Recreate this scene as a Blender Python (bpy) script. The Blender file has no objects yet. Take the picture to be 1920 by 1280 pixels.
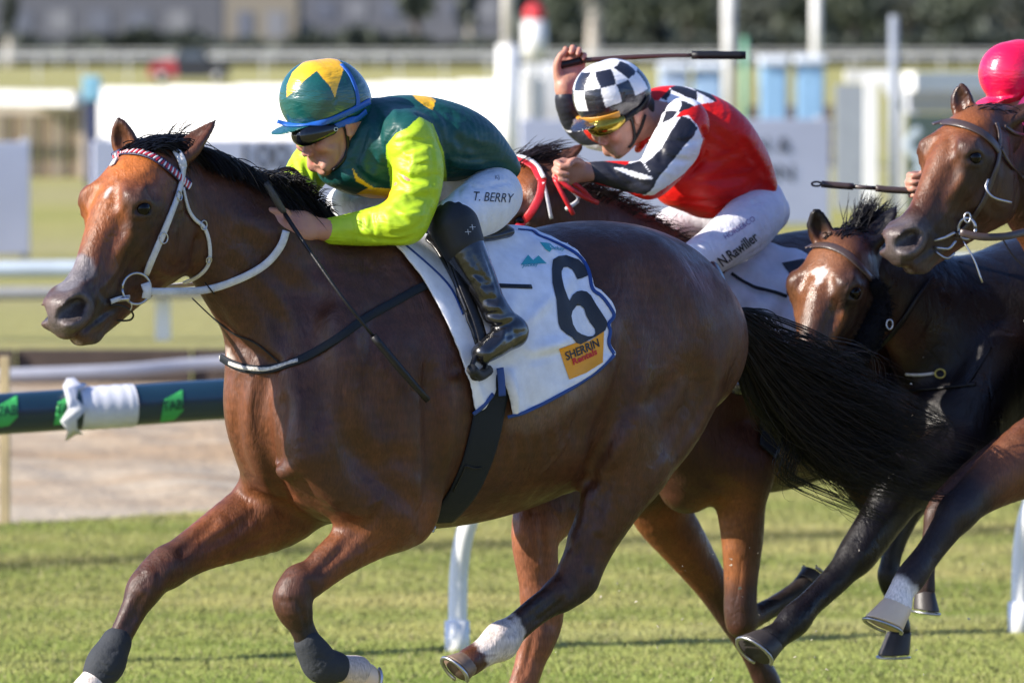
import bpy, bmesh, math, random
import numpy as np
from concurrent.futures import ThreadPoolExecutor
from mathutils import Vector, Matrix, geometry
from mathutils.bvhtree import BVHTree

SC = bpy.context.scene
COL = SC.collection
R = math.radians

# ------------------------------------------------------------------ camera
CAM_H = 2.0
FPX = 12000.0                       # focal length in photo pixels (1920 wide)
PITCH = math.atan((640 - 82) / FPX)
cam_data = bpy.data.cameras.new('camera')
cam = bpy.data.objects.new('camera', cam_data)
COL.objects.link(cam)
cam.location = (0, 0, CAM_H)
cam.rotation_euler = (R(90) - PITCH, 0, 0)
cam_data.sensor_width = 36.0
cam_data.lens = FPX / 1920 * 36.0
cam_data.clip_start = 0.5
cam_data.clip_end = 4000
cam_data.dof.use_dof = True
cam_data.dof.focus_distance = 15.9
cam_data.dof.aperture_fstop = cam_data.lens / 1000 / 0.042
SC.camera = cam

# ------------------------------------------------------------------ light
SUN_AZ = R(20)      # how far in front of the picture plane the sun stands (towards the camera)
SUN_EL = R(30)
sun_dir = Vector((-math.cos(SUN_AZ) * math.cos(SUN_EL), -math.sin(SUN_AZ) * math.cos(SUN_EL), math.sin(SUN_EL)))
world = bpy.data.worlds.new('World')
SC.world = world
world.use_nodes = True
wn = world.node_tree
for n in list(wn.nodes):
    wn.nodes.remove(n)
sky = wn.nodes.new('ShaderNodeTexSky')
sky.sky_type = 'NISHITA'
sky.sun_disc = False
sky.sun_elevation = SUN_EL
sky.sun_rotation = math.atan2(sun_dir.x, sun_dir.y)
sky.air_density = 1.0
sky.ozone_density = 3.0
sky.dust_density = 0.7
bgn = wn.nodes.new('ShaderNodeBackground')
bgn.inputs['Strength'].default_value = 0.094
won = wn.nodes.new('ShaderNodeOutputWorld')
tint = wn.nodes.new('ShaderNodeMix'); tint.data_type = 'RGBA'; tint.blend_type = 'MULTIPLY'; tint.inputs[0].default_value = 1.0
tint.inputs[7].default_value = (0.86, 0.94, 1.24, 1)      # a clear autumn sky, deeper blue than the model's
wn.links.new(sky.outputs[0], tint.inputs[6]); wn.links.new(tint.outputs[2], bgn.inputs[0])
wn.links.new(bgn.outputs[0], won.inputs[0])
sun_l = bpy.data.lights.new('sun', 'SUN')
sun_l.energy = 4.8
sun_l.angle = R(0.53)
sun_l.color = (1.0, 0.92, 0.80)
sun = bpy.data.objects.new('sun', sun_l)
COL.objects.link(sun)
sun.rotation_euler = (-sun_dir).to_track_quat('-Z', 'Y').to_euler()
sun.location = (-30, -8, 20)
SC.view_settings.view_transform = 'Standard'
SC.view_settings.look = 'None'
SC.view_settings.gamma = 1
SC.view_settings.use_curve_mapping = False
SC.view_settings.exposure = 1.1
SC.render.engine = 'CYCLES'
SC.cycles.max_bounces = 6
SC.cycles.diffuse_bounces = 3
SC.cycles.use_denoising = True
# ------------------------------------------------------------------ measuring: photo pixel + distance -> place
CAMP = np.array([0.0, 0.0, CAM_H])
FWD = np.array([0, math.cos(PITCH), -math.sin(PITCH)])
UPV = np.array([0, math.sin(PITCH), math.cos(PITCH)])
RGT = np.array([1.0, 0, 0])

def ray(u, v):
    return FWD + RGT * ((u - 960) / FPX) - UPV * ((v - 640) / FPX)

def P(u, v, d):
    return CAMP + ray(u, v) * d

def G(u, d, z=0.0):
    """ground point at image column u and distance d"""
    return np.array([(u - 960) / FPX * d, d, z])

def gd(v, z=0.0):
    """distance of the flat ground seen at image row v"""
    r = ray(960, v)
    return (CAM_H - z) / -r[2]

class Frame:
    """upright plane of symmetry of an animal or rider: heading yawed towards the camera"""
    def __init__(s, u, v, d, yaw):
        s.o = P(u, v, d); y = R(yaw)
        s.a = np.array([-math.cos(y), -math.sin(y), 0.0])
        s.l = np.array([math.sin(y), -math.cos(y), 0.0])
    def __call__(s, u, v, t=0.0):
        r = ray(u, v)
        lam = (t + np.dot(s.o - CAMP, s.l)) / np.dot(r, s.l)
        return CAMP + r * lam
    def mirror(s, p):
        p = np.asarray(p, float)
        return p - 2 * ((p - s.o) @ s.l)[..., None] * s.l if p.ndim > 1 else p - 2 * np.dot(p - s.o, s.l) * s.l

# ------------------------------------------------------------------ materials
def new_mat(name):
    m = bpy.data.materials.new(name); m.use_nodes = True
    nt = m.node_tree
    b = nt.nodes.get('Principled BSDF')
    return m, nt, b

def N(nt, t, **kw):
    n = nt.nodes.new(t)
    for k, v in kw.items():
        if hasattr(n, k): setattr(n, k, v)
        else: n.inputs[k.replace('_', ' ')].default_value = v
    return n

def setp(b, **kw):
    for k, v in kw.items():
        b.inputs[k.replace('_', ' ')].default_value = v

def mixc(nt, fac, a, b, mode='MIX'):
    n = nt.nodes.new('ShaderNodeMix'); n.data_type = 'RGBA'; n.blend_type = mode
    for i, x in ((0, fac), (6, a), (7, b)):
        if hasattr(x, 'links') or isinstance(x, bpy.types.NodeSocket): nt.links.new(x, n.inputs[i])
        else:
            n.inputs[i].default_value = x if i == 0 else (*x, 1) if len(x) == 3 else x
    return n.outputs[2]

def ramp(nt, src, stops):
    n = nt.nodes.new('ShaderNodeValToRGB')
    e = n.color_ramp.elements
    while len(e) < len(stops): e.new(0.5)
    for x, (p, c) in zip(e, stops):
        x.position = p; x.color = (c, c, c, 1) if isinstance(c, (int, float)) else (*c, 1)
    nt.links.new(src, n.inputs[0])
    return n.outputs[0]

def noise(nt, scale, detail=4, rough=0.55, vec=None, stretch=None, dist=0.0):
    n = nt.nodes.new('ShaderNodeTexNoise')
    n.inputs['Scale'].default_value = scale; n.inputs['Detail'].default_value = detail
    n.inputs['Roughness'].default_value = rough; n.inputs['Distortion'].default_value = dist
    if vec is None:
        tc = nt.nodes.new('ShaderNodeTexCoord'); vec = tc.outputs['Object']
    if stretch:
        mp = nt.nodes.new('ShaderNodeMapping'); mp.inputs['Scale'].default_value = stretch[:3]
        if len(stretch) > 3: mp.inputs['Rotation'].default_value = stretch[3:6]
        nt.links.new(vec, mp.inputs[0]); vec = mp.outputs[0]
    nt.links.new(vec, n.inputs['Vector'])
    return n.outputs['Fac']

def bump(nt, b, h, strength, dist=0.005):
    n = nt.nodes.new('ShaderNodeBump')
    n.inputs['Strength'].default_value = strength; n.inputs['Distance'].default_value = dist
    nt.links.new(h, n.inputs['Height']); nt.links.new(n.outputs[0], b.inputs['Normal'])
    return n

def simple(name, c, rough=0.5, metal=0.0, var=0.12, vscale=8, bmp=0.0, bscale=60, spec=0.5, coat=0.0, sheen=0.0):
    m, nt, b = new_mat(name)
    f = noise(nt, vscale)
    f2 = ramp(nt, f, [(0.3, 1 - var), (0.7, 1.0)])
    o = mixc(nt, 1.0, c, f2, 'MULTIPLY')
    nt.links.new(o, b.inputs['Base Color'])
    setp(b, Roughness=rough, Metallic=metal, Specular_IOR_Level=spec, Coat_Weight=coat, Coat_Roughness=0.2, Sheen_Weight=sheen)
    if bmp: bump(nt, b, noise(nt, bscale, 5), bmp, 0.003)
    return m

def coat_material(name, rough=0.45, bmp=0.45, coat=0.0, dusty=.22):
    """reads the markings attribute 'col'; hair grain, sweat gloss"""
    m, nt, b = new_mat(name)
    at = N(nt, 'ShaderNodeAttribute'); at.attribute_name = 'col'
    f = noise(nt, 9, 5)
    g = noise(nt, 240, 3, stretch=(1, 1, 0.18))
    c1 = mixc(nt, 1.0, at.outputs['Color'], ramp(nt, f, [(0.25, 0.66), (0.75, 1.25)]), 'MULTIPLY')
    c2 = mixc(nt, 1.0, c1, ramp(nt, g, [(0.3, 0.72), (0.7, 1.25)]), 'MULTIPLY')
    dust = ramp(nt, noise(nt, 95, 6, .75), [(0.66, 0), (0.76, dusty)])
    dm = nt.nodes.new('ShaderNodeMath'); dm.operation = 'MULTIPLY'; nt.links.new(dust, dm.inputs[0]); nt.links.new(ramp(nt, noise(nt, 4, 3), [(0.45, 0), (0.62, 1)]), dm.inputs[1])
    c3 = mixc(nt, dm.outputs[0], c2, (.26, .19, .15))
    nt.links.new(c3, b.inputs['Base Color'])
    rr = ramp(nt, noise(nt, 8, 7, .72), [(0.38, rough - 0.15), (0.62, rough + 0.14)])
    nt.links.new(rr, b.inputs['Roughness'])
    setp(b, Specular_IOR_Level=0.36, Coat_Weight=coat, Coat_Roughness=0.32)
    def mad(x, k, y):
        ad = nt.nodes.new('ShaderNodeMath'); ad.operation = 'MULTIPLY_ADD'; ad.inputs[1].default_value = k
        nt.links.new(x, ad.inputs[0]); nt.links.new(y, ad.inputs[2]); return ad.outputs[0]
    rid = ridged(nt, 9, stretch=(1, 1, .55))
    h = mad(noise(nt, 34, 5, .65, stretch=(1, 1, 0.5)), .9, noise(nt, 260, 3, .7, stretch=(1, 1, 0.16)))
    h = mad(rid, 1.1, h)
    bump(nt, b, h, bmp, 0.0030)
    return m

def ridged(nt, scale, stretch=None, dist=.4, pw=5):
    """thin crease lines"""
    n = noise(nt, scale, 4, .55, stretch=stretch, dist=dist)
    a = nt.nodes.new('ShaderNodeMath'); a.operation = 'SUBTRACT'; nt.links.new(n, a.inputs[0]); a.inputs[1].default_value = .5
    b = nt.nodes.new('ShaderNodeMath'); b.operation = 'ABSOLUTE'; nt.links.new(a.outputs[0], b.inputs[0])
    return ramp(nt, b.outputs[0], [(0.0, 0.0), (0.09, 1.0)])

def attr_material(name, rough=0.4, coat=0.0, sheen=0.0, wr=0.3, wscale=18, fine=0.1, spec=0.5, stretch=None, sss=0.0, metal=0.0, crease=0.0):
    """fabric / skin reading the attribute 'col'"""
    m, nt, b = new_mat(name)
    at = N(nt, 'ShaderNodeAttribute'); at.attribute_name = 'col'
    f = noise(nt, 30, 4)
    c1 = mixc(nt, 1.0, at.outputs['Color'], ramp(nt, f, [(0.3, 0.88), (0.7, 1.05)]), 'MULTIPLY')
    nt.links.new(c1, b.inputs['Base Color'])
    setp(b, Roughness=rough, Specular_IOR_Level=spec, Coat_Weight=coat, Coat_Roughness=0.2, Sheen_Weight=sheen, Metallic=metal)
    if sss:
        setp(b, Subsurface_Weight=sss, Subsurface_Scale=0.006); b.inputs['Subsurface Radius'].default_value = (1, .35, .2)
    ad = nt.nodes.new('ShaderNodeMath'); ad.operation = 'MULTIPLY_ADD'; ad.inputs[1].default_value = fine
    nt.links.new(noise(nt, 240, 3), ad.inputs[0]); nt.links.new(noise(nt, wscale, 3, 0.5, stretch=stretch, dist=0.6), ad.inputs[2])
    ho = ad.outputs[0]
    if crease:
        a2 = nt.nodes.new('ShaderNodeMath'); a2.operation = 'MULTIPLY_ADD'; a2.inputs[1].default_value = crease
        nt.links.new(ridged(nt, wscale * .55, stretch=stretch), a2.inputs[0]); nt.links.new(ho, a2.inputs[2]); ho = a2.outputs[0]
    bump(nt, b, ho, wr, 0.012)
    return m

# ------------------------------------------------------------------ objects
def tag(o, label=None, cat=None, group=None, kind=None):
    if label: o['label'] = label
    if cat: o['category'] = cat
    if group: o['group'] = group
    if kind: o['kind'] = kind
    return o

def empty(name, loc, label, cat, group=None):
    o = bpy.data.objects.new(name, None); COL.objects.link(o)
    o.location = Vector(loc); o.empty_display_size = 0.1
    return tag(o, label, cat, group)

def link(name, me, mat, parent=None):
    o = bpy.data.objects.new(name, me); COL.objects.link(o)
    if mat and not me.materials: me.materials.append(mat)
    if parent is not None:
        o.parent = parent
        o.location = -root_loc(parent)
    return o

def root_loc(o):
    v = Vector((0, 0, 0))
    while o is not None:
        v = v + o.location; o = o.parent
    return v

def mesh_np(name, V, F, smooth=True, cols=None):
    """V (n,3), F list/array of quads or tris (same size) or list of mixed lists"""
    me = bpy.data.meshes.new(name)
    V = np.asarray(V, np.float32)
    if isinstance(F, np.ndarray):
        k = F.shape[1]; n = len(F)
        me.vertices.add(len(V)); me.vertices.foreach_set('co', V.ravel())
        me.loops.add(n * k); me.loops.foreach_set('vertex_index', F.astype(np.int32).ravel())
        me.polygons.add(n); me.polygons.foreach_set('loop_start', np.arange(0, n * k, k, dtype=np.int32))
        me.polygons.foreach_set('loop_total', np.full(n, k, np.int32))
        me.update(calc_edges=True); me.validate()
    else:
        me.from_pydata([tuple(map(float, p)) for p in V], [], [tuple(map(int, f)) for f in F]); me.update()
    if smooth: me.polygons.foreach_set('use_smooth', np.ones(len(me.polygons), bool))
    if cols is not None:
        a = me.color_attributes.new('col', 'FLOAT_COLOR', 'POINT')
        a.data.foreach_set('color', np.hstack([cols, np.ones((len(cols), 1))]).astype(np.float32).ravel())
    return me

# ------------------------------------------------------------------ implicit surfaces
def catmull(pts, sub):
    pts = np.asarray(pts, float)
    if len(pts) < 3 or sub < 2: return pts
    ext = np.vstack([2 * pts[0] - pts[1], pts, 2 * pts[-1] - pts[-2]])
    out = []
    for i in range(1, len(ext) - 2):
        p0, p1, p2, p3 = ext[i - 1:i + 3]
        for t in np.arange(sub) / sub:
            out.append(0.5 * (2 * p1 + (p2 - p0) * t + (2 * p0 - 5 * p1 + 4 * p2 - p3) * t * t + (3 * p1 - p0 - 3 * p2 + p3) * t ** 3))
    out.append(pts[-1])
    return np.array(out)

def smin(a, b, k):
    h = np.maximum(k - np.abs(a - b), 0) / k
    return np.minimum(a, b) - h * h * k * 0.25

class Field:
    def __init__(s): s.pr = []
    def chain(s, pts, ra, rb=None, n=(0, 0, 1), k=0.03, op='u', sub=3, mirror=None):
        """tube through pts; ra radius, rb radius along direction n. op u/s/e (union, subtract, emboss)"""
        pts = np.asarray(pts, float); ra = np.broadcast_to(np.asarray(ra, float), (len(pts),)).copy()
        rb = ra.copy() if rb is None else np.broadcast_to(np.asarray(rb, float), (len(pts),)).copy()
        if len(pts) == 1:
            pts = np.vstack([pts, pts + 1e-4]); ra = np.repeat(ra, 2); rb = np.repeat(rb, 2)
        A = catmull(np.column_stack([pts, ra, rb]), sub)
        nn = np.asarray(n, float); nn = nn / np.linalg.norm(nn)
        s.pr.append((op, k, A, nn, s._bb(A, k, op)))
        if mirror is not None:
            B = A.copy(); B[:, :3] = mirror.mirror(A[:, :3])
            m = nn - 2 * np.dot(nn, mirror.l) * mirror.l
            s.pr.append((op, k, B, m, s._bb(B, k, op)))
        return s
    def _bb(s, A, k, op):
        r = np.maximum(A[:, 3], A[:, 4]).max() * (3 if op == 'e' else 1) + (k if op != 'e' else 0) + 0.01
        return A[:, :3].min(0) - r, A[:, :3].max(0) + r
    def grow(s, amount, keep=None):
        """same shape, thicker by amount (clothes over a body)"""
        f = Field()
        for i, (op, k, A, n, bb) in enumerate(s.pr):
            if keep is not None and i not in keep: continue
            B = A.copy()
            if op == 'u': B[:, 3:] += amount
            f.pr.append((op, k, B, n, f._bb(B, k, op)))
        return f
    def compile(s):
        a = []; b = []; ra = []; rb = []; nn = []; pid = []; lo = []; hi = []
        for i, (op, k, A, n, bb) in enumerate(s.pr):
            for q in range(len(A) - 1):
                a.append(A[q, :3]); b.append(A[q + 1, :3] - A[q, :3])
                ra.append((A[q, 3], A[q + 1, 3] - A[q, 3])); rb.append((A[q, 4], A[q + 1, 4] - A[q, 4])); nn.append(n); pid.append(i)
                m = (max(A[q, 3], A[q + 1, 3]) * 2.6) if op == 'e' else max(A[q, 3], A[q, 4], A[q + 1, 3], A[q + 1, 4]) + k + 0.045
                lo.append(np.minimum(A[q, :3], A[q + 1, :3]) - m); hi.append(np.maximum(A[q, :3], A[q + 1, :3]) + m)
        s.c = [np.array(x) for x in (a, b, ra, rb, nn, pid, lo, hi)]
        s.done = len(s.pr)
    def __call__(s, p, cull=True):
        if getattr(s, 'done', -1) != len(s.pr): s.compile()
        a, b, ra, rb, nn, pid, lo, hi = s.c
        cen = p.mean(0); p = (p - cen).astype(np.float32)
        D = np.full(len(p), 1.0, np.float32)
        if cull:
            pl = p.min(0) + cen; ph = p.max(0) + cen
            m = np.nonzero(((lo <= ph) & (hi >= pl)).all(1))[0]
        else: m = np.arange(len(a))
        if not len(m): return D
        CH = 1 if len(p) < 20000 else (len(p) * len(m)) // 4000000 + 1
        if CH > 1:
            return np.concatenate([s(x + cen, cull) if len(x) < 19999 else s(x + cen, cull) for x in np.array_split(p, max(CH, len(p) // 15000 + 1))])
        f4 = np.float32
        A = (a[m] - cen).astype(f4); B = b[m].astype(f4); n = nn[m].astype(f4); id_ = pid[m]; ra = ra.astype(f4); rb = rb.astype(f4)
        L = (B * B).sum(1)[:, None]; p2 = (p * p).sum(1)[None]
        qb = B @ p.T - (A * B).sum(1)[:, None]
        h = np.clip(qb / L, 0, 1)
        qq = p2 - 2 * (A @ p.T) + (A * A).sum(1)[:, None]
        W = np.maximum(qq - 2 * h * qb + h * h * L, 0)
        r1 = ra[m][:, :1] + ra[m][:, 1:] * h; r2 = rb[m][:, :1] + rb[m][:, 1:] * h
        wn = n @ p.T - (A * n).sum(1)[:, None] - h * (B * n).sum(1)[:, None]
        wn2 = wn * wn; w2 = np.maximum(W - wn2, 0)
        e1 = w2 / (r1 * r1); e2 = wn2 / (r2 * r2)
        isE = np.array([s.pr[i][0] == 'e' for i in id_])
        k0 = np.sqrt(e1 + e2); k1 = np.sqrt(e1 / (r1 * r1) + e2 / (r2 * r2)) + 1e-9
        d = np.where(k0 < .05, -np.minimum(r1, r2), k0 * (k0 - 1) / k1) if not isE.all() else k0
        st = np.nonzero(np.diff(id_, prepend=-1))[0]; en = np.append(st[1:], len(id_))
        for x, y in zip(st, en):
            op, k = s.pr[id_[x]][:2]
            if op == 'e':
                e = r2[x:y] * np.exp(-W[x:y] / (r1[x:y] ** 2))
                D = D + (e.max(0) if r2[x:y].sum() > 0 else e.min(0))
            else:
                dd = d[x:y].min(0) if y - x > 1 else d[x]
                D = smin(D, dd, k) if op == 'u' else -smin(-D, dd, k)
        return D
    def groove(s, pts, width, amp, mirror=None, sub=3):
        """gaussian crease (amp>0) or ridge (amp<0) along a line"""
        pts = np.asarray(pts, float)
        amp = np.broadcast_to(np.asarray(amp, float), (len(pts),)).copy()
        amp[np.abs(amp) < 1e-9] = 1e-9
        s.chain(pts, np.broadcast_to(width, (len(pts),)), amp, op='e', sub=sub, mirror=mirror)
        return s

def nets(field, h, smooth=1, clip=None):
    """sparse surface nets over the field; returns V, quads"""
    B = 10
    us = [bb for (op, k, A, n, bb) in field.pr if op == 'u']
    lo = np.min([b[0] for b in us], 0) - 2 * h; hi = np.max([b[1] for b in us], 0) + 2 * h
    if clip is not None:
        lo = np.maximum(lo, clip[0]); hi = np.minimum(hi, clip[1])
    nb = np.ceil((hi - lo) / (B * h)).astype(int)
    bi = np.stack(np.meshgrid(*[np.arange(x) for x in nb], indexing='ij'), -1).reshape(-1, 3)
    cen = lo + (bi + 0.5) * B * h
    rad = B * h * 0.87 * 1.35 + 0.045
    sel = []
    for op, k, A, n, bb in field.pr:
        pass
    # coarse cull by macro cells
    d = field(cen, False)
    # coarse evaluation uses culling per chunk, so keep it conservative
    act = bi[np.abs(d) < rad]
    S = (nb * B + 2).astype(np.int64)
    key = lambda I: (I[..., 0] * S[1] + I[..., 1]) * S[2] + I[..., 2]
    g = np.arange(B + 1)
    gg = np.stack(np.meshgrid(g, g, g, indexing='ij'), -1)
    VK = []; VP = []; FK = []
    ev = lambda b: field((lo + (b * B + gg) * h).reshape(-1, 3)).reshape(B + 1, B + 1, B + 1)
    if getattr(field, 'done', -1) != len(field.pr): field.compile()
    with ThreadPoolExecutor(4) as ex: DS = list(ex.map(ev, act))
    for b, D in zip(act, DS):
        base = b * B
        if D.min() > 0 or D.max() < 0: continue
        ins = D < 0
        c = [ins[i:i + B, j:j + B, k:k + B] for i in (0, 1) for j in (0, 1) for k in (0, 1)]
        sm = sum(x.astype(np.int8) for x in c)
        I = np.argwhere((sm > 0) & (sm < 8))
        if len(I):
            acc = np.zeros((len(I), 3)); cnt = np.zeros(len(I))
            for ax in range(3):
                for o1 in (0, 1):
                    for o2 in (0, 1):
                        o = [0, 0, 0]; oth = [x for x in range(3) if x != ax]
                        o[oth[0]] = o1; o[oth[1]] = o2
                        J = I + o; K = J.copy(); K[:, ax] += 1
                        a = D[J[:, 0], J[:, 1], J[:, 2]]; bb_ = D[K[:, 0], K[:, 1], K[:, 2]]
                        x = (a < 0) != (bb_ < 0)
                        t = np.where(x, a / np.where(x, a - bb_, 1), 0)
                        Q = J.astype(float); Q[:, ax] += t
                        acc += Q * x[:, None]; cnt += x
            VP.append(lo + (base + acc / cnt[:, None]) * h); VK.append(key(base + I))
        for ax in range(3):
            oth = [x for x in range(3) if x != ax]
            sl0 = [slice(0, B)] * 3; sl1 = [slice(0, B)] * 3; sl1[ax] = slice(1, B + 1)
            a = ins[tuple(sl0)]; bb_ = ins[tuple(sl1)]
            J = np.argwhere(a != bb_)
            if not len(J): continue
            fl = a[J[:, 0], J[:, 1], J[:, 2]]
            J = J + base
            e1 = np.zeros(3, int); e1[oth[0]] = 1; e2 = np.zeros(3, int); e2[oth[1]] = 1
            q = np.stack([key(J), key(J - e1), key(J - e1 - e2), key(J - e2)], 1)
            if ax == 1: fl = ~fl
            q[~fl] = q[~fl][:, ::-1]
            FK.append(q)
    VK = np.concatenate(VK); VP = np.concatenate(VP); FK = np.concatenate(FK)
    o = np.argsort(VK); VK = VK[o]; VP = VP[o]
    ix = np.searchsorted(VK, FK); ix = np.minimum(ix, len(VK) - 1)
    ok = (VK[ix] == FK).all(1)
    F = ix[ok]
    for _ in range(smooth):
        A = np.zeros_like(VP); c = np.zeros(len(VP))
        for i in range(4):
            a = F[:, i]; b = F[:, (i + 1) % 4]
            for x in range(3):
                A[:, x] += np.bincount(a, VP[b, x], len(VP)) + np.bincount(b, VP[a, x], len(VP))
            c += np.bincount(a, minlength=len(VP)) + np.bincount(b, minlength=len(VP))
        VP = VP * 0.4 + 0.6 * A / np.maximum(c, 1)[:, None]
    return close_holes(VP, F)

def close_holes(V, F):
    """cap pinholes left where two blocks disagree"""
    E = np.concatenate([F[:, [i, (i + 1) % 4]] for i in range(4)]); n = len(V)
    k = E[:, 0].astype(np.int64) * n + E[:, 1]; kr = E[:, 1].astype(np.int64) * n + E[:, 0]
    lone = E[~np.isin(k, kr)]
    if not len(lone) or len(lone) > 4000: return V, F
    nxt = {}
    for a, b in lone: nxt.setdefault(int(b), int(a))          # walk against the border's direction
    new = []; used = set()
    for s0 in list(nxt):
        if s0 in used: continue
        lp = [s0]; used.add(s0); c = nxt[s0]
        while c != s0 and c in nxt and c not in used and len(lp) < 60: lp.append(c); used.add(c); c = nxt[c]
        if c == s0 and len(lp) >= 3:
            for i in range(1, len(lp) - 1, 2):
                d = lp[i + 2] if i + 2 < len(lp) else lp[i + 1]
                new.append([lp[0], lp[i], lp[i + 1], d])
    new = [q for q in new if len(set(q)) == 4] 
    return (V, np.vstack([F, np.array(new, F.dtype)])) if new else (V, F)

def chain_dist(V, A):
    """distance from each V to capsule chain rows (x,y,z,r) minus radius"""
    best = np.full(len(V), 9.0)
    A = np.asarray(A, float)
    if len(A) == 1: A = np.vstack([A, A + 1e-5])
    lo = (A[:, :3] - A[:, 3:4]).min(0) - 0.12; hi = (A[:, :3] + A[:, 3:4]).max(0) + 0.12
    m = np.all((V > lo) & (V < hi), 1)
    W = V[m]
    if not len(W): return best
    bb = np.full(len(W), 9.0)
    for i in range(len(A) - 1):
        ab = A[i + 1, :3] - A[i, :3]; q = W - A[i, :3]
        h = np.clip(q @ ab / max(ab @ ab, 1e-12), 0, 1)
        r = A[i, 3] + (A[i + 1, 3] - A[i, 3]) * h
        bb = np.minimum(bb, np.linalg.norm(q - h[:, None] * ab, axis=1) - r)
    best[m] = bb
    return best

class Skin:
    """coarse copy of a shape on which relief lines are laid where the photograph shows them"""
    def __init__(s, field, h, F=None):
        V, Q = nets(field, h, smooth=2); s.b = bvh_arr(V, Q); s.f = field; s.F = F; s.log = []
    def on(s, u, v):
        return hit(s.b, u, v)[0]
    def line(s, pts, w, amp, mirror=False, sub=3):
        q = [s.on(u, v) for u, v in pts]
        amp = list(np.broadcast_to(np.asarray(amp, float), (len(pts),)))
        k = [i for i, x in enumerate(q) if x is not None]
        if len(k) < 2: return
        q = [q[i] for i in k]; amp = [amp[i] for i in k]
        s.log.append((q, w, amp, mirror, sub))
        s.f.groove(q, w, amp, mirror=s.F if mirror else None, sub=sub)

class Paint:
    def __init__(s, V, base):
        s.V = V; s.C = np.tile(np.asarray(base, float), (len(V), 1))
        rs = np.random.RandomState(5)
        k = rs.normal(size=(10, 3)) * 28; ph = rs.rand(10) * 6.28
        s.n = sum(np.sin(V @ k[i] + ph[i]) for i in range(10)) / 4.5
        k2 = k * 4.5
        s.n2 = sum(np.sin(V @ k2[i] + ph[i]) for i in range(10)) / 4.5
    def stroke(s, pts, color, soft=0.02, amt=1.0, rag=0.0, rag2=0.0):
        """colour of the coat/cloth inside a 3-D capsule chain, soft edge, ragged by noise"""
        A = np.asarray(pts, float)
        d = chain_dist(s.V, A) + s.n * rag + s.n2 * rag2
        w = np.clip(0.5 - d / soft, 0, 1)[:, None] * amt
        s.C = s.C * (1 - w) + np.asarray(color, float) * w
        return s
    def mask(s, w, color):
        w = np.clip(w, 0, 1)[:, None]
        s.C = s.C * (1 - w) + np.asarray(color, float) * w
        return s

# ------------------------------------------------------------------ laying flat things on curved ones
def bvh_of(objs):
    vs = []; fs = []; n = 0
    for o in objs:
        me = o.data; off = root_loc(o)
        a = np.empty(len(me.vertices) * 3, np.float32); me.vertices.foreach_get('co', a)
        a = a.reshape(-1, 3) + np.array(off, np.float32)
        vs.append(a)
        for p in me.polygons: fs.append([i + n for i in p.vertices])
        n += len(a)
    return BVHTree.FromPolygons([Vector(v) for v in np.vstack(vs)], fs)

def bvh_arr(V, F):
    return BVHTree.FromPolygons([Vector(v) for v in V.tolist()], F.tolist())

def hit(bvh, u, v, maxd=100.0):
    r = ray(u, v); r = r / np.linalg.norm(r)
    loc, nor, i, d = bvh.ray_cast(Vector(CAMP), Vector(r), maxd)
    if loc is None: return None, None
    n = np.array(nor)
    if n @ r > 0: n = -n
    return np.array(loc), n

def inside_poly(px, py, poly):
    poly = np.asarray(poly, float); c = np.zeros(len(px), bool)
    j = len(poly) - 1
    for i in range(len(poly)):
        xi, yi = poly[i]; xj, yj = poly[j]
        m = (yi > py) != (yj > py)
        with np.errstate(divide='ignore', invalid='ignore'):
            x = (xj - xi) * (py - yi) / (yj - yi + 1e-12) + xi
        c ^= m & (px < x); j = i
    return c

def resample(poly, step, closed=True):
    out = []; n = len(poly)
    for i in range(n if closed else n - 1):
        a = np.array(poly[i], float); b = np.array(poly[(i + 1) % n], float)
        m = max(1, int(round(np.linalg.norm(b - a) / step)))
        for t in range(m): out.append(a + (b - a) * t / m)
    if not closed: out.append(np.array(poly[-1], float))
    return out

def cdt(outer, holes, step):
    """triangles of a pixel-space polygon with interior points"""
    vs = []; es = []
    for lp in [outer] + list(holes):
        n0 = len(vs); vs += lp
        es += [(n0 + i, n0 + (i + 1) % len(lp)) for i in range(len(lp))]
    o = np.array(outer)
    gx = np.arange(o[:, 0].min() + step / 2, o[:, 0].max(), step); gy = np.arange(o[:, 1].min() + step / 2, o[:, 1].max(), step * 0.87)
    X, Y = np.meshgrid(gx, gy); X[::2] += step * 0.5; X = X.ravel(); Y = Y.ravel()
    m = inside_poly(X, Y, outer)
    for hl in holes: m &= ~inside_poly(X, Y, hl)
    vs = [Vector((float(a), float(b))) for a, b in vs] + [Vector((float(a), float(b))) for a, b in zip(X[m], Y[m])]
    r = geometry.delaunay_2d_cdt(vs, es, [], 0, 1e-4)
    V = np.array([tuple(v) for v in r[0]]); F = [list(f) for f in r[2]]
    C = np.array([V[f].mean(0) for f in F])
    k = inside_poly(C[:, 0], C[:, 1], outer)
    for hl in holes: k &= ~inside_poly(C[:, 0], C[:, 1], hl)
    return V, [f for f, q in zip(F, k) if q]

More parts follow.
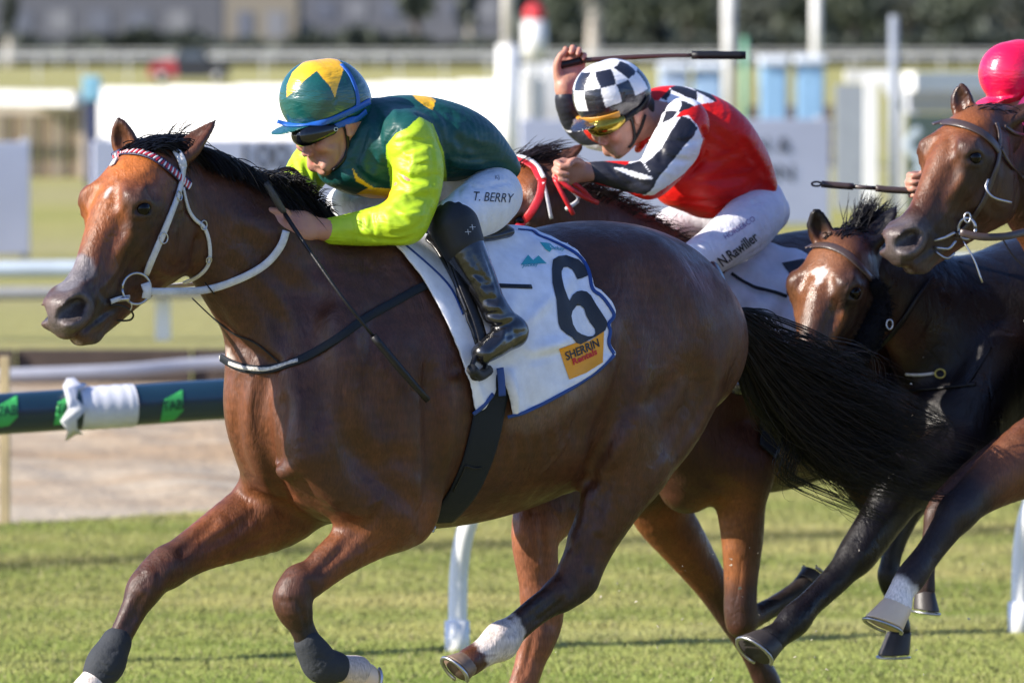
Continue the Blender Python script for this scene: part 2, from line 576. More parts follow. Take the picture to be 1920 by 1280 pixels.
def patch(name, outer, bvh, mat, parent, holes=(), off=0.006, step=8, thick=0.0, wob=None, dist=100.0, cols=None, smooth_it=0, mirror=None):
    """cloth or print cut to an outline and laid on a surface"""
    V, F = cdt(resample(outer, step), [resample(h, step) for h in holes], step)
    Pn = []; last = None; Nn = []
    for u, v in V:
        l, n = hit(bvh, u, v, dist)
        Pn.append(l); Nn.append(n)
    # fill misses with the nearest hit's distance
    okk = [i for i, p in enumerate(Pn) if p is not None]
    if not okk: return None
    O = V[okk]
    for i, p in enumerate(Pn):
        if p is None:
            j = okk[int(np.argmin(((O - V[i]) ** 2).sum(1)))]
            dd = (Pn[j] - CAMP) @ FWD
            Pn[i] = P(V[i][0], V[i][1], dd); Nn[i] = Nn[j]
    Pn = np.array(Pn); Nn = np.array(Nn)
    # smooth the laid cloth
    if smooth_it:
        E = set()
        for f in F:
            for a in range(len(f)): E.add((min(f[a], f[a - 1]), max(f[a], f[a - 1])))
        E = np.array(list(E))
        for _ in range(smooth_it):
            for arr in (Pn, Nn):
                A = np.zeros_like(arr); c = np.zeros(len(arr))
                for x in range(3):
                    A[:, x] = np.bincount(E[:, 0], arr[E[:, 1], x], len(arr)) + np.bincount(E[:, 1], arr[E[:, 0], x], len(arr))
                c = np.bincount(E[:, 0], minlength=len(arr)) + np.bincount(E[:, 1], minlength=len(arr))
                arr[:] = 0.5 * arr + 0.5 * A / np.maximum(c, 1)[:, None]
        Nn /= np.linalg.norm(Nn, axis=1)[:, None]
    o = off if wob is None else off + wob(V[:, 0], V[:, 1])
    Pn = Pn + Nn * np.asarray(o).reshape(-1, 1) if np.ndim(o) else Pn + Nn * o
    # orient towards the outside
    f0 = F[0]; nn = np.cross(Pn[f0[1]] - Pn[f0[0]], Pn[f0[2]] - Pn[f0[0]])
    if nn @ Nn[f0[0]] < 0: F = [f[::-1] for f in F]
    c = cols(V) if cols else None
    me = mesh_np(name, Pn, F, cols=c)
    ob = link(name, me, mat, parent)
    if thick:
        s = ob.modifiers.new('thick', 'SOLIDIFY'); s.thickness = thick; s.offset = -1
    ob['px'] = 0
    del ob['px']
    return ob, Pn, F, V

def band(name, pts, nrm, width, thick, mat, parent=None, closed=False):
    """strap with a rectangular, slightly rounded section"""
    pts = np.asarray(pts, float); n = len(pts)
    width = np.broadcast_to(width, (n,))
    T = np.gradient(pts, axis=0) if not closed else np.roll(pts, -1, 0) - np.roll(pts, 1, 0)
    T /= np.linalg.norm(T, axis=1)[:, None] + 1e-12
    nrm = np.asarray(nrm, float)
    if nrm.ndim == 1: nrm = np.tile(nrm, (n, 1))
    S = np.cross(T, nrm); S /= np.linalg.norm(S, axis=1)[:, None] + 1e-12
    U = np.cross(S, T)
    prof = [(-.5, 0), (-.5, .6), (-.38, 1), (.38, 1), (.5, .6), (.5, 0)]
    V = []; k = len(prof)
    for i in range(n):
        for a, b in prof:
            V.append(pts[i] + S[i] * a * width[i] + U[i] * b * thick)
    F = []
    for i in range(n if closed else n - 1):
        j = (i + 1) % n
        for q in range(k):
            r = (q + 1) % k
            F.append((i * k + q, i * k + r, j * k + r, j * k + q))
    if not closed:
        F.append(tuple(range(k))); F.append(tuple((n - 1) * k + q for q in range(k))[::-1])
    me = mesh_np(name, V, F)
    bm = bmesh.new(); bm.from_mesh(me); bmesh.ops.recalc_face_normals(bm, faces=bm.faces); bm.to_mesh(me); bm.free()
    return link(name, me, mat, parent)

def strap(name, px, bvh, width, mat, parent, off=0.002, thick=0.004, step=5, smooth_it=4, maxd=100.0, ret=False):
    q = catmull(px, 6); q = np.array(resample([tuple(x) for x in q], step, closed=False))
    Pn = []; Nn = []
    for u, v in q:
        l, n = hit(bvh, u, v, maxd); Pn.append(l); Nn.append(n)
    idx = [i for i, p in enumerate(Pn) if p is not None]
    if not idx: return None
    for i in range(len(q)):
        if Pn[i] is None:
            j = min(idx, key=lambda k: abs(k - i)); dd = (Pn[j] - CAMP) @ FWD
            Pn[i] = P(q[i][0], q[i][1], dd); Nn[i] = Nn[j]
    Pn = np.array(Pn); Nn = np.array(Nn)
    for _ in range(smooth_it):
        Nn[1:-1] = (Nn[:-2] + Nn[1:-1] * 2 + Nn[2:]) / 4
        Pn[1:-1] = (Pn[:-2] + Pn[1:-1] * 2 + Pn[2:]) / 4
    Nn /= np.linalg.norm(Nn, axis=1)[:, None]
    Pn = Pn + Nn * off
    o = band(name, Pn, Nn, width, thick, mat, parent)
    return (o, Pn, Nn) if ret else o

def tube_np(lines, radii, sides=5, cap=True):
    """several tubes in one mesh. lines list of (n,3); radii list of (n,) """
    Vs = []; Fs = []; base = 0
    for L, r in zip(lines, radii):
        L = np.asarray(L, float); n = len(L); r = np.broadcast_to(r, (n,))
        T = np.gradient(L, axis=0); T /= np.linalg.norm(T, axis=1)[:, None] + 1e-12
        ref = np.array([0.31, 0.22, 0.93]);
        if abs(T[0] @ ref) > 0.9: ref = np.array([0.9, -0.3, 0.1])
        S = np.cross(T, ref); S /= np.linalg.norm(S, axis=1)[:, None]; U = np.cross(T, S)
        an = np.arange(sides) / sides * 2 * math.pi
        ring = L[:, None] + r[:, None, None] * (np.cos(an)[None, :, None] * S[:, None] + np.sin(an)[None, :, None] * U[:, None])
        Vs.append(ring.reshape(-1, 3))
        i = np.arange(n - 1)[:, None] * sides; q = np.arange(sides)[None]; q2 = (q + 1) % sides
        F = np.stack([i + q, i + q2, i + sides + q2, i + sides + q], -1).reshape(-1, 4) + base
        Fs.append(F[:, ::-1]); base += n * sides
    return np.vstack(Vs), np.vstack(Fs)

def tube(name, pts, r, mat, parent=None, sides=10, sub=4):
    L = catmull(pts, sub) if sub > 1 else np.asarray(pts, float)
    rr = np.broadcast_to(np.asarray(r, float), (len(pts),))
    rr = np.interp(np.linspace(0, 1, len(L)), np.linspace(0, 1, len(pts)), rr)
    # closed ends
    V, F = tube_np([L], [rr], sides)
    F = [tuple(f) for f in F]; n = len(L)
    F.append(tuple(range(sides))); F.append(tuple((n - 1) * sides + q for q in range(sides))[::-1])
    return link(name, mesh_np(name, V, F), mat, parent)

def strands(name, lines, r0, mat, parent=None, kind=None, sides=3):
    lines = [np.asarray(l) for l in lines]
    rad = [np.linspace(1, 0.0, len(l)) ** 0.6 * (r0 if np.isscalar(r0) else r0[i]) + 0.0001 for i, l in enumerate(lines)]
    V, F = tube_np(lines, rad, sides)
    o = link(name, mesh_np(name, V, F), mat, parent)
    if kind: o['kind'] = kind
    return o

def boxm(bm, lo, hi, bev=0.0):
    lo = np.minimum(lo, hi); 
    return bm

def box(name, c, size, mat, parent=None, rotz=0.0, bev=0.0, smooth=False):
    bm = bmesh.new(); bmesh.ops.create_cube(bm, size=1)
    bmesh.ops.scale(bm, vec=Vector(size), verts=bm.verts)
    if bev: bmesh.ops.bevel(bm, geom=bm.edges[:], offset=bev, segments=2, affect='EDGES', profile=0.6)
    bmesh.ops.rotate(bm, cent=(0, 0, 0), matrix=Matrix.Rotation(rotz, 3, 'Z'), verts=bm.verts)
    bmesh.ops.translate(bm, vec=Vector(c), verts=bm.verts)
    me = bpy.data.meshes.new(name); bm.to_mesh(me); bm.free()
    return link(name, me, mat, parent)

def text_patch(name, txt, u, v, size, bvh, mat, parent, rot=0.0, off=0.008, sx=1.0, shear=0.0, bold=0.0, dist=100.0, plane=None):
    """flat lettering laid on a surface; (u,v) centre, size = capital height in px, rot degrees counter-clockwise"""
    cu = bpy.data.curves.new(name, 'FONT'); cu.body = txt; cu.size = 1.0; cu.align_x = 'CENTER'; cu.align_y = 'CENTER'
    cu.offset = bold; cu.resolution_u = 3
    ob = bpy.data.objects.new(name, cu); COL.objects.link(ob)
    dg = bpy.context.evaluated_depsgraph_get()
    me = bpy.data.meshes.new_from_object(ob.evaluated_get(dg))
    bpy.data.objects.remove(ob); bpy.data.curves.remove(cu)
    bm = bmesh.new(); bm.from_mesh(me)
    bmesh.ops.triangulate(bm, faces=bm.faces[:])
    sc = size / 0.7
    lim = 9.0 / sc
    for _ in range(4):
        es = [e for e in bm.edges if e.calc_length() > lim]
        if not es: break
        bmesh.ops.subdivide_edges(bm, edges=es, cuts=1); bmesh.ops.triangulate(bm, faces=bm.faces[:])
    c, s = math.cos(R(rot)), math.sin(R(rot))
    for vt in bm.verts:
        x = vt.co.x * sc * sx + vt.co.y * sc * shear; y = vt.co.y * sc
        uu = u + x * c - y * s; vv = v - (x * s + y * c)
        if plane is not None:
            vt.co = Vector(plane(uu, vv)); continue
        l, n = hit(bvh, uu, vv, dist)
        if l is None: l = P(uu, vv, 16.0); n = -FWD
        vt.co = Vector(l + n * off)
    bm.to_mesh(me); bm.free()
    me.materials.clear()
    return link(name, me, mat, parent)
MAT = {}
# ------------------------------------------------------------------ ground
def grass_ground():
    m, nt, b = new_mat('turf')
    g = nt.nodes.new('ShaderNodeTexCoord').outputs['Object']
    n1 = noise(nt, .55, 5, .6, vec=g, stretch=(.5, 1.6, 1)); n2 = noise(nt, 9, 5, .65, vec=g); n3 = noise(nt, .05, 3, .5, vec=g, stretch=(.2, 1.5, 1))
    c = mixc(nt, ramp(nt, n1, [(.35, 0), (.65, 1)]), (.25, .265, .07), (.38, .34, .12))
    c = mixc(nt, ramp(nt, n3, [(.4, 0), (.6, 1)]), c, (.34, .31, .14))
    c = mixc(nt, 1.0, c, ramp(nt, n2, [(.3, .65), (.7, 1.2)]), 'MULTIPLY')
    nt.links.new(c, b.inputs['Base Color']); setp(b, Roughness=.9, Specular_IOR_Level=.1)
    bump(nt, b, noise(nt, 40, 5, .7, vec=g), .7, .03)
    return m
MAT['turf'] = grass_ground()
me = mesh_np('ground', [(-600, -60, 0), (600, -60, 0), (600, 1600, 0), (-600, 1600, 0)], [(0, 1, 2, 3)])
tag(link('ground', me, MAT['turf']), kind='structure')

def sand_material():
    m, nt, b = new_mat('sand')
    g = nt.nodes.new('ShaderNodeTexCoord').outputs['Object']
    n1 = noise(nt, .9, 5, .6, vec=g, stretch=(.35, 1.3, 1)); n2 = noise(nt, 14, 5, .6, vec=g)
    c = mixc(nt, ramp(nt, n1, [(.38, 0), (.62, 1)]), (.33, .235, .145), (.42, .355, .265))
    c = mixc(nt, 1.0, c, ramp(nt, n2, [(.3, .82), (.7, 1.08)]), 'MULTIPLY')
    nt.links.new(c, b.inputs['Base Color']); setp(b, Roughness=.95, Specular_IOR_Level=.1)
    bump(nt, b, n2, .6, .04)
    return m
def strip(name, near, far, mat, z, nu=160, nv=60, amp=.0, seed=1, kind='structure'):
    """ground strip between two image lines given as (u0,v0,u1,v1)"""
    rs_ = np.random.RandomState(seed); V = []
    def gp(l, f):
        v = l[1] + (l[3] - l[1]) * f; u = l[0] + (l[2] - l[0]) * f
        return G(u, gd(v, z), z)
    A = gp(near, 0), gp(near, 1), gp(far, 0), gp(far, 1)
    ii, jj = np.meshgrid(np.linspace(0, 1, nu), np.linspace(0, 1, nv), indexing='ij')
    Pn = ((A[0] * (1 - ii[..., None]) + A[1] * ii[..., None]) * (1 - jj[..., None]) + (A[2] * (1 - ii[..., None]) + A[3] * ii[..., None]) * jj[..., None])
    X, Y = Pn[..., 0], Pn[..., 1]
    if amp:
        h = 0
        for k in range(26):
            a = rs_.rand() * math.pi; w = 2 + rs_.rand() * 16
            h = h + np.sin(X * w * math.cos(a) + Y * w * .6 * math.sin(a) + rs_.rand() * 6) * amp / (1 + w * .12)
        e = np.clip(np.minimum(jj, 1 - jj) * 14, 0, 1)
        for k in range(60):       # hoof prints
            cx = rs_.uniform(X.min(), X.max()); cy = rs_.uniform(Y.min() + .3, Y.max()); r2 = ((X - cx) / .10) ** 2 + ((Y - cy) / .14) ** 2
            h = h - .030 * np.exp(-r2) + .010 * np.exp(-(np.sqrt(r2) - 1.7) ** 2 * 3)
        Pn[..., 2] = z + (.03 + (h + amp * .2) * .8) * e
    F = [(i * nv + j, (i + 1) * nv + j, (i + 1) * nv + j + 1, i * nv + j + 1) for i in range(nu - 1) for j in range(nv - 1)]
    V = Pn.reshape(-1, 3)
    o = link(name, mesh_np(name, V, F), mat)
    return tag(o, kind=kind)
strip('sand_track', (-500, 1012, 2600, 838), (-500, 722, 2600, 708), sand_material(), .004, amp=.009)

# ---- blades of grass
def blades():
    r = np.random.RandomState(11); n = 620000
    lo, hi = 15.8, 30.5
    d = lo + (hi - lo) * r.rand(n) ** 1.25
    u = r.uniform(-90, 2010, n); x = (u - 960) / FPX * d
    v = 82 + FPX * CAM_H / d
    edge = 984 - (u) * (984 - 876) / 1920 * 1.0
    keep = v > edge + 2 + r.normal(size=n) * 3
    x, d, u, v = x[keep], d[keep], u[keep], v[keep]; n = len(x)
    def nz(k, sx, sy, seed):
        q = np.random.RandomState(seed); s = 0
        for _ in range(k):
            a, b_, c = q.normal() * sx, q.normal() * sy, q.rand() * 6.28
            s = s + np.sin(x * a + d * b_ + c)
        return s / math.sqrt(k)
    band_ = nz(8, .9, 3.2, 3); fine = nz(10, 9, 14, 4); clump = nz(8, 22, 30, 9)
    ridge = np.exp(-((v - (1210 - (u - 1000) * .045)) / 9) ** 2) * (u > 900)
    h = (.015 + .008 * r.rand(n)) * (1 + .18 * fine + .15 * np.clip(clump, -1, 1.5)) + ridge * .016
    h = np.clip(h, .008, .05)
    w = .0026 + .0012 * r.rand(n); yaw = r.rand(n) * math.pi; lean = r.normal(size=(n, 2)) * .7
    dx, dy = np.cos(yaw) * w, np.sin(yaw) * w
    z0 = 0 * x
    V = np.stack([np.stack([x - dx, d - dy, z0], 1), np.stack([x + dx, d + dy, z0], 1), np.stack([x + lean[:, 0] * h, d + lean[:, 1] * h, h], 1)], 1).reshape(-1, 3)
    F = np.arange(n)[:, None] * 3 + np.array([0, 1, 2])
    t = np.clip(.5 + .34 * band_ + .12 * fine + .06 * r.normal(size=n), 0, 1)[:, None]
    near = np.clip((v - 1120) / 120, 0, 1)[:, None]
    shadow_stripe = np.exp(-((v - np.where(u < 420, 1066 - u * .05, 1040 - (u - 420) * .028)) / 9) ** 2)[:, None]
    C = (1 - t) * np.array([.28, .36, .085]) + t * np.array([.62, .57, .22])
    C = C * (1 - .35 * near) + np.array([.26, .46, .07]) * .35 * near
    C = C * (1 - .75 * shadow_stripe) + np.array([.06, .075, .035]) * .75 * shadow_stripe  # dark shadow line across the turf, painted into the blade colour
    C = C * (1 - .5 * ridge[:, None]) + np.array([.5, .5, .22]) * .5 * ridge[:, None]
    dry = (r.rand(n) < .06)[:, None]
    C = np.where(dry, np.array([.62, .55, .30]), C) * (0.9 + .2 * r.rand(n)[:, None])
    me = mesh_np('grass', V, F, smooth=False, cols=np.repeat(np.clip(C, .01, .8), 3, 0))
    m, nt, b = new_mat('grass_blade')
    at = N(nt, 'ShaderNodeAttribute'); at.attribute_name = 'col'
    nt.links.new(at.outputs['Color'], b.inputs['Base Color']); setp(b, Roughness=.8, Specular_IOR_Level=.1)
    tr = nt.nodes.new('ShaderNodeBsdfTranslucent'); nt.links.new(at.outputs['Color'], tr.inputs[0])
    gn = nt.nodes.new('ShaderNodeNewGeometry'); vm = nt.nodes.new('ShaderNodeVectorMath'); vm.operation = 'MULTIPLY_ADD'; nt.links.new(gn.outputs['Normal'], vm.inputs[0]); vm.inputs[1].default_value = (.2, .2, .2); vm.inputs[2].default_value = (0, 0, 1)
    vn = nt.nodes.new('ShaderNodeVectorMath'); vn.operation = 'NORMALIZE'; nt.links.new(vm.outputs[0], vn.inputs[0]); nt.links.new(vn.outputs[0], b.inputs['Normal'])
    mx = nt.nodes.new('ShaderNodeMixShader'); mx.inputs[0].default_value = .25
    out = [q for q in nt.nodes if q.type == 'OUTPUT_MATERIAL'][0]
    nt.links.new(b.outputs[0], mx.inputs[1]); nt.links.new(tr.outputs[0], mx.inputs[2]); nt.links.new(mx.outputs[0], out.inputs[0])
    tag(link('grass', me, m), kind='stuff')
blades()

# ------------------------------------------------------------------ paints
MB = {}
def mm(k, c, r=.6, **kw):
    if k not in MB: MB[k] = simple(k, c, r, **kw)
    return MB[k]
white = mm('white_paint', (.78, .78, .76), .5, var=.15, vscale=2)
offw = mm('weathered_white', (.62, .62, .60), .6, var=.3, vscale=3)
grey = mm('grey_board', (.55, .57, .70), .6, var=.15, vscale=1)
wood = mm('dark_timber', (.065, .045, .035), .85, var=.5, vscale=5, bmp=.6, bscale=20)
woodl = mm('pale_timber', (.46, .36, .20), .8, var=.3, vscale=8, bmp=.4, bscale=60)
tealr = mm('rail_navy', (.010, .035, .060), .30, var=.25, vscale=4, coat=.4)
green = mm('logo_green', (.05, .42, .10), .5)

def quad_box(name, p0, p1, w, z0, z1, mat, parent=None, bev=.01):
    """upright board between ground points p0 and p1, thickness w"""
    p0 = np.asarray(p0, float); p1 = np.asarray(p1, float); c = (p0 + p1) / 2; L = np.linalg.norm((p1 - p0)[:2])
    return box(name, (c[0], c[1], (z0 + z1) / 2), (L, w, z1 - z0), mat, parent, rotz=math.atan2(p1[1] - p0[1], p1[0] - p0[0]), bev=bev)
def zt(v, d): return CAM_H - (v - 82) / FPX * d      # height seen at row v, distance d

# ---- the running rail with its bent posts
rail = empty('running_rail', G(300, 20.7), 'navy and green padded running rail with white bent posts beside the turf', 'rail')
def rd(u): return 20.5 + (u / 1910) * 1.15
rc = [P(u, 776 - u * .066 if u < 500 else 743 - (u - 500) * .045, rd(u)) for u in (-260, 0, 200, 420, 700, 1000, 1400, 1800, 2200)]
L = catmull(rc, 6); V, F = tube_np([L], [np.full(len(L), .066)], 24)
link('rail_tube', mesh_np('rail_tube', V, F), tealr, rail)
BV_R = bvh_arr(V, F)
for (u0, v0) in ((857, 1225), (1912, 1190), (-205, 1256)):
    d0 = gd(v0); dr = rd(u0)
    pts = [P(u0, v0 + 10, d0), P(u0 + 1, v0 - 60, d0), P(u0 + 3, v0 - 150, d0), P(u0 + 12, v0 - 215, d0 - .02), P(u0 + 28, v0 - 268, d0 - .04), P(u0 + 40, v0 - 340, d0 - .08), P(u0 + 34, v0 - 420, d0 - .08), P(u0 + 20, v0 - 490, dr)]
    pp_ = tube('post', pts, .031, white, rail, sides=16, sub=6)
    tube('post_sleeve', [P(u0, v0 + 12, d0), P(u0, v0 - 62, d0)], .041, white, rail, sides=16, sub=1)
for (cu, cv, s) in ((12, 773, 1), (122, 768, 1), (322, 762, 1), (520, 750, 1), (-110, 780, 1)):
    patch('logo_flag', [(cu - 22, cv + 28), (cu - 14, cv - 14), (cu + 20, cv - 31), (cu + 21, cv + 8), (cu + 4, cv + 24)], BV_R, green, rail, off=.003, step=8)
    text_patch('rail_lettering', 'TAB', cu + 1, cv - 2, 17, BV_R, MB.setdefault('dark_green', simple('dark_green', (.006, .06, .03), .5)), rail, rot=6, off=.006, sx=.85, bold=.02)
wr = [P(u, 776 - u * .066, rd(u)) for u in (146, 170, 200, 230, 249)]
Lw = catmull(wr, 6); rr_ = .070 + .0008 * np.sin(np.arange(len(Lw)) * 1.3); Vw, Fw = tube_np([Lw], [rr_], 24)
link('tape_wrap', mesh_np('tape_wrap', Vw, Fw), mm('white_tape', (.66, .67, .72), .45, bmp=.5, bscale=25, var=.2), rail)
rs9 = np.random.RandomState(2)
f_ = Field() if False else None
tp = []
for k in range(9):
    a = -1.2 + k * .42
    tp.append((a, .080 + .014 * rs9.rand(), 138 + 18 * rs9.rand() - 9 * abs(math.sin(k))))
V = []; F = []
for k, (a, r_, u_) in enumerate(tp):
    for q, du in enumerate((-14, 0, 13)):
        c = P(u_ + du + 6 * math.sin(k * 2 + q), 776 - u_ * .066, rd(u_)); rr2 = r_ + (.018 if q == 0 else 0) * (rs9.rand() + .4)
        V.append(c + np.array([0, -1, 0]) * rr2 * math.cos(a) + np.array([0, 0, 1]) * rr2 * math.sin(a))
for k in range(8):
    for q in range(2): F.append((k * 3 + q, k * 3 + q + 1, (k + 1) * 3 + q + 1, (k + 1) * 3 + q))
o = link('torn_tape', mesh_np('torn_tape', V, F), MB['white_tape'], rail); s = o.modifiers.new('t', 'SOLIDIFY'); s.thickness = .003

# ---- timber peg, kerb, low rail behind the sand
pg = quad_box('marker_post', G(-2, gd(986)), G(17, gd(986)), .04, 0, zt(668, gd(986)), woodl, None, .004)
tag(pg, 'narrow pale timber post at the sand edge on the far left', 'post')
kb = empty('timber_kerb', G(200, 37.6), 'long dark timber kerb behind the sand track', 'kerb')
for i in range(-2, 8):
    a = G(-300 + i * 330, 37.6 + .04 * i); b_ = G(-300 + i * 330 + 326, 37.6 + .04 * i)
    quad_box('plank', a, b_, .08, 0, .205, wood, kb, .01)
lr = empty('low_rail', G(200, 35), 'low weathered white plastic rail in front of the dark kerb', 'rail')
tube('rail_tube', [P(-300, 712, 34.5), P(20, 703, 34.5), P(230, 695, 34.6), P(420, 680, 34.8), P(1000, 655, 35), P(2300, 640, 36)], .037, mm('dull_white', (.36, .37, .42), .6), lr)
for u in (-120, 560, 1240, 1920): tube('post', [P(u, 720, 34.7), G(u, 34.7)], .03, MB['dull_white'], lr, sub=1)

# ---- two-rail fence beyond
fr = empty('rail_fence', G(300, 43), 'white two bar rail fence standing in the middle distance', 'fence')
dF = gd(640)
for (v0, v1, r_) in ((489, 517, .055), (537, 560, .045)):
    tube('rail_bar', [P(-400, (v0 + v1) / 2 + 4, dF), P(500, (v0 + v1) / 2 - 2, dF), P(2400, (v0 + v1) / 2 - 16, dF + .8)], r_, mm('pale_blue_white', (.42, .49, .56), .5) if v0 < 500 else mm('grey_bar', (.25, .255, .26), .6), fr)
for u in (-420, 305, 1030, 1755): quad_box('post', G(u - 14, dF + .1), G(u + 14, dF + .1), .08, 0, zt(492, dF), white, fr)

# ---- low hedge of weeds under the fence
# ---- sign boards
def board(name, u0, u1, v0, v1, yaw, label, texts=(), legs=True, mat=None):
    d = gd(v1); c = G((u0 + u1) / 2, d); w = (u1 - u0) / FPX * d / max(.3, math.cos(R(yaw)))
    ob = empty('sign_board', c, label, 'sign')
    dr = np.array([math.cos(R(yaw)), math.sin(R(yaw)), 0])
    quad_box('panel', c - dr * w / 2, c + dr * w / 2, .06, .04, zt(v0, d), mat or grey, ob)
    for s in (-.47, .47): quad_box('frame_post', c + dr * (w * s - .04) + [0, .08, 0], c + dr * (w * s + .04) + [0, .08, 0], .06, 0, zt(v0, d) + .03, offw, ob)
    nrm = np.array([dr[1], -dr[0], 0]); cc_ = c + nrm * .036
    for (t, u, v, s, k) in texts:
        def pl(uu, vv):
            r = ray(uu, vv); lam = np.dot(cc_ - CAMP, nrm) / np.dot(r, nrm); return CAMP + r * lam
        text_patch('lettering', t, u, v, s, None, mm('sign_ink', (.07, .075, .10), .6), ob, plane=pl, sx=k, bold=.02)
    return ob
board('s', -230, 52, 266, 486, 14, 'plain lavender grey board at the left edge, beyond the grass')
board('s', 178, 800, 262, 500, 14, 'wide grey sign board with dark figures behind the head of the leading horse', [('100', 494, 296, 50, .95)])
board('s', 975, 1558, 224, 428, 14, 'large pale sign board with two lines of dark letters, behind the jockey in red', [('RAN EN &', 1385, 273, 28, 1.1), ('TON ON', 1395, 326, 30, 1.1)])
# ---- white wall facing the sun
wl = empty('white_wall', G(500, 100), 'long bright white panel wall catching the sun behind the green capped jockey', 'wall')
W0 = G(188, 108); W1 = G(1010, 100)
for i in range(6):
    a = W0 + (W1 - W0) * (i / 6 + .002); b_ = W0 + (W1 - W0) * ((i + 1) / 6 - .002)
    quad_box('panel', a, b_, .12, 0, 1.26 + .032 * i, mm('bright_white', (.66, .66, .66), .6, var=.08), wl)
    quad_box('panel_joint', b_ - (W1 - W0) * .001, b_ + (W1 - W0) * .005, .16, 0, 1.28 + .032 * i, offw, wl, .005)
ob = empty('barrier_post', G(172, 90), 'navy post with a pale blue cap beside the white wall', 'post')
quad_box('post', G(160, 90), G(184, 90), .12, 0, zt(190, 90), mm('navy_post', (.03, .04, .10), .5), ob); quad_box('cap', G(156, 90), G(190, 90), .2, zt(190, 90), zt(143, 90), mm('sky_blue', (.20, .42, .55), .5), ob, .04)
# ---- timber starting pen at the left
pn = empty('timber_pen', G(80, 96), 'weathered timber stall with a white top beam at the far left', 'pen')
dP = gd(332)
quad_box('top_beam', G(-200, dP + 5), G(162, dP - 2), .4, zt(198, dP), zt(170, dP), offw, pn, .03)
r7 = np.random.RandomState(7)
for i in range(19):
    u = -190 + i * 18.2
    quad_box('slat', G(u, dP - .3), G(u + 15, dP - .3), .06, 0, zt(200, dP), mm('slat_%s' % ('brown', 'grey', 'dark')[i % 3], ((.22, .155, .115), (.26, .215, .18), (.10, .075, .06))[i % 3], .85), pn)
quad_box('post', G(150, dP - .5), G(168, dP - .5), .15, 0, zt(190, dP), mm('buff_post', (.50, .43, .33), .7), pn)
quad_box('lintel', G(-190, dP - .7), G(140, dP - .7), .08, zt(214, dP), zt(200, dP), MB['buff_post'], pn)
# ---- tall posts
def pole(u, d, r0, r1, mat, label, v_top=-120, split=None, mat2=None):
    ob = empty('pole', G(u, d), label, 'pole')
    if split: 
        tube('base', [G(u, d), P(u, split, d)], [r0, r0], mat, ob, sub=1); tube('shaft', [P(u, split, d), P(u, v_top, d)], [r1, r1], mat2, ob, sub=1)
    else: tube('shaft', [G(u, d), P(u, v_top, d)], [r0, r1], mat, ob, sub=1)
    tube('foot_plate', [G(u, d, .0), G(u, d, .04)], r0 * 1.6, offw, ob, sub=1)
    return ob
pole(953, 95, .17, .10, white, 'thick white post with a thinner buff upper part, between the two jockeys', split=85, mat2=mm('buff', (.48, .46, .42), .6))
pole(1367, 130, .13, .13, offw, 'pale grey pole rising behind the raised whip', v_top=-100)
pole(1530, 190, .15, .14, white, 'slim white pole right of the blue bins')
pole(1397, 105, .06, .05, mm('green_pole', (.16, .36, .24), .6), 'thin green pole just left of the blue bins', v_top=70)
# ---- blue bins behind the large board
def bin_(u0, u1, v0, v1, lab, c=(.24, .42, .62)):
    d = gd(v1) * .62; ob = empty('bin', G((u0 + u1) / 2, d), lab, 'bin', 'blue bins beyond the sign')
    top = zt(v0, d)
    quad_box('body', G(u0, d), G(u1, d), .7, .05, top - .15, mm('bin_blue_%d' % int(c[0] * 100), c, .5), ob, .05)
    quad_box('lid', G(u0 - 3, d - .05), G(u1 + 3, d - .05), .8, top - .15, top, mm('lid_white', (.66, .72, .80), .5), ob, .05)
    for s in (.25, .75): tube('wheel', [G(u0 + (u1 - u0) * s, d - .42, .1), G(u0 + (u1 - u0) * s + 4, d - .42, .1)], .1, mm('rubber', (.03, .03, .03), .8), ob, sub=1, sides=14)
bin_(1236, 1290, 118, 222, 'pale blue wheeled bin just right of the checkered cap', (.40, .50, .66))
bin_(1300, 1352, 116, 222, 'blue wheeled bin left of the grey pole', (.30, .44, .62))
bin_(1425, 1474, 106, 222, 'blue bin with a white lid, left of the rightmost pair')
bin_(1492, 1543, 104, 222, 'blue bin with a white lid, rightmost of the row')
for u0, u1, lb in ((1404, 1421, 'dark olive crate left of the bin pair'), (1476, 1490, 'brown crate wedged between the two rightmost bins'), (1546, 1562, 'dark brown crate at the right end of the bins')):
    d = 104; ob = empty('crate', G((u0 + u1) / 2, d), lb, 'crate')
    for k in range(4): quad_box('slat', G(u0, d), G(u1, d), .4, .03 + k * .25, .24 + k * .25, mm('crate_brown', (.10, .07, .055), .8), ob)
# ---- white frames between the column and jockey in red
for k, (u0, u1, v0, v1) in enumerate(((976, 1006, 122, 238), (1012, 1060, 118, 236))):
    d = 100 + k * 4; ob = empty('white_cabinet', G((u0 + u1) / 2, d), ['narrow white cabinet right of the thick white post', 'wider white cabinet beneath the raised fist'][k], 'cabinet')
    quad_box('case', G(u0, d), G(u1, d), .4, 0, zt(v0, d), white, ob, .03); quad_box('panel', G(u0 + 5, d - .22), G(u1 - 5, d - .22), .03, .2, zt(v0, d) - .12, offw, ob)
# ---- marker with a red ball
ob = empty('furlong_marker', G(1000, 150), 'white course marker post with a red ball top', 'marker')
tube('shaft', [G(1002, 150), P(1002, 88, 150)], .12, offw, ob, sub=1); tube('drum', [P(1002, 112, 150), P(1002, 40, 150)], [.30, .27], white, ob, sub=1, sides=18)
bm = bmesh.new(); bmesh.ops.create_uvsphere(bm, u_segments=20, v_segments=12, radius=.24); me = bpy.data.meshes.new('ball'); bm.to_mesh(me); bm.free()
bl = link('ball', me, mm('red_paint', (.60, .03, .04), .5), ob); bl.location = Vector(P(1002, 26, 150)) - ob.location
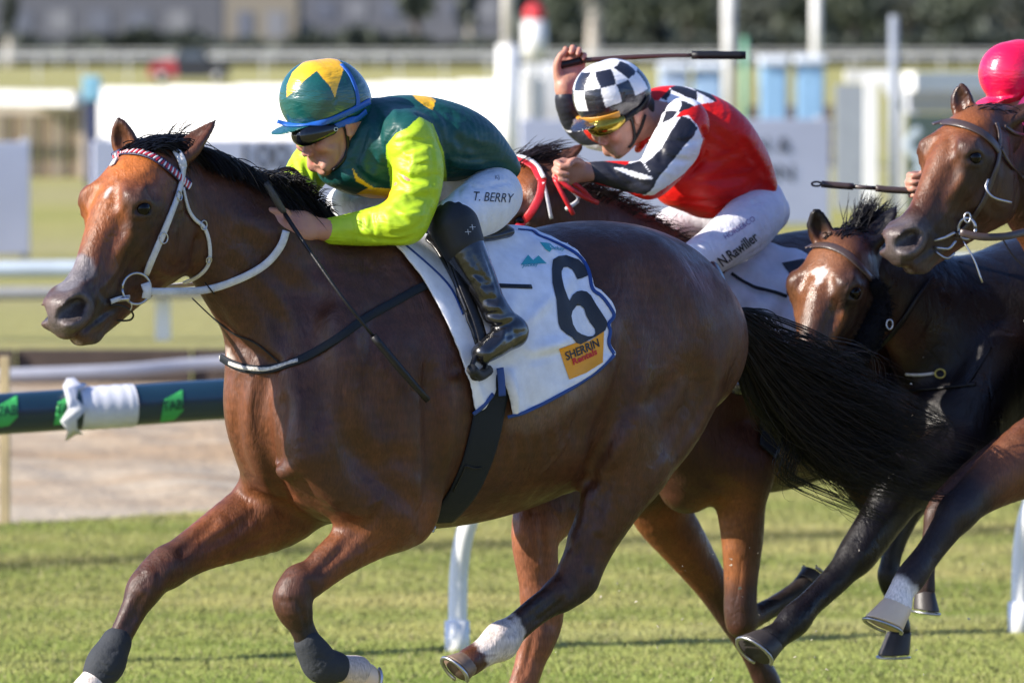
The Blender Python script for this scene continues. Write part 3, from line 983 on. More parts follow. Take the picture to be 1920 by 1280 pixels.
# ---- white barrier at the right
ob = empty('white_barrier', G(1700, 80), 'white barrier with pillars and a thick top beam at the right', 'barrier')
dB = 76
quad_box('beam', G(1702, dB + 6), G(2100, dB + 8), .3, zt(171, dB + 6), zt(136, dB + 6), white, ob); quad_box('back_panel', G(1700, dB + 6.5), G(2100, dB + 8.5), .1, zt(212, dB + 6), zt(172, dB + 6), mm('pale_grey', (.38, .40, .45), .6), ob)
quad_box('beam', G(1584, dB), G(1676, dB), .3, zt(156, dB), zt(131, dB), offw, ob)
for u, w, v0 in ((1633, 12, 150), (1683, 11, 160)): quad_box('pillar', G(u - w, dB - .2), G(u + w, dB - .2), .15, 0, zt(v0, dB), white, ob)
Vp = [P(1646, 148, dB - .4), P(1694, 140, dB - .4), P(1692, 190, dB - .4), P(1676, 196, dB - .4)]; Vp += [p + np.array([0, .2, 0]) for p in Vp]
link('gusset', mesh_np('gusset', Vp, [(0, 3, 2, 1), (4, 5, 6, 7), (0, 1, 5, 4), (1, 2, 6, 5), (2, 3, 7, 6), (3, 0, 4, 7)], smooth=False), white, ob)
quad_box('grey_screen', G(1566, dB + 1), G(1626, dB + 1), .08, 0, zt(160, dB), mm('screen_grey', (.26, .29, .33), .6), ob)
ob = board('s', 1700, 2080, 214, 420, 4, 'dark green advertising board behind the right hand horse', mat=mm('board_green', (.06, .09, .08), .5))
p_ = [P(1716 + 14 * math.sin(t * 1.6), 330 - t * 20, gd(420) - .3) for t in np.linspace(0, 4.4, 9)]
band('squiggle', catmull(p_, 4), -FWD, .10, .01, mm('pale_squiggle', (.38, .45, .50), .6), ob)
pole(1676, 70, .055, .05, mm('grey_pole', (.25, .28, .33), .6), 'thin grey pole standing in the barrier at the right', v_top=30)

# ---- far white rails with posts
for k, (d, ztop, lab) in enumerate(((335, 1.42, 'far white course rail with many thin posts, nearer of two'), (520, 1.5, 'farthest white course rail in front of the dark hedge'))):
    ob = empty('course_rail', G(960, d), lab, 'rail')
    half = 1100 / FPX * d
    quad_box('rail_bar', (-half, d, 0), (half, d + 2, 0), .12, ztop - .16, ztop, offw if k else white, ob, .02)
    n_ = 26 if k == 0 else 22; pm = None
    for i in range(n_):
        x = -half + 2 * half * (i + .5) / n_
        if pm is None:
            o1 = quad_box('post', (x - .05, d, 0), (x + .05, d, 0), .1, 0, ztop - .1, offw, ob); pm = o1.data; x0 = x
        else:
            o1 = bpy.data.objects.new('post', pm); COL.objects.link(o1); o1.parent = ob; o1.location = Vector((x - x0, 0, 0)) - ob.location
# ---- utility vehicle
def vehicle():
    d = gd(157); sc_ = d / FPX
    ob = empty('pickup_truck', G(352, d), 'small red and black pickup truck on the far grass', 'truck')
    w = 1.7
    def prof(name, pts, mat, z=0, ww=w):
        n = len(pts); V = [G(u, d - ww / 2, zt(v, d)) for u, v in pts] + [G(u, d + ww / 2, zt(v, d)) for u, v in pts]
        F = [tuple(range(n)), tuple(range(2 * n - 1, n - 1, -1))] + [(i, (i + 1) % n, n + (i + 1) % n, n + i)[::-1] for i in range(n)]
        me = mesh_np(name, V, F, smooth=False); bm = bmesh.new(); bm.from_mesh(me); bmesh.ops.recalc_face_normals(bm, faces=bm.faces); bmesh.ops.bevel(bm, geom=bm.edges[:], offset=.05, segments=2, affect='EDGES'); bm.to_mesh(me); bm.free()
        return link(name, me, mat, ob)
    redp = mm('faded_red', (.42, .05, .06), .4, coat=.3); blk = mm('truck_black', (.025, .025, .032), .4, coat=.3)
    prof('bonnet', [(278, 146), (282, 122), (320, 112), (334, 112), (334, 146)], redp)
    prof('cab', [(334, 146), (326, 112), (338, 92), (384, 92), (394, 112), (394, 146)], blk)
    prof('window', [(332, 112), (342, 96), (380, 96), (388, 112)], mm('truck_glass', (.10, .13, .18), .1), ww=w + .04)
    prof('tray', [(394, 146), (394, 120), (430, 120), (430, 146)], blk)
    for u in (304, 408):
        wh = tube('wheel', [G(u, d - w / 2 - .05, .36), G(u, d - w / 2 + .2, .36)], .36, MB['rubber'], ob, sub=1, sides=20); tube('rim', [G(u, d - w / 2 - .07, .36), G(u, d - w / 2 + .1, .36)], .18, offw, wh, sub=1, sides=14)
vehicle()

# ---- far hedge, buildings, trees
def leafy(name, c, size, n, mat, parent=None, seed=0, s=.5):
    r = np.random.RandomState(seed); 
    p = r.normal(size=(n, 3)); p /= np.linalg.norm(p, axis=1)[:, None]; p *= (r.rand(n, 1) ** .4)
    cl = r.normal(size=(14, 3)) * .5; k = r.randint(14, size=n)
    p = (p * .62 + cl[k] * .6) * np.array(size) / 2 + np.array(c)
    a = r.normal(size=(n, 3)); a /= np.linalg.norm(a, axis=1)[:, None]; b_ = np.cross(a, r.normal(size=(n, 3))); b_ /= np.linalg.norm(b_, axis=1)[:, None]
    q = s * (0.5 + r.rand(n, 1))
    V = np.stack([p - a * q - b_ * q * .5, p + a * q * .2 - b_ * q * .8, p + a * q, p + a * q * .1 + b_ * q * .8], 1).reshape(-1, 3)
    F = np.arange(n * 4).reshape(-1, 4)
    return link(name, mesh_np(name, V, F, smooth=False), mat, parent)
hd = mm('hedge_leaf', (.060, .075, .055), .8, var=.5, vscale=.6)
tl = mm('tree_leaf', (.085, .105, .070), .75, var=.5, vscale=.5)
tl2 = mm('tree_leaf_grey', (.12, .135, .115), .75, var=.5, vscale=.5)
hx = np.array([leaf for leaf in range(24)])
r5 = np.random.RandomState(5)
Vh = []; 
n = 26000; xx = r5.uniform(-62, 62, n); yy = 560 + r5.normal(size=n) * .8; zz = r5.rand(n) ** .8 * (2.5 + .5 * np.sin(xx * .35) + .3 * np.sin(xx * 1.3))
pp0 = np.stack([xx, yy, zz], 1); a = r5.normal(size=(n, 3)) * .3; b_ = r5.normal(size=(n, 3)) * .3
Vh = np.stack([pp0 - a, pp0 - b_, pp0 + a, pp0 + b_], 1).reshape(-1, 3)
tag(link('hedge', mesh_np('hedge', Vh, np.arange(n * 4).reshape(-1, 4), smooth=False), hd), kind='stuff')
def building(u0, u1, d, h, mat, label, wins, roof=None):
    ob = empty('building', G((u0 + u1) / 2, d), label, 'building', 'buildings beyond the hedge')
    quad_box('wall', G(u0, d), G(u1, d), 8, 0, h, mat, ob, 0)
    quad_box('roof', G(u0 - 12, d), G(u1 + 12, d), 9.5, h + .003, h + .5, roof or mm('roof_grey', (.17, .175, .20), .6), ob, 0)
    for (u, w, z0, z1, mt) in wins: 
        q = quad_box('window', G(u, d - 4.05), G(u + w, d - 4.05), .1, z0, z1, mt, ob, 0); 
glass = mm('far_glass', (.13, .14, .18), .4); lite = mm('pale_panel', (.20, .205, .23), .5); buff = mm('buff_brick', (.22, .195, .16), .8)  # two window tones: darker glass and paler grey panels
building(-120, 420, 620, 8, mm('slate_wall', (.10, .105, .13), .8), 'long slate grey building at the far left', [(20 + i * 74, 40, 3.2, 5.2, lite if i % 3 == 1 else glass) for i in range(5)])
building(425, 560, 600, 8, buff, 'buff brick building with a dark doorway', [(445, 30, 1.8, 5, glass), (500, 36, 2.6, 5, lite)])
building(570, 940, 630, 8, mm('slate_wall2', (.12, .125, .15), .8), 'grey building left of the thick white post', [(590 + i * 62, 36, 4.4, 6.2, lite if i % 2 else glass) for i in range(6)])
def far_tree(u, d, h, w, mat, label, seed, trunk_w=.35, pale=False):
    ob = empty('tree', G(u, d), label, 'tree', 'trees beyond the far hedge')
    tk = mm('pale_bark' if pale else 'bark', (.42, .38, .33) if pale else (.09, .075, .065), .85)
    c = G(u, d); tube('trunk', [c, c + [.1, 0, h * .35], c + [-.1, 0, h * .7]], [trunk_w, trunk_w * .8, trunk_w * .4], tk, ob)
    for k, s_ in enumerate((-1, 1)): tube('limb', [c + [0, 0, h * .4], c + [s_ * w * .2, 0, h * .6], c + [s_ * w * .35, .3, h * .8]], [trunk_w * .45, trunk_w * .3, .05], tk, ob)
    leafy('crown', c + [0, 0, h * .72], (w, w * .8, h * .75), 1500, mat, ob, seed, s=.32)
for k, (u, d, h, w, mt, lb, pl_) in enumerate((
        (1062, 560, 7, 4.5, tl, 'dark tree just right of the red ball marker', False), (1112, 540, 11, 3.0, tl2, 'tree with a thick pale trunk above the checkered cap', True), (1190, 590, 8, 6, tl, 'bushy tree right of the pale trunk', False),
        (1290, 600, 9, 6, tl, 'dark tree left of the grey pole', False), (1420, 590, 8, 6, tl2, 'grey green tree right of the grey pole', False), (1500, 610, 9, 6, tl, 'dark tree left of the slim white pole', False),
        (1600, 590, 8, 6, tl, 'dark tree right of the slim white pole', False), (1700, 600, 9, 7, tl2, 'grey green tree above the white barrier', False), (1800, 590, 8, 6, tl, 'dark tree left of the pink cap', False),
        (1900, 600, 9, 6, tl2, 'grey green tree behind the pink cap', False), (780, 570, 8, 3.2, tl, 'dark tree in front of the grey building', False), (880, 570, 9, 2.2, tl2, 'slim tree with a pale trunk left of the thick white post', True),
        (18, 540, 7, 1.2, tl2, 'slim tree with a pale trunk at the far left', True), (500, 690, 9, 3, tl, 'tree rising behind the buff building', False))):
    far_tree(u, d, h, w, mt, lb, 100 + k, pale=pl_, trunk_w=.7 if u == 1112 else .45)
Vw = [(-80, 760, 0), (80, 760, 0), (80, 760, 14), (-80, 760, 14)]
r6 = np.random.RandomState(6); n = 9000
pp0 = np.stack([r6.uniform(-80, 80, n), 720 + r6.rand(n) * 30, r6.rand(n) ** .7 * (12 + 2 * np.sin(r6.rand(n)))], 1); a = r6.normal(size=(n, 3)) * 1.0; b_ = r6.normal(size=(n, 3)) * 1.0
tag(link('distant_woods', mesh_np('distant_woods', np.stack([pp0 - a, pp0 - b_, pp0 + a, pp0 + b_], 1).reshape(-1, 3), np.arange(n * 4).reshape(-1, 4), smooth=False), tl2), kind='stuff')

# ---- grit and torn turf in the air behind the hooves
rg = np.random.RandomState(8); Vg = []; Fg = []
for i in range(130):
    k = rg.randint(4); cu_, cv_ = ((1450, 1120), (1700, 1150), (1250, 1080), (1560, 820))[k]
    c = P(cu_ + rg.normal() * 130, cv_ + rg.normal() * 90, 16.9 + rg.rand() * 1.6)
    if c[2] < .05: continue
    s_ = .0016 + .0030 * rg.rand() ** 3; q = rg.normal(size=(4, 3)) * s_
    b0 = len(Vg); Vg += [c + x for x in q]; Fg += [(b0, b0 + 1, b0 + 2), (b0, b0 + 2, b0 + 3), (b0, b0 + 3, b0 + 1), (b0 + 1, b0 + 3, b0 + 2)]
tag(link('flying_grit', mesh_np('flying_grit', Vg, Fg, smooth=False), mm('grit', (.5, .46, .38), .8)), kind='stuff')
# ------------------------------------------------------------------ horses
PX = 745.0
def put(f, F, pts, k=0.03, n=None, op='u', sub=4, mirror=False, S=1.0):
    """pts rows (u, v, t, ra_px[, rb_px])"""
    A = [F(p[0], p[1], p[2]) for p in pts]
    ra = [p[3] / PX * S for p in pts]; rb = [(p[4] if len(p) > 4 else p[3]) / PX * S for p in pts]
    f.chain(A, ra, rb, n=F.l if n is None else n, k=k, op=op, sub=sub, mirror=F if mirror else None)

def gro(f, F, pts, w, amp, mirror=False, sub=3):
    f.groove([F(*p) for p in pts], w, amp, mirror=F if mirror else None, sub=sub)

class Moved:
    """a frame carried somewhere else by a rigid (scaled) move"""
    def __init__(s, F, M, S):
        s.F = F; s.M = np.array(M); s.S = S
        Rm = s.M[:3, :3] / S
        s.l = Rm @ F.l; s.a = Rm @ F.a; s.o = s.pt(F.o)
    def pt(s, p): return s.M[:3, :3] @ p + s.M[:3, 3]
    def __call__(s, u, v, t=0.0): return s.pt(s.F(u, v, t))
    mirror = Frame.mirror

def depth_of(p): return float((np.asarray(p) - CAMP) @ FWD)

def move_matrix(src, dst, dyaw, pitch, lat, S):
    """carry src point to dst; pitch about lateral axis lat, then yaw about z, scale S"""
    M = Matrix.Translation(Vector(dst)) @ Matrix.Rotation(R(dyaw), 4, 'Z') @ Matrix.Rotation(R(pitch), 4, Vector(lat)) @ Matrix.Scale(S, 4) @ Matrix.Translation(-Vector(src))
    return M

def head_field(f, H, S=1.0):
    q = lambda *a, **k: put(f, H, *a, S=S, **k)
    q([(318, 322, 0, 58, 44), (280, 345, 0, 72, 58), (246, 392, 0, 76, 62), (212, 452, 0, 62, 46), (180, 515, 0, 49, 36), (152, 558, 0, 44, 35), (134, 582, 0, 38, 36)], k=.03, sub=5)
    # jaw
    q([(176, 606, 0, 28, 24), (205, 580, 0, 32, 24), (262, 522, 0, 42, 26), (318, 466, 0, 60, 36)], k=.02, sub=4)
    q([(285, 450, 0, 66, 44), (236, 505, 0, 50, 34), (196, 556, 0, 38, 30), (168, 592, 0, 32, 28)], k=.03, sub=4)
    q([(322, 452, .052, 62, 20)], k=.04, mirror=True)
    q([(300, 400, .056, 52, 20), (292, 440, .058, 50, 16)], k=.05, mirror=True)
    # brow and orbit
    q([(262, 386, .076, 30, 18)], k=.045, mirror=True)
    q([(250, 368, .080, 8, 7), (272, 368, .088, 10, 8), (288, 382, .084, 8, 6)], k=.03, mirror=True)
    q([(282, 330, .05, 22, 14), (262, 358, .066, 18, 10)], k=.04, mirror=True)
    # nostril mound and lips
    q([(150, 566, .038, 26, 14), (136, 590, .040, 27, 14)], k=.03, mirror=True)
    q([(110, 572, 0, 20, 28), (112, 594, 0, 20, 30), (124, 618, 0, 18, 26)], k=.022)
    q([(150, 632, 0, 16, 22), (172, 630, 0, 15, 20)], k=.014)
    # eye socket
    q([(258, 394, .101, 9, 9), (269, 389, .107, 12, 10), (277, 392, .103, 8, 8)], k=.006, op='s', mirror=True)
    # nostril
    q([(152, 567, .052, 12, 24), (141, 580, .054, 17, 30), (128, 595, .050, 12, 24)], k=.008, op='s', mirror=True)
    # mouth
    
    return f

HEAD_LINES = [
    ([(250, 425), (235, 455), (216, 484)], .014, [-.003, -.010, -.001]), ([(284, 352), (292, 362)], .018, .008), ([(226, 415), (205, 465), (190, 508)], .018, [.003, .006, .002]),
    ([(300, 430), (282, 462), (250, 500)], .012, [.002, .006, .002]), ([(360, 405), (368, 450), (360, 495), (338, 528)], .013, [.004, .009, .009, .004]),
    ([(246, 398), (252, 382), (266, 376), (282, 382)], .007, [-.002, -.006, -.006, -.002]), ([(248, 402), (262, 407), (282, 401)], .005, [-.002, -.005, -.002]),
    ([(244, 412), (262, 418), (286, 410)], .006, [.001, .004, .001]), ([(240, 420), (262, 428), (280, 424)], .006, [.0, .003, .0]), ([(240, 392), (228, 408), (224, 430)], .007, [.002, .004, .001]),
    ([(262, 360), (275, 350), (290, 352)], .008, [-.002, -.005, -.002]), ([(252, 350), (262, 335), (282, 330)], .014, [.003, .006, .003]),
    ([(124, 637), (140, 628), (160, 614), (182, 598), (204, 584), (226, 572)], .006, [.004, .010, .011, .010, .008, .002]),
    ([(146, 634), (165, 622), (186, 604), (206, 590)], .008, [-.001, -.005, -.005, -.001]), ([(178, 640), (192, 622), (204, 602)], .007, [.002, .006, .002]),
    ([(168, 562), (172, 582), (160, 602), (142, 614)], .008, [-.003, -.009, -.009, -.003]), ([(168, 562), (150, 555), (132, 562), (120, 578), (120, 596), (130, 610)], .007, [-.002, -.006, -.006, -.003, -.002, -.001]),
    ([(112, 574), (108, 594), (114, 610)], .005, [.001, .002, .001]), ([(178, 555), (182, 580), (166, 606)], .008, [.002, .006, .002]), ([(190, 520), (178, 538), (160, 545)], .010, [.001, .004, .001]),
    ([(172, 500), (150, 505), (134, 498)], .005, [.0, .003, .001]), ([(186, 545), (200, 560), (215, 562)], .007, [.001, .004, .001]), ([(196, 470), (184, 500), (176, 520)], .006, [-.001, -.0035, -.001]),
    ([(236, 470), (222, 500), (206, 524), (190, 540)], .005, [-.001, -.004, -.004, -.001]), ([(262, 440), (246, 462), (240, 480)], .005, [-.001, -.0035, -.001]),
    ([(300, 478), (322, 500), (340, 500)], .010, [.001, .004, .001]), ([(314, 400), (322, 430), (318, 470)], .02, [-.002, -.007, -.003]), ([(345, 340), (352, 370), (350, 400)], .010, [.003, .006, .003]),
    ([(205, 330), (215, 370), (205, 400)], .016, [.001, .004, .001]), ([(230, 340), (236, 365), (232, 390)], .012, [-.001, -.004, -.001]),
    ([(230, 560), (262, 548), (300, 528)], .008, [.001, .004, .001])]
def head_lines(f, bake, M=None, S=1.0, H=None):
    """lay the relief of the head; bake = points found on the leader's head"""
    for q, w, amp, mir, sub in bake:
        if M is not None: q = [np.array(M)[:3, :3] @ x + np.array(M)[:3, 3] for x in q]
        f.groove(q, w * S, [x * S * 1.45 for x in amp], mirror=H, sub=2)

def ear_field(f, H, S, base, mid, tip, r, face, k=.012):
    """cupped ear: outer leaf minus the hollow towards 'face' (world vector)"""
    b, m, t = [np.asarray(x, float) for x in (base, mid, tip)]
    ax = (t - b) / np.linalg.norm(t - b); face = np.asarray(face, float); face = face - (face @ ax) * ax; face /= np.linalg.norm(face)
    r = r * S
    f.chain([b, b * .45 + m * .55, m, m * .45 + t * .55, t], [r * .75, r * 1.0, r * .92, r * .55, r * .10], [r * .62, r * .62, r * .5, r * .32, r * .08], n=face, k=k, sub=3)
    f.chain([b * .5 + m * .5 + face * r * .62, m + face * r * .50, m * .35 + t * .65 + face * r * .30], [r * .42, r * .56, r * .16], [r * .50, r * .46, r * .16], n=face, k=.004, op='s', sub=3)

def paint_head(pt, H, S=1.0, dark=(.022, .016, .015), skin=(.10, .085, .085), sunlit_orange=(.40, .115, .020), star=None, face=True):
    r = lambda x: x / PX * S
    st = lambda pts, c, soft=.03, amt=1, rag=0.006, rag2=0.003: pt.stroke([[*H(p[0], p[1], p[2]), r(p[3])] for p in pts], c, soft, amt, rag * S, rag2 * S)
    M = lambda pts: [(u, v, -t, q) for u, v, t, q in pts]
    st([(240, 330, 0, 60), (190, 420, -.02, 40), (160, 490, -.03, 30)], sunlit_orange, .08, .9)  # sunlight on forehead and nose, painted into the coat colour
    for s in (1, -1):
        f = (lambda x: x) if s == 1 else M
        st(f([(262, 392, .10, 16), (275, 400, .10, 20)]), (.03, .018, .014), .05, .85)
        st(f([(300, 430, .08, 34), (262, 500, .06, 34), (235, 545, .05, 30)]), (.040, .016, .010), .08, .8)
        st(f([(285, 415, .09, 22), (258, 440, .08, 20), (240, 470, .07, 14)]), (.022, .013, .011), .05, .75)
        st(f([(246, 372, .09, 10), (268, 364, .095, 10)]), (.10, .05, .035), .03, .6)
        st(f([(240, 440, .078, 8), (222, 480, .066, 8), (214, 500, .06, 6)]), (.30, .10, .03), .025, .75)
        st(f([(215, 560, .05, 26), (175, 575, .05, 26)]), dark, .06, .9)
        st(f([(150, 560, .05, 30), (130, 600, .05, 30)]), skin, .05, .85)
        st(f([(147, 574, .042, 14), (132, 590, .042, 14)]), (.012, .005, .005), .010, 1, .002)
        st(f([(146, 622, .04, 14), (185, 600, .04, 12)]), dark, .03, .9)
    st([(172, 622, 0, 34)], (.05, .045, .05), .05, .9)
    # dark inside of the nostril, by where it lies in the head's own plane
    rel = pt.V - H.mirror(np.array(H(141, 582, .0))) * 0 - H(141, 582, .0)
    upx = H(141, 500, 0) - H(141, 582, 0); upx /= np.linalg.norm(upx); fx = H.a / np.linalg.norm(H.a); lt = np.abs(rel @ H.l) / S
    e = ((rel @ fx + .030 * 0) / (.026 * S)) ** 2
    for s_ in (1, -1):
        c0 = H(141, 581, .050); c0 = c0 if s_ == 1 else H.mirror(np.array(c0))
        r0 = pt.V - c0; a_ = (r0 @ fx) / S; b_ = (r0 @ upx) / S; l_ = (r0 @ H.l) / S * s_
        c_, s2 = math.cos(.75), math.sin(.75); a2 = a_ * c_ + b_ * s2; b2 = -a_ * s2 + b_ * c_
        pt.mask(((a2 / .022) ** 2 + (b2 / .030) ** 2 < 1) & (l_ < .010) & (l_ > -.06), (.010, .005, .006))
    st([(120, 560, 0, 30), (110, 600, 0, 30)], skin, .04, .8)
    if star is not None:
        for s_ in star: pt.stroke(s_, (.80, .74, .70), .008 * S, .95, .004, .004)
    st([(128, 642, 0, 10), (146, 650, .01, 8)], (.55, .42, .36), .012, .9)

def hoof(name, F, top, toe, heel_dir, r, mat, parent, shoe_mat):
    """hoof wall as a slanted truncated cone: top centre -> sole centre; toe dir gives the forward bulge"""
    top = np.asarray(top); sole = np.asarray(toe)
    ax = sole - top; L = np.linalg.norm(ax); ax /= L
    fw = np.asarray(heel_dir, float); fw = fw - (fw @ ax) * ax; fw /= np.linalg.norm(fw); sd = np.cross(ax, fw)
    V = []; n = 20; lv = [(0, .80), (.10, .84), (.55, .95), (.93, 1.06), (1.0, 1.05)]
    for z, k in lv:
        for i in range(n):
            a = 2 * math.pi * i / n; c, s = math.cos(a), math.sin(a)
            fwd = c * (1.06 if c > 0 else .82)
            V.append(top + ax * L * (z + (0.22 * z * (c > 0) * c * .3)) + (fw * fwd + sd * s * .92) * r * k + fw * (z * .28 * L))
    F_ = []
    for q in range(len(lv) - 1):
        for i in range(n):
            j = (i + 1) % n; F_.append((q * n + i, q * n + j, (q + 1) * n + j, (q + 1) * n + i))
    V.append(top); V.append(np.mean(V[-n - 1:-1], 0) - ax * r * .25)
    for i in range(n):
        j = (i + 1) % n; F_.append((j, i, len(V) - 2)); b = (len(lv) - 1) * n; F_.append((b + i, b + j, len(V) - 1))
    me = mesh_np(name, V, F_)
    bm = bmesh.new(); bm.from_mesh(me); bmesh.ops.recalc_face_normals(bm, faces=bm.faces); bm.to_mesh(me); bm.free()
    o = link(name, me, mat, parent)
    b = (len(lv) - 1) * n
    ring = [V[b + i] + ax * .003 for i in range(n) if not (n * .42 < i < n * .58)]
    ring = [V[b + i % n] + ax * .004 for i in range(int(n * .6), int(n * 1.4) + 1)]
    band('horseshoe', ring, ax, .010, .006, shoe_mat, o)
    return o

def eye_ball(H, S, parent, mats, u=267, v=391, t=.0905):
    for s in (1, -1):
        c = H(u, v, t)
        if s == -1: c = H.mirror(np.array(c))
        bm = bmesh.new(); bmesh.ops.create_uvsphere(bm, u_segments=24, v_segments=16, radius=.0205 * S)
        me = bpy.data.meshes.new('eye'); bm.to_mesh(me); bm.free()
        me.polygons.foreach_set('use_smooth', np.ones(len(me.polygons), bool))
        o = link('eye', me, mats['eye'], parent); o.location = Vector(c) - root_loc(parent)


MAT['coat'] = coat_material('horse_coat')
MAT['coat_dark'] = coat_material('dark_horse_coat', rough=.40, dusty=.03)
MAT['eye'] = simple('eye_brown', (.003, .002, .002), .05, spec=.22)
MAT['hoof_dark'] = simple('hoof_dark', (.035, .03, .03), .5, bmp=.5, bscale=40)
MAT['hoof_pale'] = simple('hoof_pale', (.78, .58, .40), .45, bmp=.5, bscale=40)
MAT['hoof_mixed'] = simple('hoof_mixed', (.22, .15, .11), .5, var=.5, vscale=30, bmp=.5, bscale=40)
MAT['steel'] = simple('steel', (.50, .50, .52), .38, metal=1.0, var=.2)
MAT['hair'] = simple('black_hair', (.004, .0035, .005), .5, spec=.28, var=.5, vscale=30)
MAT['hair_brown'] = simple('dark_brown_hair', (.018, .010, .009), .5, spec=.3, var=.5, vscale=30)
# ------------------------------------------------------------------ the leading horse
FA = Frame(900, 700, 16.1, 36)
HA = Frame(305, 300, depth_of(FA(305, 300, 0)), 48)
fa = Field()
TR = [(562, 650, 880, 95), (612, 540, 955, 140), (690, 450, 985, 195), (800, 430, 990, 218), (900, 436, 972, 225), (1000, 430, 932, 216), (1100, 411, 880, 200), (1185, 424, 836, 188), (1246, 478, 800, 160)]
put(fa, FA, [(u, (a + b) / 2, 0, (b - a) / 2, w) for u, a, b, w in TR], k=.03, sub=8)
put(fa, FA, [(352, 388, 0, 84, 50), (430, 440, 0, 112, 66), (520, 520, 0, 146, 92), (610, 610, 0, 180, 118), (690, 700, 0, 200, 140)], k=.07, sub=6)
# breast
put(fa, FA, [(586, 735, .08, 58, 56), (592, 810, .09, 68, 60), (606, 885, .10, 64, 54)], k=.05)
put(fa, FA, [(505, 745, -.05, 56, 48), (508, 810, -.06, 62, 52), (522, 885, -.07, 58, 50)], k=.05)
# shoulder blade, point of shoulder, upper arm, triceps
put(fa, FA, [(720, 520, .13, 70, 46), (660, 650, .18, 92, 46), (612, 790, .17, 80, 50)], k=.08)
put(fa, FA, [(600, 520, -.12, 60, 40), (560, 650, -.13, 70, 46), (530, 800, -.10, 70, 56), (530, 900, -.10, 60, 50)], k=.07)
put(fa, FA, [(590, 860, .16, 66, 54), (660, 920, .18, 70, 50), (735, 950, .18, 66, 52)], k=.06)
put(fa, FA, [(735, 700, .22, 74, 40), (750, 830, .225, 84, 44), (758, 930, .21, 62, 46)], k=.07)
# near fore
put(fa, FA, [(757, 962, .17, 64, 50), (700, 996, .165, 52, 42), (636, 1040, .16, 41, 34), (585, 1084, .16, 33, 30)], k=.04)
put(fa, FA, [(560, 1092, .16, 34, 33), (548, 1120, .16, 37, 35), (552, 1144, .16, 30, 30)], k=.025)
put(fa, FA, [(553, 1142, .16, 28, 27), (566, 1175, .16, 24, 20), (580, 1205, .16, 24, 20), (598, 1236, .16, 26, 24)], k=.02)
put(fa, FA, [(602, 1243, .16, 25, 24), (636, 1252, .16, 25, 25), (668, 1258, .16, 30, 30)], k=.02)
# far fore
put(fa, FA, [(590, 900, -.12, 80, 66), (520, 950, -.13, 78, 60), (440, 992, -.13, 60, 46), (372, 1028, -.13, 44, 36), (318, 1062, -.13, 37, 32)], k=.045)
put(fa, FA, [(312, 1062, -.13, 36, 33), (288, 1082, -.13, 35, 34), (268, 1108, -.13, 29, 30)], k=.025)
put(fa, FA, [(270, 1104, -.13, 30, 28), (247, 1150, -.13, 25, 21), (224, 1196, -.13, 23, 19), (202, 1232, -.13, 27, 24)], k=.02)
put(fa, FA, [(200, 1236, -.13, 26, 24), (178, 1272, -.13, 25, 25), (160, 1300, -.13, 30, 30)], k=.02)
# croup, thigh, stifle, gaskin, hock (near)
put(fa, FA, [(1180, 560, .12, 120, 80), (1226, 650, .14, 130, 70), (1218, 740, .155, 120, 62), (1190, 820, .165, 84, 52)], k=.07)
put(fa, FA, [(1170, 560, -.12, 120, 80), (1200, 680, -.15, 130, 74), (1160, 800, -.16, 96, 56)], k=.08)
put(fa, FA, [(1272, 700, .12, 68, 48), (1246, 790, .14, 64, 46), (1200, 870, .15, 58, 42)], k=.07)
put(fa, FA, [(1168, 820, .19, 62, 44), (1176, 882, .18, 70, 46), (1142, 950, .165, 60, 43), (1106, 1020, .15, 47, 34), (1082, 1075, .145, 38, 28)], k=.05)
put(fa, FA, [(1150, 960, .15, 26, 18), (1135, 1020, .145, 15, 11), (1112, 1070, .145, 17, 13), (1102, 1090, .145, 20, 15)], k=.03)
put(fa, FA, [(1090, 1062, .145, 36, 28), (1078, 1092, .145, 40, 30), (1052, 1112, .145, 33, 27)], k=.02)
put(fa, FA, [(1050, 1114, .145, 31, 26), (1006, 1144, .145, 28, 21), (968, 1176, .145, 28, 21), (940, 1200, .145, 35, 28)], k=.02)
put(fa, FA, [(938, 1202, .145, 34, 29), (902, 1226, .145, 27, 24), (880, 1240, .145, 27, 26)], k=.02)
# far hind
put(fa, FA, [(1110, 840, -.16, 78, 50), (1040, 930, -.16, 76, 46), (1005, 1000, -.15, 52, 38), (1010, 1080, -.15, 43, 32), (1016, 1130, -.15, 42, 32)], k=.05)
put(fa, FA, [(1016, 1120, -.15, 40, 32), (1020, 1160, -.15, 40, 30), (1006, 1200, -.15, 36, 27)], k=.02)
put(fa, FA, [(1008, 1190, -.15, 36, 27), (985, 1270, -.15, 30, 22), (955, 1350, -.15, 30, 22), (930, 1400, -.15, 34, 28), (905, 1440, -.15, 28, 26)], k=.02)
# flank tuck and dock of the tail
put(fa, FA, [(1310, 560, 0, 40, 30), (1345, 590, 0, 30, 26), (1375, 640, .0, 24, 20)], k=.05)
head_field(fa, HA)
_hf = head_field(Field(), HA)
SKH = Skin(_hf, .005, HA)
for pts, w, a in HEAD_LINES: SKH.line(pts, w, a)
HEAD_BAKE = SKH.log
head_lines(fa, HEAD_BAKE, H=HA)
er = .0345
ear_field(fa, HA, 1, HA(334, 304, .052), HA(364, 266, .062), HA(405, 226, .075), er, HA.a * .1 + HA.l * .25 + np.array([0, 0, 1.0]) - .55 * HA.a)
ear_field(fa, HA, 1, HA(244, 300, -.052), HA(231, 258, -.062), HA(222, 220, -.062), er, HA.a * .8 - HA.l * .1 + np.array([0.45, 0, .0]))
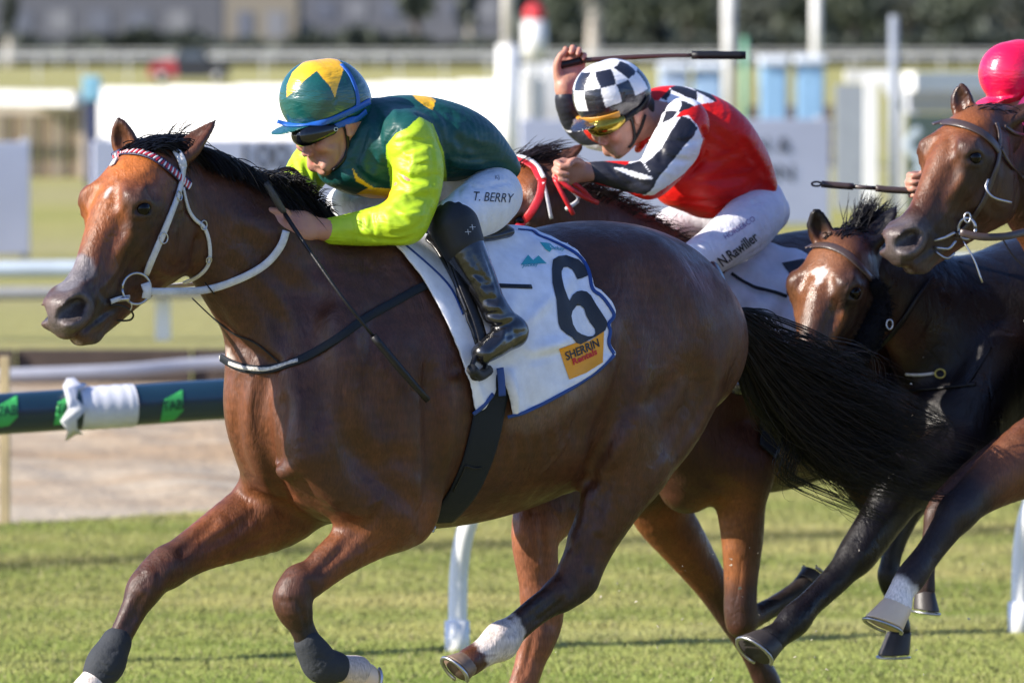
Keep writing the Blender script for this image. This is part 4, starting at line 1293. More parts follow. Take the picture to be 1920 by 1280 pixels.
# muscle lines
SKA = Skin(fa, .011, FA)
big = lambda pts, w, a: SKA.line(pts, w, a)
big([(1108, 872), (1136, 826), (1160, 770), (1176, 700), (1180, 620)], .022, [.030, .034, .030, .020, .006])
big([(1145, 900), (1165, 840), (1195, 770), (1210, 700)], .035, [-.010, -.018, -.016, -.006])
big([(800, 980), (812, 900), (814, 800), (806, 700)], .020, [.022, .026, .020, .008])
big([(1330, 690), (1310, 770), (1262, 850)], .022, [.006, .016, .008])
big([(1300, 640), (1330, 720), (1300, 800), (1250, 870)], .05, [-.004, -.014, -.014, -.006])
big([(1040, 470), (1080, 520), (1100, 560)], .03, [.004, .014, .006])
big([(1110, 440), (1150, 470), (1180, 520)], .05, [-.004, -.014, -.006])
big([(560, 540), (590, 640), (600, 740), (580, 820)], .030, [.004, .018, .018, .006])
big([(640, 560), (660, 680), (640, 790)], .05, [-.006, -.014, -.006])
big([(700, 880), (740, 860), (780, 880)], .030, [.003, .014, .006])
for i_ in range(6): big([(930 + i_ * 28, 800 - i_ * 8), (945 + i_ * 28, 850 - i_ * 10), (950 + i_ * 27, 900 - i_ * 12)], .016, [.001, .007, .002])
g = lambda pts, w, a, **k: SKA.line([p[:2] for p in pts], w, np.asarray(a) * 1.8)
g([(505, 690, .0), (488, 780, .0), (510, 880, .0), (550, 960, 0)], .020, [.010, .022, .022, .012])
g([(640, 800, .20), (700, 880, .24), (790, 960, .24)], .03, [.002, .011, .006])
g([(800, 640, .28), (808, 780, .28), (812, 900, .27), (806, 985, .24)], .03, [.002, .010, .013, .010])
g([(600, 560, .16), (580, 680, .19), (560, 780, .19)], .035, [.004, .009, .004])
g([(540, 870, .10), (600, 960, .12), (660, 985, .12)], .03, [.006, .016, .010])
g([(440, 500, .10), (520, 600, .14), (540, 660, .15)], .025, [.004, .008, .003])
g([(640, 950, .20), (600, 1010, .20), (575, 1060, .20)], .011, [.004, .008, .004])
g([(700, 975, .22), (640, 1030, .205), (600, 1070, .20)], .010, [.003, .007, .003])
g([(400, 980, -.06), (340, 1035, -.08)], .010, [.004, .006])
g([(1130, 800, .25), (1175, 700, .29), (1190, 600, .29)], .035, [.014, .010, .002])
g([(1120, 820, .24), (1105, 900, .22)], .02, .010)
g([(1320, 640, .24), (1290, 760, .26), (1230, 860, .24)], .03, [.003, .009, .003])
g([(1120, 900, .22), (1110, 980, .195), (1085, 1040, .18)], .012, [.002, .005, .003])
g([(1120, 1010, .185), (1104, 1060, .175)], .012, .007)
g([(1012, 960, -.11), (1022, 1090, -.11)], .012, [.003, .004])
g([(1040, 1120, .18), (1000, 1150, .168), (955, 1190, .17)], .008, [.002, .005, .002])
g([(560, 1130, .20), (574, 1180, .19), (590, 1215, .19)], .008, [.002, .005, .002])
g([(262, 1120, -.09), (240, 1165, -.10), (222, 1200, -.10)], .008, [.002, .005, .002])
# veins and more muscle relief
vein = lambda pts, w=.006, a=-.0035: g(pts, w, [a * .2] + [a] * (len(pts) - 2) + [a * .2])
vein([(1000, 900, .27), (1040, 860, .28), (1080, 800, .29), (1070, 760, .29)]); vein([(1090, 960, .2), (1110, 900, .22), (1150, 840, .24)], .007)
vein([(640, 990, .21), (690, 950, .22), (730, 930, .22)], .005); vein([(560, 980, .15), (545, 920, .15), (560, 860, .16)], .006)
vein([(1140, 960, .2), (1125, 1000, .19), (1118, 1050, .18)], .005); vein([(1022, 980, -.11), (1012, 1060, -.11), (1020, 1110, -.11)], .005)
vein([(745, 1000, .22), (690, 1030, .2), (640, 1058, .19)], .006)
g([(700, 600, .22), (690, 700, .24), (720, 800, .25)], .03, [.004, .010, .004]); g([(830, 620, .29), (835, 760, .29), (830, 900, .27)], .05, [-.004, -.010, -.004])
g([(470, 450, .09), (520, 520, .12), (600, 560, .15), (650, 560, .17)], .028, [.003, .009, .009, .003]); g([(430, 400, .08), (500, 430, .1), (600, 470, .12)], .03, [-.003, -.008, -.004])
g([(400, 560, .04), (430, 620, .06), (470, 660, .08), (520, 680, .1)], .014, [.003, .008, .008, .004])
g([(545, 700, .12), (565, 770, .14), (560, 850, .14)], .03, [-.004, -.012, -.006]); g([(530, 760, .08), (520, 850, .08), (545, 930, .09)], .02, [.004, .010, .006])
g([(450, 720, -.1), (440, 800, -.12), (460, 870, -.1)], .02, [.003, .009, .003])
g([(505, 860, .04), (530, 885, .08), (560, 870, .12)], .02, [-.004, -.012, -.004])
g([(600, 990, .0), (560, 970, -.03), (500, 940, -.08), (450, 930, -.12)], .02, [.004, .014, .014, .004])
g([(1130, 480, .2), (1200, 540, .26), (1260, 620, .28)], .05, [.002, .009, .004]); g([(1060, 470, .22), (1100, 560, .28), (1110, 680, .29), (1090, 800, .28)], .045, [.002, .010, .012, .008])
g([(1240, 470, .12), (1300, 560, .2), (1340, 660, .22)], .05, [-.002, -.008, -.004])
g([(1180, 760, .28), (1240, 740, .28), (1300, 680, .26)], .03, [.002, .007, .003]); g([(1050, 960, .1), (1080, 1010, .12), (1050, 1060, .12)], .014, [-.002, -.005, -.002])
for i in range(7): vein([(470 + i * 9, 640 + i * 5, .02 + i * .012), (468 + i * 9, 660 + i * 4, .02 + i * .012), (474 + i * 9, 684, .02 + i * .012)], .004, .003)
# knees, hocks, tendons
for pts, w, a in [([(524, 1088), (545, 1084), (570, 1080)], .007, [-.001, -.0035, -.001]), ([(516, 1120), (540, 1128), (560, 1122)], .006, [.001, .003, .001]), ([(522, 1145), (540, 1152), (556, 1148)], .006, [-.001, -.004, -.001]),
                  ([(575, 1090), (588, 1105), (580, 1130)], .007, [.001, .004, .001]), ([(578, 1140), (586, 1180), (600, 1215)], .006, [.002, .0055, .003]), ([(560, 1150), (572, 1185), (584, 1212)], .005, [-.001, -.003, -.001]),
                  ([(268, 1066), (282, 1076), (290, 1092)], .007, [-.001, -.004, -.001]), ([(292, 1060), (300, 1080), (296, 1100)], .006, [.001, .004, .001]), ([(260, 1090), (272, 1098), (282, 1110)], .006, [.001, .003, .001]),
                  ([(272, 1112), (256, 1150), (236, 1196)], .006, [.002, .006, .002]), ([(1050, 1076), (1066, 1098), (1060, 1116)], .008, [.001, .005, .001]), ([(1100, 1060), (1108, 1080), (1096, 1100)], .007, [-.001, -.004, -.001]),
                  ([(1070, 1112), (1030, 1146), (976, 1188)], .007, [.002, .006, .002]), ([(950, 1184), (934, 1194), (922, 1212)], .006, [-.001, -.004, -.001]), ([(992, 1150), (1010, 1160), (1030, 1155)], .008, [.001, .004, .001]),
                  ([(1002, 1180), (992, 1230), (976, 1275)], .007, [.002, .005, .002]), ([(640, 960), (600, 1000), (560, 1050)], .008, [.002, .006, .002]), ([(720, 940), (690, 985), (640, 1020)], .009, [.002, .006, .002]),
                  ([(480, 960), (430, 1000), (370, 1030)], .010, [.002, .006, .002]), ([(540, 990), (470, 1016), (410, 1044)], .008, [.001, .005, .001]), ([(1160, 860), (1130, 930), (1112, 990)], .016, [.003, .009, .003]),
                  ([(1060, 900), (1078, 960), (1066, 1010)], .012, [-.001, -.005, -.001])]: g([(x, y, 0) for x, y in pts], w, [q / 1.8 * 1.5 for q in a])
# skin folds behind the elbow and on the flank
for i in range(5):
    g([(1010 + 18 * i, 560 + 10 * i, .30), (1030 + 16 * i, 700 + 8 * i, .31)], .02, [-.001, .003])
VA, QA = nets(fa, .0060, smooth=1)
BAY = (.066, .0235, .0115)
pa = Paint(VA, BAY)
def sa(F, pts, c, soft=.04, amt=1, rag=.008, rag2=.004):
    pa.stroke([[*F(p[0], p[1], p[2]), p[3] / PX] for p in pts], c, soft, amt, rag, rag2)
DK = (.016, .011, .010)
sa(FA, [(700, 470, 0, 60), (900, 430, 0, 60), (1100, 420, 0, 60)], (.050, .020, .014), .25, .7)
sa(FA, [(500, 520, .12, 90), (640, 600, .2, 90)], (.040, .017, .012), .3, .5)
sa(FA, [(480, 740, 0, 60), (560, 900, 0, 80)], (.20, .065, .022), .2, .5)  # sunlit breast painted in as a warm tone
sa(FA, [(750, 960, .17, 60), (620, 1050, .16, 50)], (.22, .070, .022), .1, .7)  # sun on the near forearm, put into the coat colour
sa(FA, [(560, 1080, .16, 40), (555, 1110, .16, 42)], (.07, .025, .014), .06, .8)
sa(FA, [(560, 1150, .16, 40), (600, 1240, .16, 50)], DK, .05, .95)
sa(FA, [(640, 1250, .16, 34), (700, 1270, .16, 50)], (.60, .50, .44), .02, .95)
sa(FA, [(330, 1050, -.13, 40), (290, 1085, -.13, 44)], (.06, .022, .013), .08, .8)
sa(FA, [(262, 1120, -.13, 34), (210, 1210, -.13, 40)], (.045, .020, .014), .05, .8)
sa(FA, [(180, 1265, -.13, 36), (150, 1310, -.13, 50)], (.66, .58, .52), .015, .95)
sa(FA, [(500, 960, -.13, 60), (400, 1010, -.13, 50)], (.24, .075, .020), .1, .7)  # far forearm: painted sunlight
sa(FA, [(1095, 1100, .145, 40), (1000, 1150, .145, 40), (975, 1172, .145, 34)], DK, .05, .95)
sa(FA, [(1110, 1000, .15, 40), (1085, 1060, .145, 44)], (.05, .022, .014), .08, .7)
sa(FA, [(948, 1194, .145, 42), (905, 1228, .145, 40)], (.60, .53, .50), .014, .95, .022, .012)
sa(FA, [(884, 1244, .145, 26)], (.20, .14, .11), .02, .6)
sa(FA, [(1005, 1000, -.15, 70), (1015, 1150, -.15, 60), (970, 1300, -.15, 60)], (.27, .095, .045), .08, .8)  # plain brown far hind, brightened with painted sunlight
sa(FA, [(1100, 880, -.05, 60), (1060, 930, -.08, 40)], (.05, .02, .012), .1, .7)
sa(FA, [(1340, 620, 0, 60)], DK, .03, .9)
# foam line under the breast strap and pale rub marks
sa(FA, [(418, 668, -.04, 12), (450, 686, 0, 11), (490, 694, .04, 10), (545, 686, .08, 6)], (.62, .52, .46), .02, .8, .010, .010)
sa(FA, [(470, 700, 0, 9), (482, 760, 0, 7), (490, 830, 0, 5)], (.50, .34, .26), .03, .6, .012, .008)
sa(FA, [(970, 790, .30, 14), (1060, 760, .30, 22), (1120, 700, .30, 20), (1150, 620, .30, 10)], (.20, .135, .105), .05, .7, .014, .006)
sa(FA, [(1010, 440, .1, 20), (1100, 490, .24, 18), (1150, 600, .28, 14)], (.16, .10, .08), .05, .6, .012, .006)
def star_pts(px, M=None):
    q = [(SKH.on(u, v), r) for u, v, r in px]; q = [(x, r) for x, r in q if x is not None]
    return [[*(x if M is None else np.array(M)[:3, :3] @ x + np.array(M)[:3, 3]), r] for x, r in q]
paint_head(pa, HA, star=[star_pts([(212, 342, .004), (205, 354, .006), (197, 370, .0025)]), star_pts([(202, 347, .002), (214, 349, .003)])])
pa.stroke([[*HA(150, 505, 0), .040], [*HA(128, 525, 0), .036]], (.17, .16, .175), .012, .85, .006, .004)  # sky sheen and sun on dark nose skin, painted as grey
pa.stroke([[*HA(404, 228, .075), .014]], DK, .02, .9); pa.stroke([[*HA(222, 222, -.062), .010]], DK, .02, .8)
pa.C *= (1 + .16 * pa.n2)[:, None]
lead = empty('racehorse', G(900, 16.1), 'leading bay racehorse with a red and white browband and number 6 saddlecloth', 'horse', None)
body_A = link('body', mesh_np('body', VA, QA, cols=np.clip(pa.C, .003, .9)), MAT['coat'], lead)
BV_A = bvh_arr(VA, QA)
eye_ball(HA, 1, lead, MAT)
hoof('hoof', FA, FA(884, 1240, .145), FA(862, 1262, .145), FA.a + np.array([0, 0, .15]), 31 / PX, MAT['hoof_mixed'], lead, MAT['steel'])
hoof('hoof', FA, FA(662, 1258, .16), FA(694, 1262, .16), np.array([0, 0, -1.0]), 32 / PX, MAT['hoof_pale'], lead, MAT['steel'])
hoof('hoof', FA, FA(165, 1292, -.13), FA(140, 1330, -.13), FA.a, 32 / PX, MAT['hoof_pale'], lead, MAT['steel'])
hoof('hoof', FA, FA(908, 1436, -.15), FA(890, 1470, -.15), FA.a, 32 / PX, MAT['hoof_dark'], lead, MAT['steel'])
# ------------------------------------------------------------------ riders
SKIN = (.42, .205, .145)
MAT['skin'] = attr_material('skin', rough=.48, wr=.15, wscale=60, sss=.12, spec=.45)
MAT['silk'] = attr_material('silk', rough=.46, wr=.6, wscale=9, fine=.03, spec=.35, stretch=(1.0, 1.0, 2.0, .3, .5, .2), crease=.16)
MAT['satin_cap'] = attr_material('satin_cap', rough=.26, coat=.25, wr=.32, wscale=14, fine=.02, spec=.7, stretch=(1, 1, 3.0, .2, .3, 0), crease=.2)
MAT['breeches'] = attr_material('white_breeches', rough=.65, wr=.5, wscale=18, fine=.10, crease=.25)
MAT['boot'] = simple('patent_boot', (.010, .010, .012), .20, var=.5, vscale=20, bmp=.8, bscale=34, spec=.7, coat=.4)
MAT['boot_matt'] = simple('boot_cuff', (.006, .007, .009), .6, var=.4, vscale=40, bmp=.3, bscale=120)
MAT['lens_dark'] = simple('dark_lens', (.004, .005, .008), .08, spec=.5, coat=.25, var=.5, vscale=25)
MAT['lens_gold'] = simple('gold_lens', (.42, .30, .02), .10, metal=.85, var=.7, vscale=22, coat=.5)
MAT['blue_elastic'] = simple('blue_elastic', (.010, .095, .42), .45, bmp=.4, bscale=200)
MAT['black_leather'] = simple('black_leather', (.007, .007, .009), .45, bmp=.35, bscale=120, spec=.35)
MAT['white_rubber'] = simple('white_rubber', (.60, .60, .61), .45, var=.25, vscale=60, bmp=.5, bscale=150)
MAT['brown_leather'] = simple('brown_leather', (.05, .032, .028), .4, bmp=.35, bscale=120, coat=.15)
MAT['hair_man'] = simple('short_hair', (.018, .012, .010), .7, bmp=.8, bscale=220)
MAT['ink'] = simple('black_ink', (.012, .012, .016), .55)

def build(name, field, h, mat, parent, base, paint=None, smooth=2):
    V, F = nets(field, h, smooth=smooth)
    p = Paint(V, base)
    if paint: paint(p)
    o = link(name, mesh_np(name, V, F, cols=np.clip(p.C, .003, .95)), mat, parent)
    return o, V, F

def face_field(f, H, S=1.0):
    """a rider's head looking along the frame's heading; measured on the leader's rider"""
    q = lambda *a, **k: put(f, H, *a, S=S, **k)
    q([(628, 222, 0, 64, 54)], k=.03)
    q([(606, 262, 0, 41, 41), (610, 288, 0, 30, 31), (611, 304, 0, 22, 22)], k=.02)
    q([(606, 319, 0, 10.5, 11)], k=.007)
    q([(600, 273, .040, 13, 11)], k=.016, mirror=True)
    q([(632, 292, .044, 18, 9), (612, 310, .030, 13, 9)], k=.02, mirror=True)
    q([(583, 256, 0, 8, 8), (578, 272, 0, 7, 6), (572, 288, 0, 7, 7)], k=.005)
    q([(581, 290, .013, 6, 5)], k=.004, mirror=True)
    q([(580, 293, .010, 2.2, 2.4)], k=.002, op='s', mirror=True)
    q([(593, 302, 0, 4.5, 13)], k=.005); q([(595, 310, 0, 5, 11)], k=.005)
    q([(580, 254, .028, 7, 10)], k=.012, op='s', mirror=True)
    gro(f, H, [(577.5, 306, 0), (582, 306.5, .014), (590, 307, .024)], .0035, [.004, .004, .001], mirror=True)
    gro(f, H, [(578, 288, .017), (588, 298, .030), (596, 308, .034)], .006, [.002, .003, .001], mirror=True)
    gro(f, H, [(592, 317, 0), (596, 317, .016)], .006, [.0035, .001], mirror=True)
    q([(658, 236, .080, 13, 5), (656, 250, .076, 8, 4)], k=.006, mirror=True)
    gro(f, H, [(656, 230, .082), (664, 233, .082), (664, 244, .080)], .004, [.003, .004, .002], mirror=True)
    return f

def eyes_behind(H, parent, S=1.0):
    for s in (1, -1):
        c = H(583, 254, .030); c = H.mirror(np.array(c)) if s < 0 else c
        bm = bmesh.new(); bmesh.ops.create_uvsphere(bm, u_segments=12, v_segments=8, radius=.0115 * S)
        me = bpy.data.meshes.new('eyeball'); bm.to_mesh(me); bm.free()
        o = link('eye', me, MAT['eye'], parent); o.location = Vector(c) - root_loc(parent)

def face_paint(p, H, S=1.0):
    st = lambda pts, c, soft, amt, rag=.002: p.stroke([[*H(a, b, t), r / PX * S] for a, b, t, r in pts], c, soft, amt, rag, 0)
    for s in (1, -1):
        st([(596, 278, .05 * s, 14)], (.55, .21, .15), .03, .7)
        st([(580, 288, .012 * s, 7)], (.55, .20, .15), .015, .7)
        st([(584, 306, .008 * s, 3.5), (592, 307, .02 * s, 2.5)], (.42, .12, .10), .005, .85)
        st([(612, 312, .03 * s, 18), (635, 290, .05 * s, 12)], (.33, .18, .13), .03, .5)
        st([(583, 254, .03 * s, 7)], (.2, .09, .07), .01, .7)
        st([(664, 238, .085 * s, 6)], (.5, .16, .11), .015, .6)

def helmet_field(f, H, S=1.0):
    q = lambda *a, **k: put(f, H, *a, S=S, **k)
    q([(594, 184, 0, 70, 68), (617, 182, 0, 71, 68)], k=.03)
    q([(644, 196, 0, 44, 54)], k=.04)
    # open underneath
    A = [H(735, 800, 0), H(736, 801, 0)]
    f.chain(A, [570 / PX * S] * 2, [570 / PX * S] * 2, n=H.l, k=.004, op='s', sub=1)
    up = np.asarray(H(600, 180, 0)) - np.asarray(H(618, 240, 0)); up /= np.linalg.norm(up)
    f.chain([H(574, 234, 0), H(550, 238, 0)], [50 / PX * S, 44 / PX * S], [3.8 / PX * S, 3.0 / PX * S], n=up, k=.008)
    gro(f, H, [(560, 150, .045), (546, 190, .045), (540, 225, .045)], .004, .003, mirror=True)
    gro(f, H, [(640, 140, .06), (628, 190, .09), (618, 222, .095)], .004, .003)
    return f

def poly_mask(V, poly, H, soft=1.0):
    """pixel-space polygon as a mask on the camera side of a thing"""
    d = V - CAMP; z = d @ FWD
    u = 960 + FPX * (d @ RGT) / z; v = 640 - FPX * (d @ UPV) / z
    return inside_poly(u, v, poly).astype(float), u, v, z

def hand(f, wrist, palm, knuck, up, curl, S=1.0, thumb=True, spread=.0185, side=1):
    """fist: wrist->palm->knuckles (world), up = towards the index finger, curl = the way fingers fold"""
    w, p, k = [np.asarray(x, float) for x in (wrist, palm, knuck)]
    up = np.asarray(up, float); up /= np.linalg.norm(up); curl = np.asarray(curl, float); curl /= np.linalg.norm(curl)
    fw = (k - p) / np.linalg.norm(k - p)
    f.chain([w, w * .5 + p * .5, p], [.023 * S, .027 * S, .036 * S], [.018 * S, .018 * S, .017 * S], n=curl, k=.015)
    f.chain([p, k], [.036 * S, .033 * S], [.016 * S, .014 * S], n=curl, k=.015)
    for i, (ln, r) in enumerate([(.92, .0092), (1.0, .0096), (.94, .0092), (.76, .0080)]):
        b = k + up * spread * S * (1.45 - i) + fw * (.004 if i in (1, 2) else 0)
        k1 = b + (fw * .030 + curl * .010) * ln * S
        k2 = k1 + (fw * .006 + curl * .026) * ln * S
        k3 = k2 + (-fw * .018 + curl * .010) * ln * S
        f.chain([b - fw * .012 * S, b, k1], [r * 1.0 * S, r * 1.12 * S, r * S], k=.004, sub=2)
        f.chain([k1, k2, k3], [r * 1.02 * S, r * .95 * S, r * .8 * S], k=.003, sub=2)
        f.chain([b], [r * 1.2 * S], k=.005)
    if thumb:
        a = p + up * .026 * S - fw * .012 * S + curl * .012 * S
        b = a + (fw * .030 + up * .012 + curl * .016) * S; c = b + (fw * .026 - up * .004 + curl * .014) * S
        f.chain([a, b, c], [.0135 * S, .0110 * S, .0088 * S], k=.008, sub=3)
JA = Frame(620, 230, depth_of(FA(620, 230, 0)), 34)
riderA = empty('person', G(850, 16.0), 'jockey in green silks with lime sleeves and a green cap with a yellow star', 'person')
GREEN = (.005, .058, .054); LIME = (.37, .54, .02); YEL = (.80, .44, .015)
# ---- body (one skin)
b = Field()
face_field(b, JA)
put(b, FA, [(645, 268, 0, 34, 36), (672, 268, 0, 40, 44), (700, 262, 0, 50, 60)], k=.03)
put(b, FA, [(710, 262, 0, 62, 100), (780, 262, 0, 62, 96), (860, 285, 0, 50, 74), (895, 335, 0, 38, 56)], k=.03)
put(b, FA, [(775, 262, .18, 34), (772, 330, .20, 32), (758, 405, .225, 28)], k=.03)
put(b, FA, [(758, 408, .225, 28), (690, 426, .16, 22), (640, 432, .12, 19), (606, 430, .105, 19)], k=.02)
put(b, FA, [(615, 282, -.18, 34), (580, 315, -.21, 30), (560, 348, -.19, 25), (540, 385, -.13, 18)], k=.03)
put(b, FA, [(905, 368, .08, 34), (862, 414, .19, 28), (895, 500, .27, 24), (930, 592, .31, 16)], k=.03)
put(b, FA, [(930, 592, .31, 17), (950, 628, .32, 16), (905, 655, .33, 14)], k=.02)
put(b, FA, [(880, 350, -.10, 44), (760, 362, -.2, 38), (655, 385, -.24, 34), (700, 480, -.28, 26), (760, 580, -.31, 17)], k=.04)
fwd = FA(520, 412, .09) - FA(575, 420, .10)
hand(b, FA(612, 432, .105), FA(572, 424, .098), FA(536, 416, .09), FA(560, 380, .09) - FA(575, 425, .09), -FA.l * .9 + np.array([0, 0, -.35]), side=1)
hand(b, FA(545, 382, -.12), FA(528, 400, -.10), FA(510, 412, -.08), np.array([0, 0, 1.0]), FA.l)
gro(b, FA, [(560, 412, .122), (535, 404, .118)], .004, -.0012); gro(b, FA, [(562, 424, .122), (535, 418, .118)], .004, -.0012)
SF = Skin(b, .0045, JA)
for pts, w, a in [([(584, 305), (594, 307), (604, 307)], .0028, [.003, .005, .002]), ([(590, 313), (597, 315), (604, 313)], .0035, [.001, .003, .001]), ([(592, 321), (602, 320), (612, 316)], .005, [.001, .0045, .001]),
                  ([(588, 288), (598, 298), (604, 310)], .005, [.002, .005, .001]), ([(584, 290), (590, 284), (586, 278)], .004, [.001, .004, .001]), ([(600, 276), (616, 280), (630, 276)], .009, [-.001, -.005, -.001]),
                  ([(606, 296), (618, 304), (622, 318)], .008, [.001, .004, .001]), ([(640, 262), (642, 285), (634, 302)], .008, [.001, .005, .002]), ([(604, 322), (614, 326), (624, 322)], .008, [-.001, -.004, -.001]),
                  ([(655, 232), (662, 230), (667, 238), (664, 250), (658, 254)], .0035, [-.002, -.004, -.004, -.004, -.002]), ([(658, 238), (662, 242), (660, 248)], .004, [.002, .006, .002]),
                  ([(566, 412), (545, 404), (528, 402)], .0035, [-.001, -.002, -.001]), ([(566, 420), (545, 416), (524, 414)], .0035, [-.001, -.002, -.001]), ([(566, 430), (545, 427), (526, 426)], .0035, [-.001, -.002, -.001])]:
    SF.line(pts, w, a)
def pb(p):
    face_paint(p, JA)
    p.stroke([[*FA(540, 415, .10), .03]], (.44, .19, .14), .03, .5)
    p.stroke([[*JA(665, 215, 0), .062], [*JA(672, 250, 0), .04]], (.05, .03, .022), .012, .0)
bodyB, VB, FB = build('body', b, .0033, MAT['skin'], riderA, SKIN, pb)
eyes_behind(JA, riderA)
# hair at the nape
hf = Field(); put(hf, JA, [(668, 222, 0, 30, 46), (674, 246, 0, 22, 34)], k=.02)
put(hf, JA, [(650, 214, .062, 13, 6)], k=.01, mirror=True)
build('hair', hf, .004, MAT['hair_man'], riderA, (.02, .01, .01))
# ---- jacket
j = Field()
put(j, FA, [(683, 276, 0, 70, 104), (735, 264, 0, 82, 122), (795, 262, 0, 80, 122), (855, 272, 0, 68, 108), (900, 300, 0, 46, 96), (915, 314, 0, 36, 92)], k=.03, sub=6)
put(j, FA, [(640, 318, 0, 34, 60), (690, 335, 0, 34, 76), (745, 345, 0, 26, 80)], k=.05)
put(j, FA, [(672, 246, 0, 44, 50), (690, 236, 0, 48, 60)], k=.03)
put(j, FA, [(762, 256, .145, 46, 42)], k=.05, mirror=True)
# sleeves
put(j, FA, [(772, 268, .175, 46, 42), (784, 318, .20, 48, 46), (776, 376, .215, 45, 42), (756, 412, .225, 43, 40)], k=.022, sub=5)
put(j, FA, [(760, 414, .225, 42, 38), (706, 424, .18, 36, 34), (660, 430, .135, 30, 28), (622, 433, .108, 25, 24)], k=.02, sub=5)
put(j, FA, [(619, 280, -.18, 47), (584, 312, -.21, 42), (562, 346, -.19, 36), (544, 374, -.14, 26)], k=.03)
SJ = Skin(j, .009, FA)
gj = lambda pts, w, a: SJ.line([p[:2] for p in pts], w, np.asarray(a) * 1.25)
# armhole seam and folds (laid where they run in the photograph)
gj([(742, 244, .17), (722, 280, .16), (735, 330, .15)], .008, .006)
gj([(785, 216, .22), (822, 240, .23), (836, 290, .22), (838, 330, .20)], .008, .007)
random.seed(4)
for (x0, y0, x1, y1, t0, w, a) in [(735, 300, 800, 275, .25, .010, .006), (735, 325, 815, 300, .26, .009, -.006), (738, 345, 822, 330, .26, .010, .007), (745, 368, 820, 352, .26, .009, -.005),
                              (742, 392, 812, 372, .26, .011, .007), (735, 405, 800, 400, .26, .009, -.005), (720, 440, 790, 420, .25, .010, .006), (700, 450, 770, 446, .22, .008, .005),
                              (745, 262, 790, 240, .24, .010, -.005), (752, 285, 810, 262, .25, .009, .005)]:
    gj([(x0, y0, t0), ((x0 + x1) / 2 + 4, (y0 + y1) / 2 + random.uniform(-8, 8), t0 + .012), (x1, y1, t0)], w, [a * .3, a, a * .4])
for (x, t) in [(700, .215), (684, .19), (650, .165), (636, .15), (628, .145), (621, .14)]:
    gj([(x, 396, t - .02), (x - 5, 425, t + .008), (x, 462, t - .01)], .006, [.001, .0045, .002])
for i in range(8):
    v0 = 408 + i * 6.5
    gj([(616, v0, .14), (632, v0 + 1, .145), (650, v0 + 3, .15)], .0035, [.003, .002, .0])
for (pts, w, a) in [([(700, 200, .10), (705, 260, .14), (690, 330, .12)], .012, .006), ([(850, 215, .10), (842, 270, .20), (850, 330, .18)], .014, .006),
                    ([(880, 240, .12), (900, 290, .16), (935, 318, .12)], .014, .006), ([(845, 300, .20), (890, 306, .19), (936, 300, .13)], .012, -.007),
                    ([(840, 250, .19), (880, 275, .18), (925, 285, .12)], .013, .006), ([(850, 320, .2), (900, 322, .17), (938, 320, .12)], .008, .006),
                    ([(650, 300, .10), (680, 330, .12), (720, 350, .12)], .012, .008), ([(655, 330, .09), (700, 352, .11), (735, 365, .10)], .009, -.006),
                    ([(690, 240, .12), (672, 290, .12), (655, 320, .10)], .010, .007), ([(760, 195, .10), (830, 205, .12), (880, 235, .10)], .016, .005),
                    ([(712, 240, .15), (716, 290, .15), (722, 330, .14)], .010, .006)]:
    gj(pts, w, [a * .4, a, a * .4])
for i in range(5):
    gj([(548 + i * 12, 292 + i * 4, -.15), (556 + i * 10, 330 + i * 3, -.15), (552 + i * 9, 368, -.13)], .006, [.002, -.006 if i % 2 else .005, .002])

for pts, w, a in [([(742, 268), (770, 262), (800, 268)], .007, [.001, .005, .001]), ([(738, 282), (775, 290), (812, 276)], .008, [.001, -.006, -.001]), ([(745, 296), (782, 308), (815, 300)], .007, [.001, .006, .001]),
                  ([(738, 318), (770, 336), (806, 336)], .008, [.002, .007, .002]), ([(742, 332), (775, 352), (808, 350)], .007, [-.001, -.006, -.001]), ([(748, 352), (778, 372), (812, 366)], .008, [.001, .006, .001]),
                  ([(744, 380), (760, 392), (790, 396)], .009, [.002, .008, .002]), ([(730, 392), (748, 404), (764, 420)], .008, [.001, .007, .002]), ([(715, 395), (728, 412), (732, 440)], .008, [.001, -.005, -.001]),
                  ([(690, 398), (700, 420), (700, 452)], .006, [.001, .004, .001]), ([(664, 404), (668, 430), (664, 458)], .005, [.002, .005, .002]), ([(770, 250), (776, 290), (768, 330), (776, 370)], .006, [.0, -.003, -.003, 0]),
                  ([(800, 250), (812, 300), (808, 360), (790, 420)], .007, [.0, .004, .004, .001]), ([(648, 440), (690, 446), (740, 452), (776, 440)], .007, [.001, .004, .004, .001]),
                  ([(700, 195), (712, 225), (706, 262)], .010, [.001, .005, .001]), ([(730, 190), (742, 215), (738, 240)], .010, [.001, -.005, -.001]), ([(690, 262), (700, 300), (722, 322)], .009, [.001, .006, .001]),
                  ([(672, 286), (686, 322), (712, 346)], .008, [-.001, -.005, -.001]), ([(840, 232), (862, 262), (868, 300)], .012, [.001, .005, .001]), ([(866, 224), (892, 262), (900, 306)], .012, [-.001, -.005, -.001]),
                  ([(842, 292), (880, 300), (930, 296)], .009, [.001, .006, .001]), ([(846, 312), (890, 316), (934, 310)], .008, [-.001, -.005, -.001]), ([(836, 330), (880, 326), (936, 326)], .006, [.001, .005, .001]),
                  ([(800, 190), (830, 214), (846, 250)], .012, [.001, .005, .001])]:
    gj([(x, y, 0) for x, y in pts], w, a)
